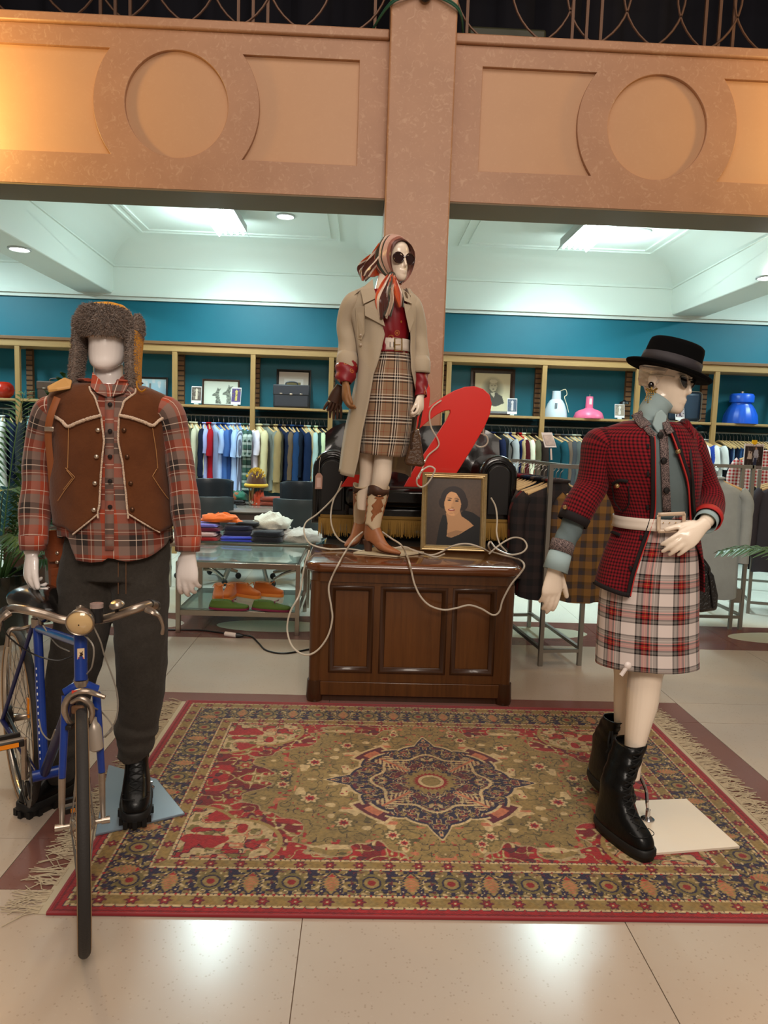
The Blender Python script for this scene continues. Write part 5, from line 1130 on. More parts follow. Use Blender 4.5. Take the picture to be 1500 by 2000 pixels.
# front caliper brake
cc = crown+Vector((0, -.045, -.005))
cal = fig(MB().tube([P(205, 1362, cc.y), P(188, 1356, cc.y), P(168, 1350, cc.y-.01), P(148, 1353, cc.y-.01), P(132, 1366, cc.y), P(126, 1385, cc.y), P(131, 1404, cc.y+.01), P(140, 1416, cc.y+.02)], [(.006, .006), (.007, .008), (.008, .010), (.009, .011), (.010, .011), (.009, .010), (.007, .008), (.006, .008)], 10, smooth=40).build('brake_caliper', ALU, bk))
fig(MB().tube([P(140, 1372, cc.y-.012), P(158, 1364, cc.y-.015), P(174, 1374, cc.y-.01), P(180, 1392, cc.y), P(176, 1410, cc.y+.01)], [(.006, .008), (.008, .009), (.009, .010), (.008, .009), (.006, .007)], 10, smooth=30).build('caliper_arm', ALU, cal))
fig(MB().box(P(147, 1352, cc.y-.018), (.02, .002, .010)).build('caliper_badge', mat('badge_red'), cal, bevel=.002))
for x, y in ((140, 1416), (173, 1412)): fig(MB().box(P(x, y, cc.y+.02), (.018, .05, .012)).build('brake_pad', DRK, cal, bevel=.002))
fig(MB().box(P(152, 1386, cc.y-.002), (.036, .012, .026)).build('mudguard_stub', mat('rusty_steel', (110, 78, 54), .6, .4), bk, bevel=.006))
dy = P(186, 1442, cc.y+.02); fig(MB().lathe([(.004, .062), (.010, .060), (.011, .046), (.015, .040), (.0195, .028), (.0195, -.030), (.012, -.036), (.002, -.037)], dy, 20, axis=(-.1, 0, 1)).build('dynamo', mat('pale_dynamo', (176, 164, 152), .4, .5), bk))
# crank, chainring, pedals, saddle
tb('bottom_bracket', BB-nl*.045, BB+nl*.05, .019, BLUE)
cring = MB(); cpt = lambda a, r, o_: BB-nl*o_+d*(r*math.cos(a))+UZ*(r*math.sin(a))
cring.rings([[cpt(2*PI*k/48, r+(.004 if (k % 2 and r > .09) else 0), o_) for k in range(48)] for r, o_ in ((.072, .052), (.094, .052), (.094, .055), (.072, .055), (.072, .052))], True, False)
for k in range(5): cring.tube([cpt(2*PI*k/5, .015, .053), cpt(2*PI*k/5, .075, .053)], .006, 6)
cr = fig(cring.build('chainring', DRK, bk))
up = Vector((0, 0, 1))*.96+d*-.28; up.normalize()
ca = BB-nl*.068+up*.165; fig(MB().tube([BB-nl*.06, ca], [(.011, .008), (.009, .007)], 10).build('crank_arm', ALU, cr))
cb_ = BB+nl*.062-up*.165; fig(MB().tube([BB+nl*.055, cb_], [(.011, .008), (.009, .007)], 10).build('crank_arm', ALU, cr))
def pedal(c_, s_):
    p_ = MB(); 
    for e in (-1, 1): p_.box(c_+nl*s_*.05+d*.034*e, (.09, .014, .022), mat3=Matrix((tuple(nl), tuple(d), (0, 0, 1))).transposed())
    p_ = fig(p_.build('pedal', DRK, bk, bevel=.003)); fig(MB().tube([c_, c_+nl*s_*.1], .007, 8).build('pedal_axle', ALU, p_))
    fig(MB().box(c_+nl*s_*.05-d*.043, (.055, .004, .013), mat3=Matrix((tuple(nl), tuple(d), (0, 0, 1))).transposed()).build('pedal_reflector', mat('amber_reflector', (226, 130, 20), .25), p_))
pedal(ca, -1); pedal(cb_, 1)
ch = MB(); 
for zz, r1, r2 in ((1, .094, .035), (-1, .094, .035)): ch.tube([BB-nl*.054+UZ*zz*r1, CRW-nl*.05+UZ*zz*r2], .005, 6)
fig(ch.build('chain', DRK, bk)); fig(MB().tube([CRW-nl*.03, CRW-nl*.055], [.05, .03], 20).build('freewheel', DRK, bk))
tb('seat_post', st_top-UZ*.02, st_top+d*.03+UZ*.05, .013, ALU)
sd = MB(); sp_ = st_top+d*.03+UZ*.066+nl*.015; rows = []
for t in np.linspace(0, 1, 22):
    y_ = -.15+.28*t; hw = float(np.interp(t, (0, .1, .45, .7, .9, 1), (.020, .034, .046, .080, .092, .07))); hz_ = 1.25*float(np.interp(t, (0, .15, .6, .9, 1), (.016, .040, .050, .058, .03))); zt = float(np.interp(t, (0, .3, .7, 1), (-.012, 0, .006, .0)))
    rows.append([sp_+d*y_+nl*(hw*math.sin(a))+UZ*(zt+hz_*(.62*math.cos(a) if math.cos(a) > 0 else .9*math.cos(a))) for a in np.linspace(0, 2*PI, 25)[:-1]])
fig(sd.rings(rows, True, True).build('saddle', mat('black_saddle_leather', (10, 9, 9), .25, coat=.3), bk, smooth=60))
tb('seat_cluster', st_top-UZ*.015, st_top+UZ*.015, .02, ALU)
# worn white lettering down the seat tube
lt = MB(); sdv = (BB-st_top).normalized(); sv = Vector((.925, .38, 0))
for k in range(15):
    c_ = st_top.lerp(BB, .30+.042*k)+Vector((.38, -.925, 0))*.0135-sv*.0085; h_ = (.007, .009, .006)[k % 3]
    lt.add([c_-sv*.0025-sdv*h_/2, c_+sv*.0025-sdv*h_/2, c_+sv*.0025*(1 if k % 2 else .2)+sdv*h_/2, c_-sv*.0025+sdv*h_/2], [(0, 1, 2, 3)])
lt = fig(lt.build('lettering', mat('white_transfer', (196, 196, 200), .5), bk, smooth=0)); lt['kind'] = 'stuff'
# cables
CAB = mat('grey_cable', (130, 122, 112), .4); CAK = mat('black_cable', (24, 22, 22), .4)
for pts, m_ in (([(4, 1206, hbz-.03), (14, 1240, hbz-.03), (60, 1275, hbz+.02), (110, 1290, hbz+.04), (142, 1282, hbz+.05)], CAK), ([(180, 1218, hbz-.06), (196, 1252, hbz-.05), (204, 1280, hbz-.03), (228, 1350, hbz), (228, 1400, hbz), (210, 1432, hbz), (188, 1450, cc.y+.02)], CAB),
                ([(160, 1235, hbz-.05), (182, 1262, hbz-.08), (180, 1300, hbz-.07), (170, 1316, hbz-.05)], CAB), ([(84, 1222, hbz+.3), (110, 1258, hbz+.2), (135, 1272, hbz+.06)], CAB), ([(76, 1405, 2.28), (82, 1430, 2.24), (98, 1445, 2.18), (108, 1425, 2.13)], CAB), ([(183, 1382, cc.y), (200, 1392, hbz), (220, 1420, hbz), (205, 1440, hbz)], CAB)):
    fig(MB().tube([P(*q_) for q_ in pts], .0024, 6, smooth=30).build('cable', m_, bk))
wa = CF+wd*-.16-UZ*.20-nf*.012; fig(MB().box(wa, (.004, .02, .075), mat3=Matrix((tuple(nf), tuple(wd), (0, 0, 1))).transposed()).build('spoke_reflector', mat('amber_reflector'), bk))
for s_ in (0,): fig(MB().box(CRW+d*-.19+UZ*.10-nl*.006, (.006, .02, .07), mat3=Matrix((tuple(nl), tuple(d), (0, 0, 1))).transposed()).build('spoke_reflector', mat('amber_reflector'), bk))
rb_ = CRW-d*.0+UZ*.36-d*.06; fig(MB().tube([rb_-nl*.05-UZ*.06, rb_-nl*.04, rb_, rb_+nl*.04, rb_+nl*.05-UZ*.06], .008, 8, smooth=20).build('rear_brake', ALU, bk))

# ---------------------------------------------------------------- rug
def vnoise(x, y, seed=0):
    rs = np.random.RandomState(seed); T = rs.rand(64, 64); xi = np.floor(x).astype(int); yi = np.floor(y).astype(int); fx = x-xi; fy = y-yi; fx = fx*fx*(3-2*fx); fy = fy*fy*(3-2*fy)
    g = lambda i, j: T[i % 64, j % 64]
    return (g(xi, yi)*(1-fx)+g(xi+1, yi)*fx)*(1-fy)+(g(xi, yi+1)*(1-fx)+g(xi+1, yi+1)*fx)*fy
RX0, RX1, RY0, RY1 = -.895, 1.562, 2.047, 3.785
RW, RH = RX1-RX0, RY1-RY0
def rugfn(u, v):
    x = (u-.5)*RW; y = (v-.5)*RH; ax, ay = np.abs(x), np.abs(y); C = np.zeros(u.shape+(3,))
    GOLD_, RED_, NAVY_, CRM, MAR, OLV, DKR, SAL, BLK_ = [np.array(c, float) for c in ((142, 116, 66), (156, 26, 30), (34, 24, 52), (196, 168, 122), (92, 24, 40), (122, 104, 56), (116, 18, 26), (184, 106, 74), (44, 30, 32))]
    def put(m, c): C[m] = c
    def flower(m0, px, py, r, cols, n=6, ph=0.):
        dx, dy = x-px, y-py; rr = np.hypot(dx, dy); th = np.arctan2(dy, dx)+ph; e = r*(1+.22*np.cos(n*th))
        for k, c in zip((1., .72, .42, .2), cols): put(m0 & (rr < e*k), c)
    e = np.minimum(RW/2-ax, RH/2-ay)                       # distance from the rug's edge
    horiz = (RH/2-ay) < (RW/2-ax)                           # which side's border we are on
    s = np.where(horiz, x, y)                               # running coordinate of the border
    put(e >= 0, RED_); put((e > .010) & (e < .014), DKR)
    # guard stripes: gold with zigzag edges and red flowers
    def guard(a, b):
        m = (e >= a) & (e < b); put(m, GOLD_); t = (e-a)/(b-a)
        put(m & (((s*9+t*.5) % 1) < .5), GOLD_*.88+np.array((18, 10, 0)))
        z = (s % .034)/.034; edge = np.minimum(t, 1-t)
        put(m & (edge < .20), CRM); put(m & (edge < .20) & (np.abs(z-.5) < .28) & (np.sin(s*185+t*9) > -.2), BLK_); put(m & (edge < .06), NAVY_); put(m & (edge < .12) & (np.abs(z-.25) < .12), RED_)
        q = ((s+.05) % .1)-.05; d = np.hypot(q, (t-.5)*(b-a)); th = np.arctan2((t-.5)*(b-a), q); pe = .019*(1+.25*np.cos(6*th))
        put(m & (d < pe), MAR); put(m & (d < pe*.62), RED_*.9); put(m & (d < .004), CRM)
    guard(.028, .100); guard(.226, .292)
    a, b = .100, .226; m = (e >= a) & (e < b); t = (e-a)/(b-a); put(m, NAVY_)
    per = .26; k = np.floor(s/per+.5); q = s-k*per; w = (t-.5)*(b-a)
    n1 = vnoise(np.abs(q)*70+3, w*70+9, 5); n2 = vnoise(np.abs(q)*120+50, w*110+30, 8)
    put(m & (n1 > .58), OLV); put(m & (n1 > .66), GOLD_*.95); put(m & (n2 > .76), CRM); put(m & (n2 < .13), MAR)
    put(m & (np.abs(n1-.56) < .012), BLK_)
    pt = np.hypot(q/.032, w/.034); put(m & (pt < 1.35), OLV*.9); put(m & (pt < 1), NAVY_); put(m & (pt < .8), GOLD_); put(m & (pt < .42), RED_*.85)
    q2 = np.abs(q)-per/2; lf = np.abs(q2)-.028*np.clip(1-np.abs((w+.004)/.056)**1.6, 0, 1)*(1+.18*np.sin(w*420)); put(m & (lf < .007), NAVY_); put(m & (lf < 0), GOLD_*1.05); put(m & (lf < -.008) & (np.sin(w*480+np.abs(q2)*300) > -.2), SAL); put(m & (lf < -.004) & (w > .030), RED_)
    # the field
    m = e >= .292; hx, hy = RW/2-.292, RH/2-.292
    put(m, RED_)
    va = vnoise(ax*11, ay*13, 2); vb = vnoise(ax*22+7, ay*24+3, 3); vc = vnoise(ax*48+5, ay*50+1, 4); vd = vnoise(ax*30+11, ay*30+20, 6)
    put(m & (va > .62), DKR); put(m & (np.abs(vb-.5) < .045), GOLD_); put(m & (np.abs(vb-.5) < .014), CRM); put(m & (vc > .80), GOLD_); put(m & (vc > .87), CRM); put(m & (vd < .17), MAR); put(m & (np.abs(vd-.17) < .02), BLK_)
    # cream corner pieces with scalloped red edge
    cd_ = np.hypot((hx-ax)/1.12, (hy-ay)); th = np.arctan2(hy-ay, (hx-ax)/1.12); sc = .30+.05*np.abs(np.sin(3*th))
    sp = m & (cd_ < sc); put(sp, GOLD_*1.1); sp2 = m & (cd_ < sc-.016); put(sp2, CRM*.95)
    put(sp2 & (np.abs(vb-.5) < .06), SAL); put(sp2 & (vd > .66), MAR); put(sp2 & (vd > .72), RED_); put(sp2 & (vc > .74), OLV); put(sp2 & (np.abs(vb-.62) < .018), BLK_); put(sp2 & (va < .22), RED_)
    # gold ground around the medallion
    ph = np.arctan2(ay/.54, ax/.68); rho = np.hypot(ax/.70, ay/.56)+.07*np.cos(10*ph)-.04*np.abs(np.sin(5*ph))+.26*(va-.5)+.10*(vb-.5); g = m & (rho < 1)
    put(m & (rho < 1.018), CRM*.85); put(g, GOLD_)
    put(g & (va > .55), GOLD_*.90); put(g & (np.abs(vb-.5) < .022), OLV*.72); put(g & (np.abs(vd-.42) < .018), BLK_*1.2); put(g & (vb > .80), CRM); put(g & (vc > .87), RED_); put(g & (vd < .12), SAL)
    for px, py, r in ((.50, .16, .045), (.36, .34, .04), (.18, .42, .035), (.62, .05, .035), (.14, .47, .03)):
        for sx in (-1, 1):
            for sy in (-1, 1): flower(g, px*sx, py*sy, r, (OLV*.8, CRM, RED_, MAR), 7, px*9)
    for px, py, r in ((.80, .12, .05), (.70, .34, .05), (.45, .50, .045), (.86, .30, .04), (.60, .48, .04)):
        for sx in (-1, 1):
            for sy in (-1, 1): flower(m & (rho > 1.04) & ~sp, px*sx, py*sy, r, (MAR, GOLD_, RED_, CRM), 6, py*7)
    # the navy star
    r = np.hypot(x, y); th = np.arctan2(y, x); f4 = np.abs(((th+PI/4) % (PI/2))-PI/4); lobes = .315+.035*np.abs(np.cos(4*th))**.6-.03*(f4 > .62); tip = .445*(1-f4/.52)
    tip2 = np.where(f4 < .17, .445-f4*.75, 0); R_ = np.maximum(lobes, np.maximum(tip2, 0))
    sq = (f4 > .52) & (r < .40) & (r > .30)
    put(m & sq, CRM); put(m & (f4 > .56) & (r < .387) & (r > .30), MAR); put(m & (f4 > .68) & (r < .37) & (r > .30), SAL)
    st = m & (r < R_); put(m & (r < R_+.012), CRM); put(st, NAVY_)
    fq = vnoise(np.abs(f4)*r*60+4, r*60, 9); fr = vnoise(f4*r*110+9, r*105+5, 12)
    ins = st & (r < R_-.012); put(ins & (fq > .64), MAR); put(ins & (np.abs(fq-.5) < .055), CRM*.92); put(ins & (fr > .78), GOLD_); put(ins & (fr < .16), SAL); put(ins & (np.abs(r-.235-.02*np.cos(8*th)) < .0065), CRM)
    spk = ins & (np.abs(f4-PI/4) < .16) & (r > .13) & (r < .30); put(spk & (np.sin(r*260+np.abs(f4-PI/4)*60) > 0), CRM); put(spk & (np.abs(f4-PI/4)*r < .006), SAL)
    pe = .098+.006*np.cos(16*th); put(m & (r < pe), GOLD_); put(m & (r < .070+.006*np.cos(24*th)), RED_*.9); put(m & (r < .055), CRM); put(m & (r < .040), OLV); put(m & (r < .036), GOLD_)
    # pile irregularity: dye lots differ a little
    C *= (.78+.2*vnoise(u*300, v*220, 20))[..., None]*(.94+.12*vnoise(u*9, v*7, 21))[..., None]
    return C[..., 0], C[..., 1], C[..., 2]
rug = thing('rug', 'red and gold oriental rug with navy star medallion spread before the desk', 'rug', loc=((RX0+RX1)/2, (RY0+RY1)/2, 0))
printed('pile', RW, RH, 720, 510, rugfn, Matrix.Translation((0, 0, .0072)), rug, vcol('rug_wool', .95, .1, .25, (420, .35)))
BND = mat('red_binding', (128, 18, 26), .9, sheen=.3)
eg = MB()
for x0, x1, y0, y1 in ((-RW/2-.004, RW/2+.004, -RH/2-.006, -RH/2+.004), (-RW/2-.004, RW/2+.004, RH/2-.004, RH/2+.006), (-RW/2-.006, -RW/2+.004, -RH/2, RH/2), (RW/2-.004, RW/2+.006, -RH/2, RH/2)): eg.bb(x0, x1, y0, y1, .0005, .0082)
eg.build('binding', BND, rug, bevel=.002)
FRG = mat('fringe_cotton', (176, 160, 134), .95)
for sx in (-1, 1):
    fr = MB(); fr.bb(sx*RW/2-.02+sx*.02, sx*RW/2+.02+sx*.02, -RH/2, RH/2, .0006, .0022)
    for k in range(560):
        y = -RH/2+RH*random.random(); L_ = random.uniform(.06, .13); a = random.gauss(0, .35); dx = sx*L_*math.cos(a); dy_ = L_*math.sin(a); x0 = sx*(RW/2+.03)
        c0 = (x0, y, .003); c1 = (x0+dx*.5, y+dy_*.3+random.gauss(0, .006), random.uniform(.003, .008)); c2 = (x0+dx, y+dy_+random.gauss(0, .012), .003)
        fr.tube([c0, c1, c2], .0016, 4, caps=False)
    fr = fr.build('fringe', FRG, rug, smooth=60); fr['kind'] = 'stuff'

# ---------------------------------------------------------------- desk
WOOD = mat('walnut_varnish', (68, 38, 16), .3, coat=.25, wave=(30, 2, (96, 57, 25))); WOODH = mat('walnut_varnish_top', (84, 46, 22), .16, coat=.6, wave=(26, 0, (106, 60, 30))); WOODD = mat('walnut_dark', (48, 26, 11), .36, coat=.2, wave=(30, 2, (68, 38, 17)))
dx0, dx1, dyf, dyb = -.25, .852, 3.83, 4.46; dcx = (dx0+dx1)/2
desk = thing('desk', 'varnished walnut desk with three framed front panels standing on the rug\'s edge', 'desk', loc=(dcx, 4.14, 0))
def rrect(x0, x1, y0, y1, r, z, n=8):
    pts = []
    for cx, cy, a0 in ((x1-r, y0+r, -90), (x1-r, y1-r, 0), (x0+r, y1-r, 90), (x0+r, y0+r, 180)):
        pts += [(cx+r*math.cos(R(a0+90*k/n)), cy+r*math.sin(R(a0+90*k/n)), z) for k in range(n+1)]
    return pts
L0 = lambda o: fig(o)
tp = MB(); tp.rings([rrect(dx0-.04+i, dx1+.045-i, dyf-.035+i, dyb+.04-i, .10-i*.5, z) for i, z in ((.014, .722), (.004, .728), (0, .738), (0, .752), (.004, .764), (.014, .772))], True, True); L0(tp.build('desk_top', WOODH, desk, smooth=50))
apron = MB(); apron.rings([rrect(dx0-.005, dx1+.005, dyf-.004, dyb, .06, z) for z in (.668, .722)], True, True); L0(apron.build('apron', WOOD, desk, smooth=50))
core = MB(); core.rings([rrect(dx0+.012, dx1-.012, dyf+.045, dyb-.01, .04, z) for z in (.10, .668)], True, True); L0(core.build('carcass', WOODD, desk))
def pq(px, py): p_ = P(px, py, dyf); return (p_.x, p_.z)
zt, zb_ = .642, .168
PN = [(-.145, .085), (.128, .485), (.520, .752)]
hol = [[(a, zb_), (b_, zb_), (b_, zt), (a, zt)] for a, b_ in PN]
plate_o = plate('front_frame', [[(dx0+.03, .115), (dx1-.035, .115), (dx1-.035, .668), (dx0+.03, .668)]]+hol, .03, FRONT(dyf+.022), WOOD, desk, bevel=.002, seg=1); L0(plate_o)
for a, b_ in PN:
    pn = L0(MB().bb(a-.004, b_+.004, dyf+.032, dyf+.040, zb_-.004, zt+.004).build('panel', mat('walnut_panel', (80, 45, 19), .28, coat=.3, wave=(24, 2, (106, 63, 28))), desk))
    q = [(a, dyf+.012, zb_), (b_, dyf+.012, zb_), (b_, dyf+.012, zt), (a, dyf+.012, zt)]; md_ = MB()
    rows = []
    for o_, y_ in ((-.008, 0.008), (-.004, -.002), (.006, -.004), (.014, .004), (.022, .010), (.026, .020)):
        rows.append([(x+(o_ if x == a else -o_), dyf+.006+y_, z+(o_ if z == zb_ else -o_)) for x, _, z in q])
    md_.rings(rows, True, False); fig(md_.build('moulding', WOODD, pn, smooth=60))
for x in (dx0+.028, dx1-.03):
    L0(MB().tube([(x, dyf+.03, .118), (x, dyf+.03, .668)], .034, 20).build('corner_post', WOOD, desk)); L0(MB().tube([(x, dyf+.032, .0), (x, dyf+.032, .02), (x, dyf+.032, .118)], [.042, .046, .042], 20).build('post_foot', WOODD, desk))
L0(MB().bb(dx0+.05, dx1-.055, dyf+.004, dyf+.05, .035, .112).build('plinth', WOOD, desk, bevel=.004)); L0(MB().bb(dx0+.04, dx1-.04, dyf+.02, dyb-.02, .0, .035).build('plinth_base', WOODD, desk))
for x0, x1 in ((dx0, dx0+.02), (dx1-.02, dx1)): L0(MB().bb(x0, x1, dyf+.06, dyb-.01, .02, .668).build('side_panel', WOOD, desk, bevel=.003))

# ---------------------------------------------------------------- podium and black leather settee behind the desk
tag(box('display_podium', -.22, .96, 4.56, 5.36, 0, .765, mat('podium_black', (20, 18, 18), .6), bevel=.01), 'low dark podium hidden behind the desk carrying the leather settee', 'podium')
LEA = mat('black_settee_leather', (9, 8, 8), .24, coat=.45, bump=(14, .25))
sxl, sxr = P(618, 960, 4.75).x, P(1002, 960, 4.75).x; scx = (sxl+sxr)/2; Z0 = .765
sof = thing('settee', 'black leather wingback settee with gold fringe behind the desk', 'settee', loc=(scx, 5.0, Z0))
def arm_outline(x0, x1, z0, z1):
    r = (x1-x0)/2*.98; c_ = ((x0+x1)/2, z1-r); return [(x0, z0), (x1, z0)]+[(c_[0]+r*math.cos(a), c_[1]+r*math.sin(a)) for a in np.linspace(0, PI, 17)]
za = P(640, 888, 4.72).z
for x0, x1 in ((sxl, sxl+.20), (sxr-.20, sxr)):
    o = plate('arm', [arm_outline(x0, x1, Z0+.13, za)], .55, FRONT(5.03), LEA, sof, bevel=.03, seg=4); fig(o)
    f_ = plate('arm_front', [arm_outline(x0+.035, x1-.035, Z0+.20, za-.04)], .03, FRONT(4.742), mat('black_leather_matte', (22, 20, 20), .4), sof, bevel=.006); fig(f_)
    fig(MB().tube([(x, 4.755, z) for x, z in arm_outline(x0+.012, x1-.012, Z0+.16, za-.015)], .007, 8, closed=True).build('piping', LEA, sof))
zs = P(700, 948, 4.75).z
fig(MB().bb(sxl+.18, sxr-.18, 4.72, 5.25, zs-.14, zs).build('seat_cushion', LEA, sof, bevel=.04))
fig(MB().bb(sxl+.02, sxr-.02, 4.76, 5.28, Z0+.10, zs-.14).build('base', LEA, sof, bevel=.02))
def sofback(x0, x1, zt_, flip):
    g = []
    for i in range(15):
        t = i/14; row = []
        for j in range(17):
            s_ = j/16; x = x0+(x1-x0)*s_; z = zs-.05+(zt_-zs+.05)*t
            y = 5.16+.10*t-.05*math.sin(PI*s_)*math.sin(PI*min(1, t*1.1))-(.10*(1-s_ if not flip else s_)**3)
            o_ = (1-s_ if not flip else s_); z -= t*(.10*o_**6+.03*(1-o_)**2)
            row.append((x, y-.012*math.cos(s_*PI*5)*math.sin(t*PI*2.5), z))
        g.append(row)
    bk_ = [[(x, y+.12, z) for x, y, z in r] for r in g]
    m_ = MB(); m_.rings([a+list(reversed(b_)) for a, b_ in zip(g, bk_)], True, True); return fig(m_.build('backrest', LEA, sof, smooth=60, bevel=.0))
xm = scx
sofback(sxl+.03, xm-.01, P(650, 818, 5.2).z, False); sofback(xm+.01, sxr-.03, P(960, 830, 5.2).z, True)
fig(MB().bb(sxl+.03, sxr-.03, 4.73, 4.76, Z0+.145, Z0+.165).build('fringe_braid', mat('gold_braid', (132, 98, 34), .6), sof, bevel=.003))
fr = MB()
for k in range(420):
    x = sxl+.02+(sxr-sxl-.04)*k/420; L_ = .10+.03*random.random(); fr.add([(x-.0016, 4.735, Z0+.15), (x+.0016, 4.735, Z0+.15), (x+.0016+random.gauss(0, .002), 4.728+random.gauss(0, .003), Z0+.15-L_), (x-.0016, 4.73, Z0+.15-L_)], [(0, 1, 2, 3)])
f_ = fig(fr.build('fringe', mat('gold_fringe', (150, 112, 44), .7), sof, smooth=0)); f_['kind'] = 'stuff'
for sx in (sxl+.06, sxr-.06):
    for yy in (4.82, 5.2): fig(MB().tube([(sx, yy, Z0), (sx, yy, Z0+.12)], [.018, .026], 12).build('leg', mat('dark_leg', (40, 24, 14), .4), sof))
tgp = P(622, 940, 4.71); pt_ = thing('price_tag', 'cardboard price tag hanging from the settee\'s left arm', 'tag', loc=tuple(tgp))
fig(MB().prism([P(615, 955, 4.715), P(629, 955, 4.715), P(630, 930, 4.715), P(626, 924, 4.715), P(620, 924, 4.715), P(616, 930, 4.715)], (0, 0, 0), (0, -.002, 0)).build('card', mat('kraft_card', (176, 136, 120), .8), pt_, smooth=0)); fig(MB().prism([P(618.5, 952, 4.713), P(626.5, 952, 4.713), P(626.5, 933, 4.713), P(618.5, 933, 4.713)], (0, 0, 0), (0, -.001, 0)).build('sticker', mat('pale_sticker', (206, 172, 160), .6), pt_, smooth=0))
fig(MB().tube([P(623, 925, 4.714), P(624, 905, 4.715), P(626, 893, 4.72)], .0014, 5).build('string', mat('white_string', (200, 190, 180), .8), pt_))

# ---------------------------------------------------------------- big red letter
YL = 4.68
def px2(pts): return [(P(x, y, YL).x, P(x, y, YL).z) for x, y in pts]
outer = [(668, 949), (738, 949), (760, 915), (792, 866), (812, 842), (832, 824), (852, 809), (868, 801), (879, 800), (880, 806), (872, 822), (838, 874), (812, 912), (791, 949), (872, 951), (896, 914), (922, 872), (944, 834), (955, 808), (958, 788), (954, 772), (942, 761), (926, 756), (908, 757), (888, 764), (868, 775), (850, 787), (836, 797), (838, 775), (838, 758), (834, 748), (822, 744), (810, 750), (798, 772), (770, 810), (720, 876)]
red = tag(plate('letter_sign', [px2(outer)], .05, FRONT(YL), mat('red_lacquer', (220, 34, 20), .35, coat=.2), None, bevel=.004), 'large red italic letter n leaning on the settee behind the desk', 'letter sign')

# ---------------------------------------------------------------- framed oil portrait on the desk
def poly(u, v, pts):
    ins = np.zeros(u.shape, bool); n = len(pts); j = n-1
    for i in range(n):
        xi, yi = pts[i]; xj, yj = pts[j]
        c_ = ((yi > v) != (yj > v)) & (u < (xj-xi)*(v-yi)/(yj-yi+1e-12)+xi); ins ^= c_; j = i
    return ins
def cpx(X, Y): return ((X-565)/718, 1-(Y-305)/850)
def portrait(u, v):
    C = np.zeros(u.shape+(3,)); C[:] = (52, 38, 29); C += ((1-np.hypot(u-.8, v-.6))*40)[..., None]*np.array((1, .85, .7)); C *= (.94+.12*vnoise(u*40, v*50, 3))[..., None]
    el = lambda X, Y, rx, ry, rot=0: (((u-cpx(X, Y)[0])*math.cos(rot)+(v-cpx(X, Y)[1])*1.19*math.sin(rot))/(rx/718))**2+((-(u-cpx(X, Y)[0])*math.sin(rot)+(v-cpx(X, Y)[1])*1.19*math.cos(rot))/(ry/714))**2
    pg = lambda L_: poly(u, v, [cpx(*q) for q in L_])
    sk = lambda k: np.array((222, 166, 116))*k
    C[pg([(780, 770), (740, 900), (700, 1160), (1280, 1160), (1290, 800), (1180, 730), (1060, 700), (960, 800)])] = (13, 12, 14)
    C[pg([(820, 740), (850, 880), (840, 1040), (900, 1055), (1000, 1015), (1195, 895), (1130, 840), (1030, 780), (1000, 700)])] = sk(.86)
    m = pg([(845, 1000), (860, 1050), (960, 1035), (1060, 970), (960, 960)]); C[m] = sk(.72)
    C[el(918, 555, 168, 150) < 1] = (32, 18, 16); C[el(795, 615, 72, 76) < 1] = (34, 19, 17); C[el(1045, 615, 66, 96) < 1] = (34, 19, 17)
    C[(el(908, 625, 112, 155) < 1)] = sk(1.0); C[(el(965, 650, 60, 120) < 1) & (el(908, 625, 112, 155) < 1)] = sk(.90)
    C[pg([(830, 500), (880, 470), (950, 490), (1000, 560), (1020, 620), (1080, 540), (1000, 430), (880, 410), (800, 470), (770, 560), (800, 600)])] = (35, 19, 17)
    for X, Y in ((862, 582), (962, 590)):
        C[el(X, Y, 26, 9) < 1] = (52, 30, 26); C[el(X, Y+2, 9, 7) < 1] = (20, 12, 12); C[el(X, Y-26, 36, 5, -.12) < 1] = (70, 42, 32)
    C[el(905, 650, 14, 34) < 1] = sk(.93); C[el(905, 672, 22, 8) < 1] = sk(.76); C[el(893, 703, 46, 15) < 1] = (150, 56, 52); C[el(893, 700, 34, 5) < 1] = (226, 200, 180); C[el(890, 745, 34, 6) < 1] = sk(.86)
    return C[..., 0], C[..., 1], C[..., 2]
fo = PZ(886, 1079, DZ)+Vector((0, .06, 0)); pw, phh = .395, .475
pa = thing('framed_portrait', 'gilt framed oil portrait of a dark haired woman leaning on the desk', 'painting', loc=tuple(fo)); pa.rotation_euler = (R(-7), 0, R(-1))
GILT = mat('worn_gilt', (186, 160, 112), .3, .7, var=(40, .6), col2=(214, 192, 146)); q = [(-pw/2, 0), (pw/2, 0), (pw/2, phh), (-pw/2, phh)]
m_ = MB(); m_.rings([[(x+(o_ if x < 0 else -o_), y_, z+(o_ if z == 0 else -o_)) for x, z in q] for o_, y_ in ((0, .0), (0, -.022), (.006, -.028), (.012, -.024), (.016, -.026), (.022, -.020), (.026, -.022), (.034, -.010), (.034, .0), (0, 0))], True, False); m_.build('picture_frame', GILT, pa, smooth=30)
MB().bb(-pw/2+.01, pw/2-.01, .0, .006, .01, phh-.01).build('backing', mat('frame_backing', (90, 66, 44), .9), pa)
printed('canvas', pw-.064, phh-.064, 170, 210, portrait, Matrix(((1, 0, 0, 0), (0, 0, -1, -.006), (0, 1, 0, phh/2), (0, 0, 0, 1))), pa, vcol('oil_paint', .35, .4))

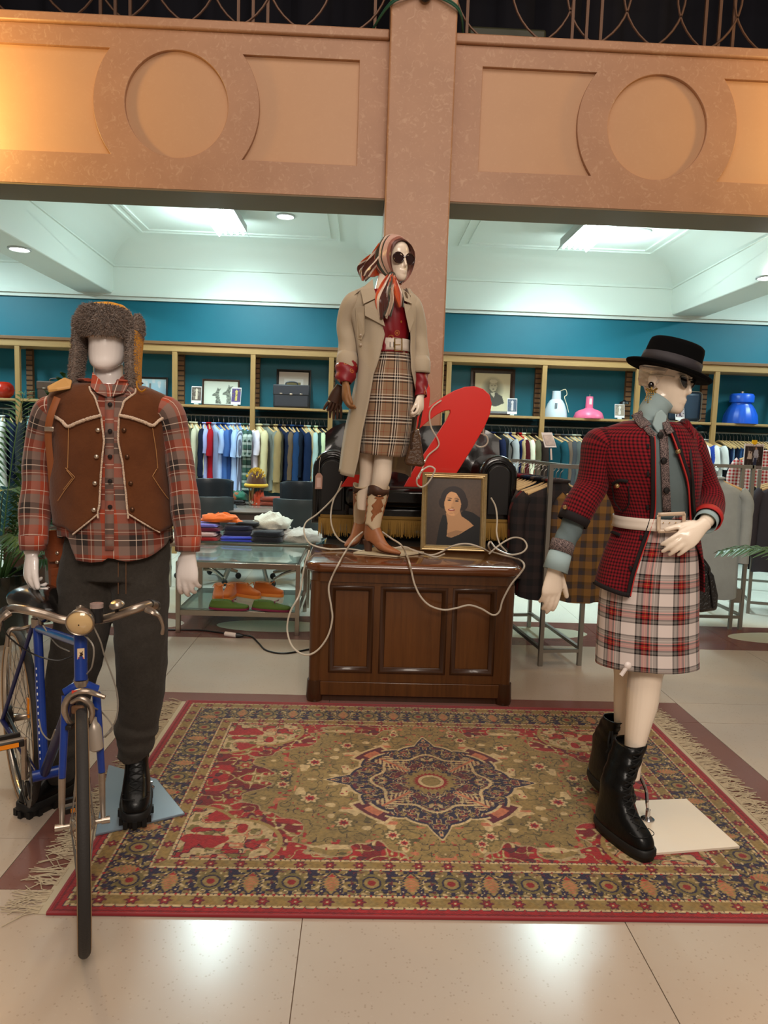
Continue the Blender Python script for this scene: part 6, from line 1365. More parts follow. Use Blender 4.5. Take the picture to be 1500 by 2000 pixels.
# ---------------------------------------------------------------- clear rope light
rope = thing('rope_light', 'clear plastic rope light looped over the desk, portrait and red letter', 'rope light', loc=tuple(PZ(700, 1085, DZ)))
RPM = mat('clear_rope_plastic', (226, 214, 196), .14, trans=.35, ior=1.4, coat=.3)
YF = dyf-.05; PT = lambda x, y: tuple(PZ(x, y, DZ+.008))
segs = [
 [P(668, 940, 4.69), P(655, 968, 4.68), P(622, 1002, 4.62), P(598, 1020, 4.5), P(594, 1040, 4.35), P(606, 1062, 4.25), PZ(640, 1072, DZ+.01), PZ(680, 1072, DZ+.01), PZ(707, 1076, DZ+.016)],
 [P(688, 938, 4.69), P(668, 952, 4.68), P(652, 975, 4.65), P(646, 1010, 4.6), P(652, 1038, 4.5), P(666, 1056, 4.42), PZ(690, 1064, DZ+.01)],
 [P(708, 1039, 4.22), P(690, 1055, 4.05), PZ(672, 1082, DZ+.012), P(663, 1098, YF), P(648, 1128, YF), P(642, 1150, YF), P(647, 1185, YF), P(649, 1210, YF), P(640, 1243, YF), P(620, 1270, YF), P(597, 1279, YF), P(572, 1264, YF+.05), P(561, 1230, YF+.1), P(567, 1195, YF+.12), P(585, 1160, YF+.15), P(594, 1110, YF+.3), P(604, 1075, 4.2)],
 [P(747, 1039, 4.2), P(765, 1052, 4.1), P(783, 1064, 4.0), PZ(793, 1082, DZ+.012), P(799, 1097, YF), P(804, 1118, YF), P(810, 1142, YF), P(822, 1166, YF), P(840, 1183, YF), P(866, 1191, YF), P(890, 1188, YF), P(916, 1182, YF), P(940, 1189, YF), P(962, 1201, YF), P(975, 1195, YF), P(982, 1172, YF), P(998, 1142, YF), P(1016, 1120, YF), P(1024, 1106, YF), P(1018, 1095, YF+.05), PZ(1004, 1090, DZ+.012), PZ(978, 1083, DZ+.012), PZ(960, 1077, DZ+.012), P(954, 1066, 4.2), P(958, 1058, 4.2), P(970, 1072, 4.12), P(995, 1083, 4.08), P(1018, 1080, 4.1), P(1029, 1068, 4.15), P(1022, 1054, 4.2), P(1004, 1050, 4.25), P(985, 1058, 4.25), P(966, 1072, 4.2), PZ(955, 1082, DZ+.012)],
 [P(959, 972, 4.45), P(968, 990, 4.45), P(971, 1015, 4.42), P(970, 1040, 4.38), P(976, 1062, 4.3), PZ(990, 1078, DZ+.012)],
 [P(862, 782, 4.64), P(846, 794, 4.63), P(839, 808, 4.63), P(842, 834, 4.63), P(855, 858, 4.63), P(856, 872, 4.63), P(838, 888, 4.62), P(829, 903, 4.6), P(824, 918, 4.4), P(815, 934, 4.28), P(815, 946, 4.27), P(824, 951, 4.27), P(836, 943, 4.27), P(846, 927, 4.27), P(849, 916, 4.27), P(838, 911, 4.28), P(824, 920, 4.27), P(817, 935, 4.26)],
 [P(945, 834, 4.75)]+[P(939+14*math.cos(a), 860+13*math.sin(a), 4.76) for a in np.linspace(-1.2, 5.6, 14)],
 [P(744, 1075, 4.1), PZ(764, 1072, DZ+.02), PZ(790, 1068, DZ+.03), PZ(815, 1078, DZ+.012), PZ(842, 1084, DZ+.01), PZ(862, 1078, DZ+.02), P(885, 1066, 4.12), P(912, 1062, 4.12), P(940, 1070, 4.12), PZ(958, 1080, DZ+.012)],
 [PZ(776, 1070, DZ+.01), PZ(800, 1072, DZ+.01), PZ(825, 1080, DZ+.012), PZ(850, 1088, DZ+.012), PZ(868, 1082, DZ+.012)],
]
for sgm in segs: fig(MB().tube(sgm, .0052, 8, smooth=max(20, 8*len(sgm))).build('tube', RPM, rope))
# ---------------------------------------------------------------- cable on the floor
cb = thing('extension_cord', 'black power cord with a white plug running across the floor to the desk', 'cord', loc=tuple(PZ(470, 1242)))
Gf = lambda x, y, z=.006: PZ(x, y, z)
fig(MB().tube([Gf(250, 1228), Gf(330, 1230), Gf(390, 1231), Gf(440, 1237)], .006, 8, smooth=30).build('cable', CAK, cb)); fig(MB().tube([Gf(470, 1240, .02), Gf(490, 1243), Gf(505, 1256), Gf(520, 1270), Gf(555, 1276), Gf(605, 1268)], .006, 8, smooth=40).build('cable', CAK, cb))
fig(MB().tube([Gf(440, 1238, .016), Gf(462, 1241, .016)], .018, 10).build('socket', mat('white_plastic'), cb)); fig(MB().tube([Gf(461, 1241, .016), Gf(466, 1241, .016), Gf(475, 1242, .014)], [.02, .02, .008], 10).build('plug', mat('black_plastic'), cb))

# ================================================================ aisle furniture
OAK = mat('oak_batten', (142, 108, 62), .5, wave=(14, 2, (166, 130, 80))); OAKX = mat('oak_board', (150, 116, 70), .45, wave=(14, 0, (172, 138, 90))); OAKD = mat('bracket_wood', (112, 76, 42), .6)
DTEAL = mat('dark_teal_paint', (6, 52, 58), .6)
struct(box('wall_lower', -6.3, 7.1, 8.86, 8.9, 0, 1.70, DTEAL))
YS = 8.5; zsh = P(493, 794, YS).z; zr0, zr1 = P(488, 692, YS).z, P(488, 679, YS).z
un = thing('shelving_unit', 'long oak shelving unit with clothes rails along the teal wall', 'shelving', loc=(.3, 8.7, 0))
PX = [-272, -118, 34, 187, 341, 494, 647, 862, 877, 1064, 1248, 1402, 1556, 1710]
PXX = [P(x, 730, YS).x for x in PX]
fig(MB().bb(PXX[0], PXX[-1], YS-.01, 8.86, zr0, zr1).build('top_rail', OAKX, un, bevel=.004)); fig(MB().bb(PXX[0], PXX[-1], YS-.03, 8.86, zr1, zr1+.035).build('cornice', mat('cornice_brown', (118, 82, 50), .5), un, bevel=.004))
for x in PXX:
    fig(MB().bb(x-.028, x+.028, YS-.005, YS+.04, 0, zr0).build('post', OAK, un, bevel=.003))
    b_ = fig(MB().bb(x-.035, x+.035, 8.80, 8.86, zsh+.01, zr0).build('slotted_bracket', OAKD, un)); sl = MB()
    for k in range(11): sl.bb(x-.036, x+.036, 8.794, 8.80, zsh+.05+k*.058, zsh+.062+k*.058)
    sl = fig(sl.build('slots', mat('slot_shadow', (46, 28, 16), .8), b_, smooth=0)); sl['kind'] = 'stuff'
for a, b_ in zip(PXX[:-1], PXX[1:]):
    if b_-a < .2: continue
    fig(MB().bb(a+.028, b_-.028, YS, 8.86, zsh-.028, zsh).build('shelf_board', OAKX, un, bevel=.003))
    fig(MB().tube([(a+.02, 8.62, zsh-.115), (b_-.02, 8.62, zsh-.115)], .011, 8).build('clothes_rail', mat('dull_steel', (120, 120, 116), .35, .8), un))
    fig(MB().bb(a+.028, b_-.028, 8.855, 8.862, zsh-.02, zr0).build('back_panel', mat('teal_back_panel', (0, 92, 108), .5), un, smooth=0))
# ---- hanging clothes ---------------------------------------------------------
HNG = mat('pale_wood_hanger', (206, 170, 118), .5); WIRE = mat('hook_wire', (170, 166, 160), .3, .9)
def ring2(z, hw, th, y0=0, n=18): return [(th*(abs(math.sin(a))**.8)*(1 if math.sin(a) > 0 else -1), y0+hw*math.cos(a), z) for a in np.linspace(0, 2*PI, n+1)[:-1]]
def tpl(mb_, name): o = mb_.build(name, mat('cloth_base'), None, smooth=70); COL.objects.unlink(o); return o.data
def garment_meshes(L_, slen, coat=False):
    k = 1.25 if coat else 1.
    A = crom([(.015, .045, .022), (-.01, .06, .03*k), (-.035, .11, .034*k), (-.075, .195, .036*k), (-.11, .215, .040*k), (-.25, .215, .044*k), (-.5, .22, .046*k), (-L_, .232, .05*k)], 22)
    b_ = MB(); b_.rings([[(x*(1+.25*math.sin(y*40+z*5)), y, zz+(.012*math.sin(y*16) if i > 19 else 0)) for x, y, zz in ring2(z, hw, th)] for i, (z, hw, th) in enumerate(A)], True, True)
    s_ = MB()
    s_.tube([(0, .195, -.085), (.005, .232, -.13), (.012, .250, -.25), (.018, .245, -slen)], [(.030, .05), (.034*k, .05), (.034*k, .048), (.032*k, .044)], 12, smooth=14, ref=(1, 0, 0), fold=lambda q, a: .10*math.sin(q*30+a*2))
    c_ = MB(); c_.tube([(.0, .05*math.cos(a), .012+.012*math.cos(a)**2) if 0 else (.030*math.sin(a), .052*math.cos(a), .015) for a in np.linspace(0, 2*PI, 17)[:-1]], .010*k, 6, closed=True, sq=1.6)
    return tpl(b_, 'garment_body'), tpl(s_, 'garment_sleeve'), tpl(c_, 'garment_collar')
GM = {'shirt': garment_meshes(.72, .34), 'long': garment_meshes(.76, .60), 'jacket': garment_meshes(.72, .60, True), 'coat': garment_meshes(.92, .64, True)}
h_ = MB(); h_.tube([(0, -.20, -.07), (0, -.10, -.032), (0, 0, .005), (0, .10, -.032), (0, .20, -.07)], [(.008, .012)]*5, 8, smooth=18, ref=(1, 0, 0)); HM = tpl(h_, 'hanger_arms')
k_ = MB(); k_.tube([(0, 0, .0), (0, 0, .06), (0, .018, .085), (0, .0, .105), (0, -.016, .09)], .0025, 5, smooth=16); KM = tpl(k_, 'hanger_hook')
j_ = MB(); j_.rings([[(x, y, zz) for x, y, zz in ring2(z, hw, th)] for z, hw, th in crom([(-.06, .17, .012), (-.075, .175, .022), (-.2, .175, .026), (-.5, .165, .026), (-.62, .155, .024)], 10)], True, True); JM = tpl(j_, 'folded_leg')
def inst(name, data, m, parent, mx=None):
    o = bpy.data.objects.new(name, data); COL.objects.link(o); o.parent = parent
    o.material_slots[0].link = 'OBJECT'; o.material_slots[0].material = m
    if mx: o.matrix_local = mx
    return o
def cloth(c, kind='plain', c2=None):
    key = 'cloth_%d_%d_%d_%s' % (c+(kind,))
    if key in MATS: return MATS[key]
    if kind == 'plain': return mat(key, c, .9, spec=.15, var=(6, .7), col2=tuple(min(255, int(v*1.12+3)) for v in c), bump=(30, .12))
    m = bpy.data.materials.new(key); m.use_nodes = True; nt = m.node_tree; N = nt.nodes; L = nt.links; b = N['Principled BSDF']; b.inputs['Roughness'].default_value = .9
    tc = N.new('ShaderNodeTexCoord'); sp = N.new('ShaderNodeSeparateXYZ'); L.new(tc.outputs['Object'], sp.inputs[0]); outs = []
    for ax, per in ((1, .075 if kind == 'plaid' else .03), (2, .085 if kind == 'plaid' else .03)):
        d_ = N.new('ShaderNodeMath'); d_.operation = 'DIVIDE'; d_.inputs[1].default_value = per; L.new(sp.outputs[ax], d_.inputs[0]); f_ = N.new('ShaderNodeMath'); f_.operation = 'FRACT'; L.new(d_.outputs[0], f_.inputs[0])
        r = N.new('ShaderNodeValToRGB'); r.color_ramp.interpolation = 'CONSTANT'; r.color_ramp.elements[0].color = lin(c); r.color_ramp.elements[1].position = .5; r.color_ramp.elements[1].color = lin(c2)
        if kind == 'plaid': e = r.color_ramp.elements.new(.82); e.color = lin(tuple(int(v*.5) for v in c))
        L.new(f_.outputs[0], r.inputs[0]); outs.append(r)
    mx = N.new('ShaderNodeMix'); mx.data_type = 'RGBA'; mx.inputs[0].default_value = .5 if kind != 'stripe' else 0.; L.new(outs[0].outputs[0], mx.inputs[6]); L.new(outs[1].outputs[0], mx.inputs[7]); L.new(mx.outputs[2], b.inputs['Base Color']); MATS[key] = m; return m
def hang(kind, name, loc, rz, m, label, cat, group, hm=None, sc=1., collar=None):
    t = thing(name, label, cat, group, loc, rz); t.scale = (1, sc, sc)
    inst('hook', KM, WIRE, t); inst('hanger', HM, hm or HNG, t)
    if kind == 'jeans': inst('folded_leg', JM, m, t); return t
    B_, S_, C_ = GM[kind]; inst('body', B_, m, t); inst('sleeve', S_, m, t); inst('sleeve', S_, m, t, Matrix.Rotation(PI, 4, 'Z')); inst('collar', C_, collar or m, t)
    return t
ORD = 'first second third fourth fifth sixth seventh eighth ninth tenth eleventh twelfth thirteenth fourteenth fifteenth sixteenth seventeenth eighteenth nineteenth twentieth'.split()
def wall_row(where, items):
    for i, (px, kind, nm, c, *ex) in enumerate(items):
        pat, c2 = (ex+['plain', None])[:2] if ex else ('plain', None)
        p_ = P(px, 812, 8.62); rz = R(random.uniform(14, 40)) if kind != 'jeans' else R(random.uniform(6, 16))
        word = {'shirt': 'shirt', 'long': 'shirt', 'jacket': 'jacket', 'coat': 'coat', 'jeans': 'jeans'}[kind]
        hang(kind, 'hanging_'+word, (p_.x, 8.62, zsh-.115-.105), rz, cloth(c, pat, c2), '%s %s, %s on the wall rail %s' % (nm, word, ORD[i], where), word, 'clothes on the wall rails', sc=random.uniform(.96, 1.08))
wall_row('behind the left palm', [(6, 'long', 'white', (206, 206, 200)), (18, 'jacket', 'navy', (18, 26, 46)), (44, 'jacket', 'dark grey', (40, 44, 48)), (56, 'long', 'pale teal', (120, 156, 160)), (70, 'jacket', 'black', (18, 20, 24)), (86, 'long', 'off white', (196, 196, 186)), (104, 'jacket', 'blue denim', (40, 66, 104))])
wall_row('behind the fur hat mannequin', [(200, 'shirt', 'grey', (120, 122, 120)), (211, 'jacket', 'dark blue', (28, 40, 70)), (222, 'shirt', 'pale green', (160, 176, 150)), (234, 'jacket', 'brown', (84, 64, 48)), (246, 'shirt', 'white', (206, 206, 200)), (258, 'long', 'rust', (140, 70, 40)), (270, 'jacket', 'black', (22, 22, 26)), (283, 'long', 'beige', (170, 156, 128)), (297, 'shirt', 'teal', (40, 100, 110)), (311, 'jacket', 'navy', (24, 32, 56)), (325, 'long', 'olive', (84, 80, 56))])
wall_row('below the antelope drawing', [(358, 'long', 'sage grey', (112, 116, 96)), (366, 'long', 'olive', (70, 68, 50)), (374, 'long', 'pale beige', (186, 182, 158)), (382, 'long', 'cream', (196, 194, 170)), (391, 'long', 'dark navy', (20, 28, 48)), (399, 'shirt', 'lavender', (156, 166, 214)), (408, 'shirt', 'red patterned', (150, 24, 34)), (417, 'shirt', 'pale blue', (158, 182, 224)), (427, 'shirt', 'mid blue denim', (62, 96, 156)), (437, 'shirt', 'dark blue', (40, 66, 118)), (447, 'shirt', 'sky blue', (140, 170, 222)), (455, 'shirt', 'light blue', (160, 186, 230)), (462, 'shirt', 'striped', (176, 190, 214), 'stripe', (96, 100, 120)), (468, 'shirt', 'powder blue', (120, 150, 206)), (475, 'shirt', 'green checked', (60, 96, 84), 'plaid', (190, 200, 190)), (482, 'shirt', 'dark green checked', (40, 74, 68), 'plaid', (180, 190, 186)), (488, 'shirt', 'pale lilac', (214, 208, 224))])
wall_row('below the black briefcase', [(506, 'jacket', 'cream', (196, 186, 146)), (520, 'jacket', 'stone grey', (112, 116, 108)), (531, 'jacket', 'dark olive', (60, 56, 42)), (538, 'jacket', 'khaki', (142, 122, 84)), (546, 'jacket', 'navy', (24, 32, 54)), (553, 'jacket', 'brown', (92, 76, 60)), (561, 'jacket', 'blue black', (16, 26, 44)), (570, 'jacket', 'steel blue', (30, 56, 92)), (578, 'jacket', 'midnight blue', (18, 26, 40)), (587, 'jacket', 'deep navy', (20, 34, 62)), (595, 'long', 'beige', (170, 152, 114)), (602, 'long', 'pale aqua', (160, 186, 182)), (609, 'long', 'forest green', (34, 52, 46)), (616, 'long', 'pale green', (190, 204, 164)), (624, 'jacket', 'charcoal', (38, 40, 42)), (634, 'jacket', 'black', (20, 22, 24))])
wall_row('below the old portrait', [(930, 'long', 'grey', (110, 112, 112)), (946, 'long', 'black', (22, 22, 24)), (962, 'long', 'navy', (24, 30, 56)), (978, 'long', 'dark grey', (44, 46, 48)), (988, 'long', 'silver grey', (150, 152, 154)), (995, 'long', 'royal navy', (26, 36, 84)), (1001, 'long', 'beige', (176, 154, 112)), (1008, 'long', 'maroon', (62, 14, 18)), (1015, 'long', 'bright red', (160, 22, 26)), (1022, 'long', 'pale cream', (206, 204, 180)), (1030, 'jacket', 'olive drab', (84, 80, 58)), (1042, 'jacket', 'dark brown', (40, 30, 26))])
wall_row('below the pink lampshade', [(1074, 'jacket', 'dark teal', (22, 62, 72)), (1088, 'coat', 'brown', (96, 80, 68)), (1102, 'coat', 'grey fur collared', (62, 64, 68)), (1112, 'coat', 'slate', (74, 78, 76)), (1120, 'coat', 'cream trimmed', (146, 146, 130)), (1129, 'coat', 'stone', (124, 122, 108)), (1140, 'coat', 'black', (28, 28, 30)), (1154, 'coat', 'dark brown', (50, 40, 36)), (1170, 'coat', 'charcoal', (40, 42, 46)), (1190, 'coat', 'navy', (24, 30, 48)), (1212, 'coat', 'grey', (80, 82, 84))])
wall_row('right of the hat', [(1352, 'shirt', 'white', (214, 212, 208)), (1360, 'shirt', 'pale blue', (170, 190, 220)), (1367, 'shirt', 'bright blue', (40, 66, 150)), (1374, 'shirt', 'off white', (206, 206, 200)), (1381, 'shirt', 'light grey', (160, 162, 162)), (1388, 'shirt', 'soft white', (198, 198, 194))])
wall_row('below the blue lampshade', [(1408+i*7.2, 'jeans', n_, c_) for i, (n_, c_) in enumerate([('black', (28, 30, 36)), ('navy', (28, 42, 78)), ('pale wash', (120, 150, 186)), ('dark indigo', (24, 30, 48)), ('mid blue', (52, 84, 130)), ('faded blue', (80, 116, 160)), ('charcoal', (44, 46, 52)), ('ink blue', (22, 32, 66)), ('grey', (84, 88, 96)), ('deep blue', (34, 52, 96)), ('washed black', (40, 40, 44)), ('blue grey', (70, 84, 106)), ('stone', (120, 118, 108)), ('dark blue', (30, 44, 80))])])
# ---- things on the shelves ---------------------------------------------------
def SP(px, y=8.66): p_ = P(px, 790, y); return (p_.x, y, zsh)
W8 = 8.66/FPX                                  # metres per pixel at the shelf
FACE = lambda y, z: Matrix(((1, 0, 0, 0), (0, 0, -1, y), (0, 1, 0, z), (0, 0, 0, 1)))
def picture(px0, px1, hpx, label, fm, fn, fw=.03, y=8.80, name='framed_picture', lean=5):
    w_ = (px1-px0)*W8; h_ = hpx*W8; t = thing(name, label, 'picture', loc=SP((px0+px1)/2, y)); t.rotation_euler = (R(-lean), 0, 0)
    q = [(-w_/2, 0), (w_/2, 0), (w_/2, h_), (-w_/2, h_)]
    MB().rings([[(x+(o_ if x < 0 else -o_), y_, z+(o_ if z == 0 else -o_)) for x, z in q] for o_, y_ in ((0, 0), (0, -.022), (fw*.5, -.026), (fw, -.014), (fw, 0), (0, 0))], True, False).build('frame', fm, t, smooth=25)
    printed('print', w_-2*fw, h_-2*fw, 60, 60, fn, FACE(-.006, h_/2), t); return t
BRF = mat('brown_frame', (66, 42, 28), .45); BKF = mat('black_frame', (26, 20, 18), .4); DKF = mat('dark_walnut_frame', (52, 32, 20), .4)
def mix(u, base): return [np.full(u.shape, float(c)) for c in base]
def deer(u, v):
    C = np.stack(mix(u, (214, 220, 206)), -1)
    for cx, s_ in ((.36, .85), (.68, 1.)):
        h_ = poly(u, v, [(cx+(x-.5)*s_*.42, .05+y*s_*.85) for x, y in ((.45, 0), (.95, 0), (.80, .3), (.72, .55), (.78, .75), (.95, .9), (.72, .85), (.62, .95), (.55, .78), (.42, .62), (.18, .52), (.2, .44), (.45, .42), (.5, .25))]); C[h_] = (136, 142, 128)
        C[h_ & (vnoise(u*40, v*30, 3) > .6)] = (96, 100, 92)
    return C[..., 0], C[..., 1], C[..., 2]
def seascape(u, v):
    C = np.stack([120+60*v, 160+50*v, 190+30*v], -1); C[v < .35] = (150, 150, 140); C[(np.abs(u-.45) < .03) & (v < .8)] = (110, 110, 110); C[vnoise(u*9, v*7, 4) > .7] = (206, 214, 220); return C[..., 0], C[..., 1], C[..., 2]
def matted(u, v):
    C = np.stack(mix(u, (206, 196, 184)), -1); C[(np.abs(u-.5) < .33) & (np.abs(v-.5) < .30)] = (226, 222, 214); C[(np.abs(u-.5) < .24) & (np.abs(v-.5) < .2)] = (128, 118, 76); C[(np.hypot(u-.52, v-.5) < .07)] = (210, 196, 160); return C[..., 0], C[..., 1], C[..., 2]
def oldman(u, v):
    C = np.stack(mix(u, (214, 204, 170)), -1); d_ = np.hypot((u-.5)/.34, (v-.58)/.36); g = np.clip(1-d_, 0, 1); C -= (g*150)[..., None]*np.array((1, .96, .8))
    C[poly(u, v, [(.3, .2), (.42, .5), (.5, .42), (.6, .5), (.78, .40), (.84, .22), (.6, .12)])] = (78, 74, 66); C[poly(u, v, [(.44, .48), (.55, .35), (.58, .5)])] = (200, 192, 166); C[np.hypot((u-.52)/.11, (v-.66)/.14) < 1] = (176, 164, 136); C[np.hypot((u-.52)/.11, (v-.79)/.05) < 1] = (206, 198, 172)
    for x in (.48, .57): C[np.hypot((u-x)/.02, (v-.68)/.012) < 1] = (70, 62, 54)
    C[np.hypot((u-.53)/.04, (v-.585)/.012) < 1] = (110, 98, 84); return C[..., 0], C[..., 1], C[..., 2]
picture(264, 327, 52, 'framed blue seascape behind the fur hat\'s yellow ear flap', BKF, seascape, .022)
picture(395, 467, 52, 'framed pencil drawing of two antelope heads on the shelf', BRF, deer, .02)
picture(539, 606, 76, 'dark framed matted print behind the black briefcase', BKF, matted, .028)
picture(917, 1005, 92, 'large dark framed old photograph of a man in a suit', DKF, oldman, .055)
def card(px, hpx, label, c1, c2, y=8.56, seed=1):
    w_, h_ = .115, hpx*W8; t = thing('photo_card', label, 'card', 'photo cards in holders on the shelf', SP(px, y)); t.rotation_euler = (R(-12), 0, R(random.uniform(-8, 8)))
    MB().bb(-w_/2, w_/2, 0, .004, .02, h_).build('card', mat('card_white', (222, 216, 214), .5), t)
    def fn(u, v):
        C = np.stack(mix(u, c1), -1); C[poly(u, v, [(.35, .1), (.65, .1), (.62, .5), (.66, .8), (.5, .92), (.38, .8), (.42, .5)])] = c2; C[vnoise(u*8+seed, v*10, seed) > .74] = [int(q*.6) for q in c2]; return C[..., 0], C[..., 1], C[..., 2]
    printed('photo', w_*.92, h_*.72, 24, 30, fn, FACE(-.001, .02+h_*.5), t); MB().box((0, .01, .012), (.05, .04, .024)).build('holder', mat('clear_holder', (200, 204, 206), .2), t, bevel=.004)
card(383, 36, 'photo card left of the antelope drawing', (92, 78, 70), (206, 190, 170), seed=1); card(460, 36, 'purple photo card in front of the antelope drawing', (80, 60, 110), (190, 170, 90), seed=2); card(1001, 34, 'small dark photo card beside the old portrait', (74, 86, 104), (200, 190, 190), seed=3); card(1212, 30, 'photo card right of the pink lampshade', (150, 136, 120), (206, 196, 186), seed=4); card(1331, 36, 'photo card before the hard suitcase', (170, 150, 150), (70, 40, 60), seed=5)
va = thing('vase', 'glossy red round vase on the shelf at the left edge', 'vase', loc=SP(8)); MB().lathe([(.001, 0), (.06, 0), (.105, .05), (.118, .10), (.105, .15), (.07, .185), (.05, .19), (.045, .18), (.09, .14), (.1, .1), (.001, .02)], n=32).build('bowl', mat('red_glaze', (176, 40, 24), .2, coat=.4), va, smooth=60)
def bag(name, label, px0, px1, hpx, m, y=8.62, hard=False):
    w_, h_ = (px1-px0)*W8, hpx*W8; t = thing(name, label, name.replace('_', ' '), loc=SP((px0+px1)/2, y)); MB().bb(-w_/2, w_/2, -.05, .07, 0, h_).build('case_body', m, t, bevel=.022 if not hard else .05)
    if not hard:
        MB().bb(-w_/2-.003, w_/2+.003, -.056, .072, h_*.55, h_+.004).build('flap', m, t, bevel=.012); MB().box((0, -.06, h_*.6), (.03, .012, .02)).build('clasp', SNAP, t, bevel=.003)
        for s_ in (-1, 1): MB().box((s_*w_*.28, -.058, h_*.62), (.03, .008, .01)).build('lock', SNAP, t, bevel=.002)
        MB().tube([(-.07, 0, h_), (-.06, 0, h_+.03), (0, 0, h_+.04), (.06, 0, h_+.03), (.07, 0, h_)], .008, 8, smooth=18).build('carry_handle', m, t)
    else:
        MB().tube([(x, -.052, z) for x, z in [(p_[0], p_[1]) for p_ in rrect(-w_/2+.006, w_/2-.006, .006, h_-.006, .05, 0)]], .006, 6, closed=True).build('rim', mat('alu_rim', (150, 150, 140), .3, .8), t)
    return t
bag('briefcase', 'brown leather briefcase on the shelf beside the fur hat', 77, 142, 34, mat('brown_case_leather', (74, 52, 38), .5)); bag('briefcase', 'black leather briefcase in front of the matted print', 535, 603, 43, mat('black_case_leather', (46, 46, 52), .45), 8.58); bag('suitcase', 'dark blue hard suitcase on the shelf behind the flat hat', 1300, 1368, 60, mat('blue_grey_shell', (44, 60, 78), .4), 8.68, True)
def shade(name, label, px, prof, m, ribs=0, knob=None):
    t = thing(name, label, 'lampshade', 'enamel lampshades on the shelf', SP(px, 8.64)); mb_ = MB(); n = 48
    mb_.rings([[(r*(1+(.025*math.cos(ribs*a) if ribs and z < .22 else 0))*math.cos(a), r*(1+(.025*math.cos(ribs*a) if ribs and z < .22 else 0))*math.sin(a), z) for a in np.linspace(0, 2*PI, n+1)[:-1]] for r, z in prof], True, True); mb_.build('shade', m, t, smooth=50); return t
t = shade('lampshade', 'white enamel bell lampshade standing on the shelf', 1086, [(.135, 0), (.135, .02), (.125, .09), (.10, .16), (.075, .20), (.055, .215), (.055, .22), (.05, .29), (.05, .31)], mat('white_enamel', (200, 212, 222), .35))
MB().tube([(.03, -.04, .31), (.09, -.05, .33), (.11, -.05, .27), (.08, -.06, .24), (.10, -.09, .16), (.13, -.10, .06)], .004, 6, smooth=24).build('flex', mat('cream_flex', (210, 200, 170), .6), t); MB().box((-.03, -.118, .13), (.03, .004, .07)).build('label_tag', mat('grey_label', (110, 116, 124), .6), t)
t = shade('lampshade', 'pink enamel lampshade with a narrow neck on the shelf', 1151, [(.175, 0), (.178, .012), (.155, .07), (.12, .095), (.06, .115), (.045, .125), (.042, .24), (.04, .26)], mat('pink_enamel', (226, 104, 140), .35))
MB().box((0, -.045, .2), (.03, .004, .07)).build('label_tag', mat('pale_label', (216, 200, 200), .6), t); MB().tube([(0, 0, .26), (0, 0, .29)], .006, 6).build('hook', WIRE, t)
t = shade('lampshade', 'big cobalt blue ribbed lampshade on the right shelf', 1448, [(.195, 0), (.195, .02), (.185, .10), (.155, .17), (.13, .21), (.11, .235), (.112, .25), (.135, .255), (.138, .33), (.12, .355), (.06, .36)], mat('cobalt_enamel', (24, 84, 196), .35), 18)
MB().tube([(0, 0, .36), (0, 0, .385)], .02, 8).build('hook', WIRE, t)
hk = thing('desk_lamp', 'small black lamp stand hanging against the shelf bracket', 'lamp', loc=SP(1219, 8.7)); MB().lathe([(.05, 0), (.05, .01), (.008, .015), (.006, .12), (.006, .2)], n=16).build('stand', mat('black_plastic'), hk); MB().lathe([(.06, .19), (.05, .215), (.02, .23), (.005, .24)], n=20).build('shade', mat('black_plastic'), hk)

# ---- steel garment rack with flannel jackets ---------------------------------
STL = mat('brushed_steel', (150, 146, 138), .35, .85)
n_ = Vector((-.12, .993, 0)); t_ = Vector((.993, .12, 0)); E0 = (Vector((1.214, 4.502, 0))+Vector((1.451, 4.625, 0)))/2; HR = 1.315
def rack(name, label, E, nn, tt, ln, hw, hr, m):
    r = thing(name, label, 'clothes rack', loc=tuple(E)); M3 = Matrix((tuple(tt), tuple(nn), (0, 0, 1))).transposed()
    for L_ in (0, ln):
        for s_ in (-1, 1): fig(MB().box(E+nn*L_+tt*hw*s_+Vector((0, 0, hr/2)), (.026, .026, hr), mat3=M3).build('upright', m, r))
        fig(MB().box(E+nn*L_+Vector((0, 0, hr-.013)), (2*hw, .026, .026), mat3=M3).build('end_bar', m, r)); fig(MB().box(E+nn*L_+Vector((0, 0, .10)), (2*hw, .022, .022), mat3=M3).build('foot_bar', m, r))
    for s_ in (-1, 1): fig(MB().box(E+nn*ln/2+tt*hw*s_+Vector((0, 0, .115)), (.022, ln, .022), mat3=M3).build('base_bar', m, r))
    fig(MB().box(E+nn*ln/2+Vector((0, 0, hr-.013)), (.026, ln, .026), mat3=M3).build('hanging_bar', m, r)); return r
rack('clothes_rack', 'steel clothes rack of flannel jackets behind the red tweed jacket', E0, n_, t_, .95, .134, HR, STL)
GRP = 'flannel jackets on the steel rack'
FL = [('mustard, brown and cream plaid', (122, 84, 34), 'plaid', (50, 42, 44)), ('black and brown plaid', (44, 32, 30), 'plaid', (20, 17, 20)), ('red and black plaid', (96, 20, 20), 'plaid', (24, 17, 20)), ('grey and black plaid', (62, 52, 48), 'plaid', (24, 21, 24)), ('black quilted', (19, 18, 22), 'plain', None), ('brown and tan plaid', (74, 54, 42), 'plaid', (36, 28, 26)), ('midnight navy', (17, 20, 34), 'plain', None), ('navy wool', (22, 28, 50), 'plain', None), ('charcoal', (34, 33, 37), 'plain', None), ('crimson', (110, 16, 24), 'plain', None), ('dark red', (76, 16, 20), 'plain', None), ('chestnut', (70, 44, 32), 'plain', None), ('dark brown', (46, 32, 27), 'plain', None)]
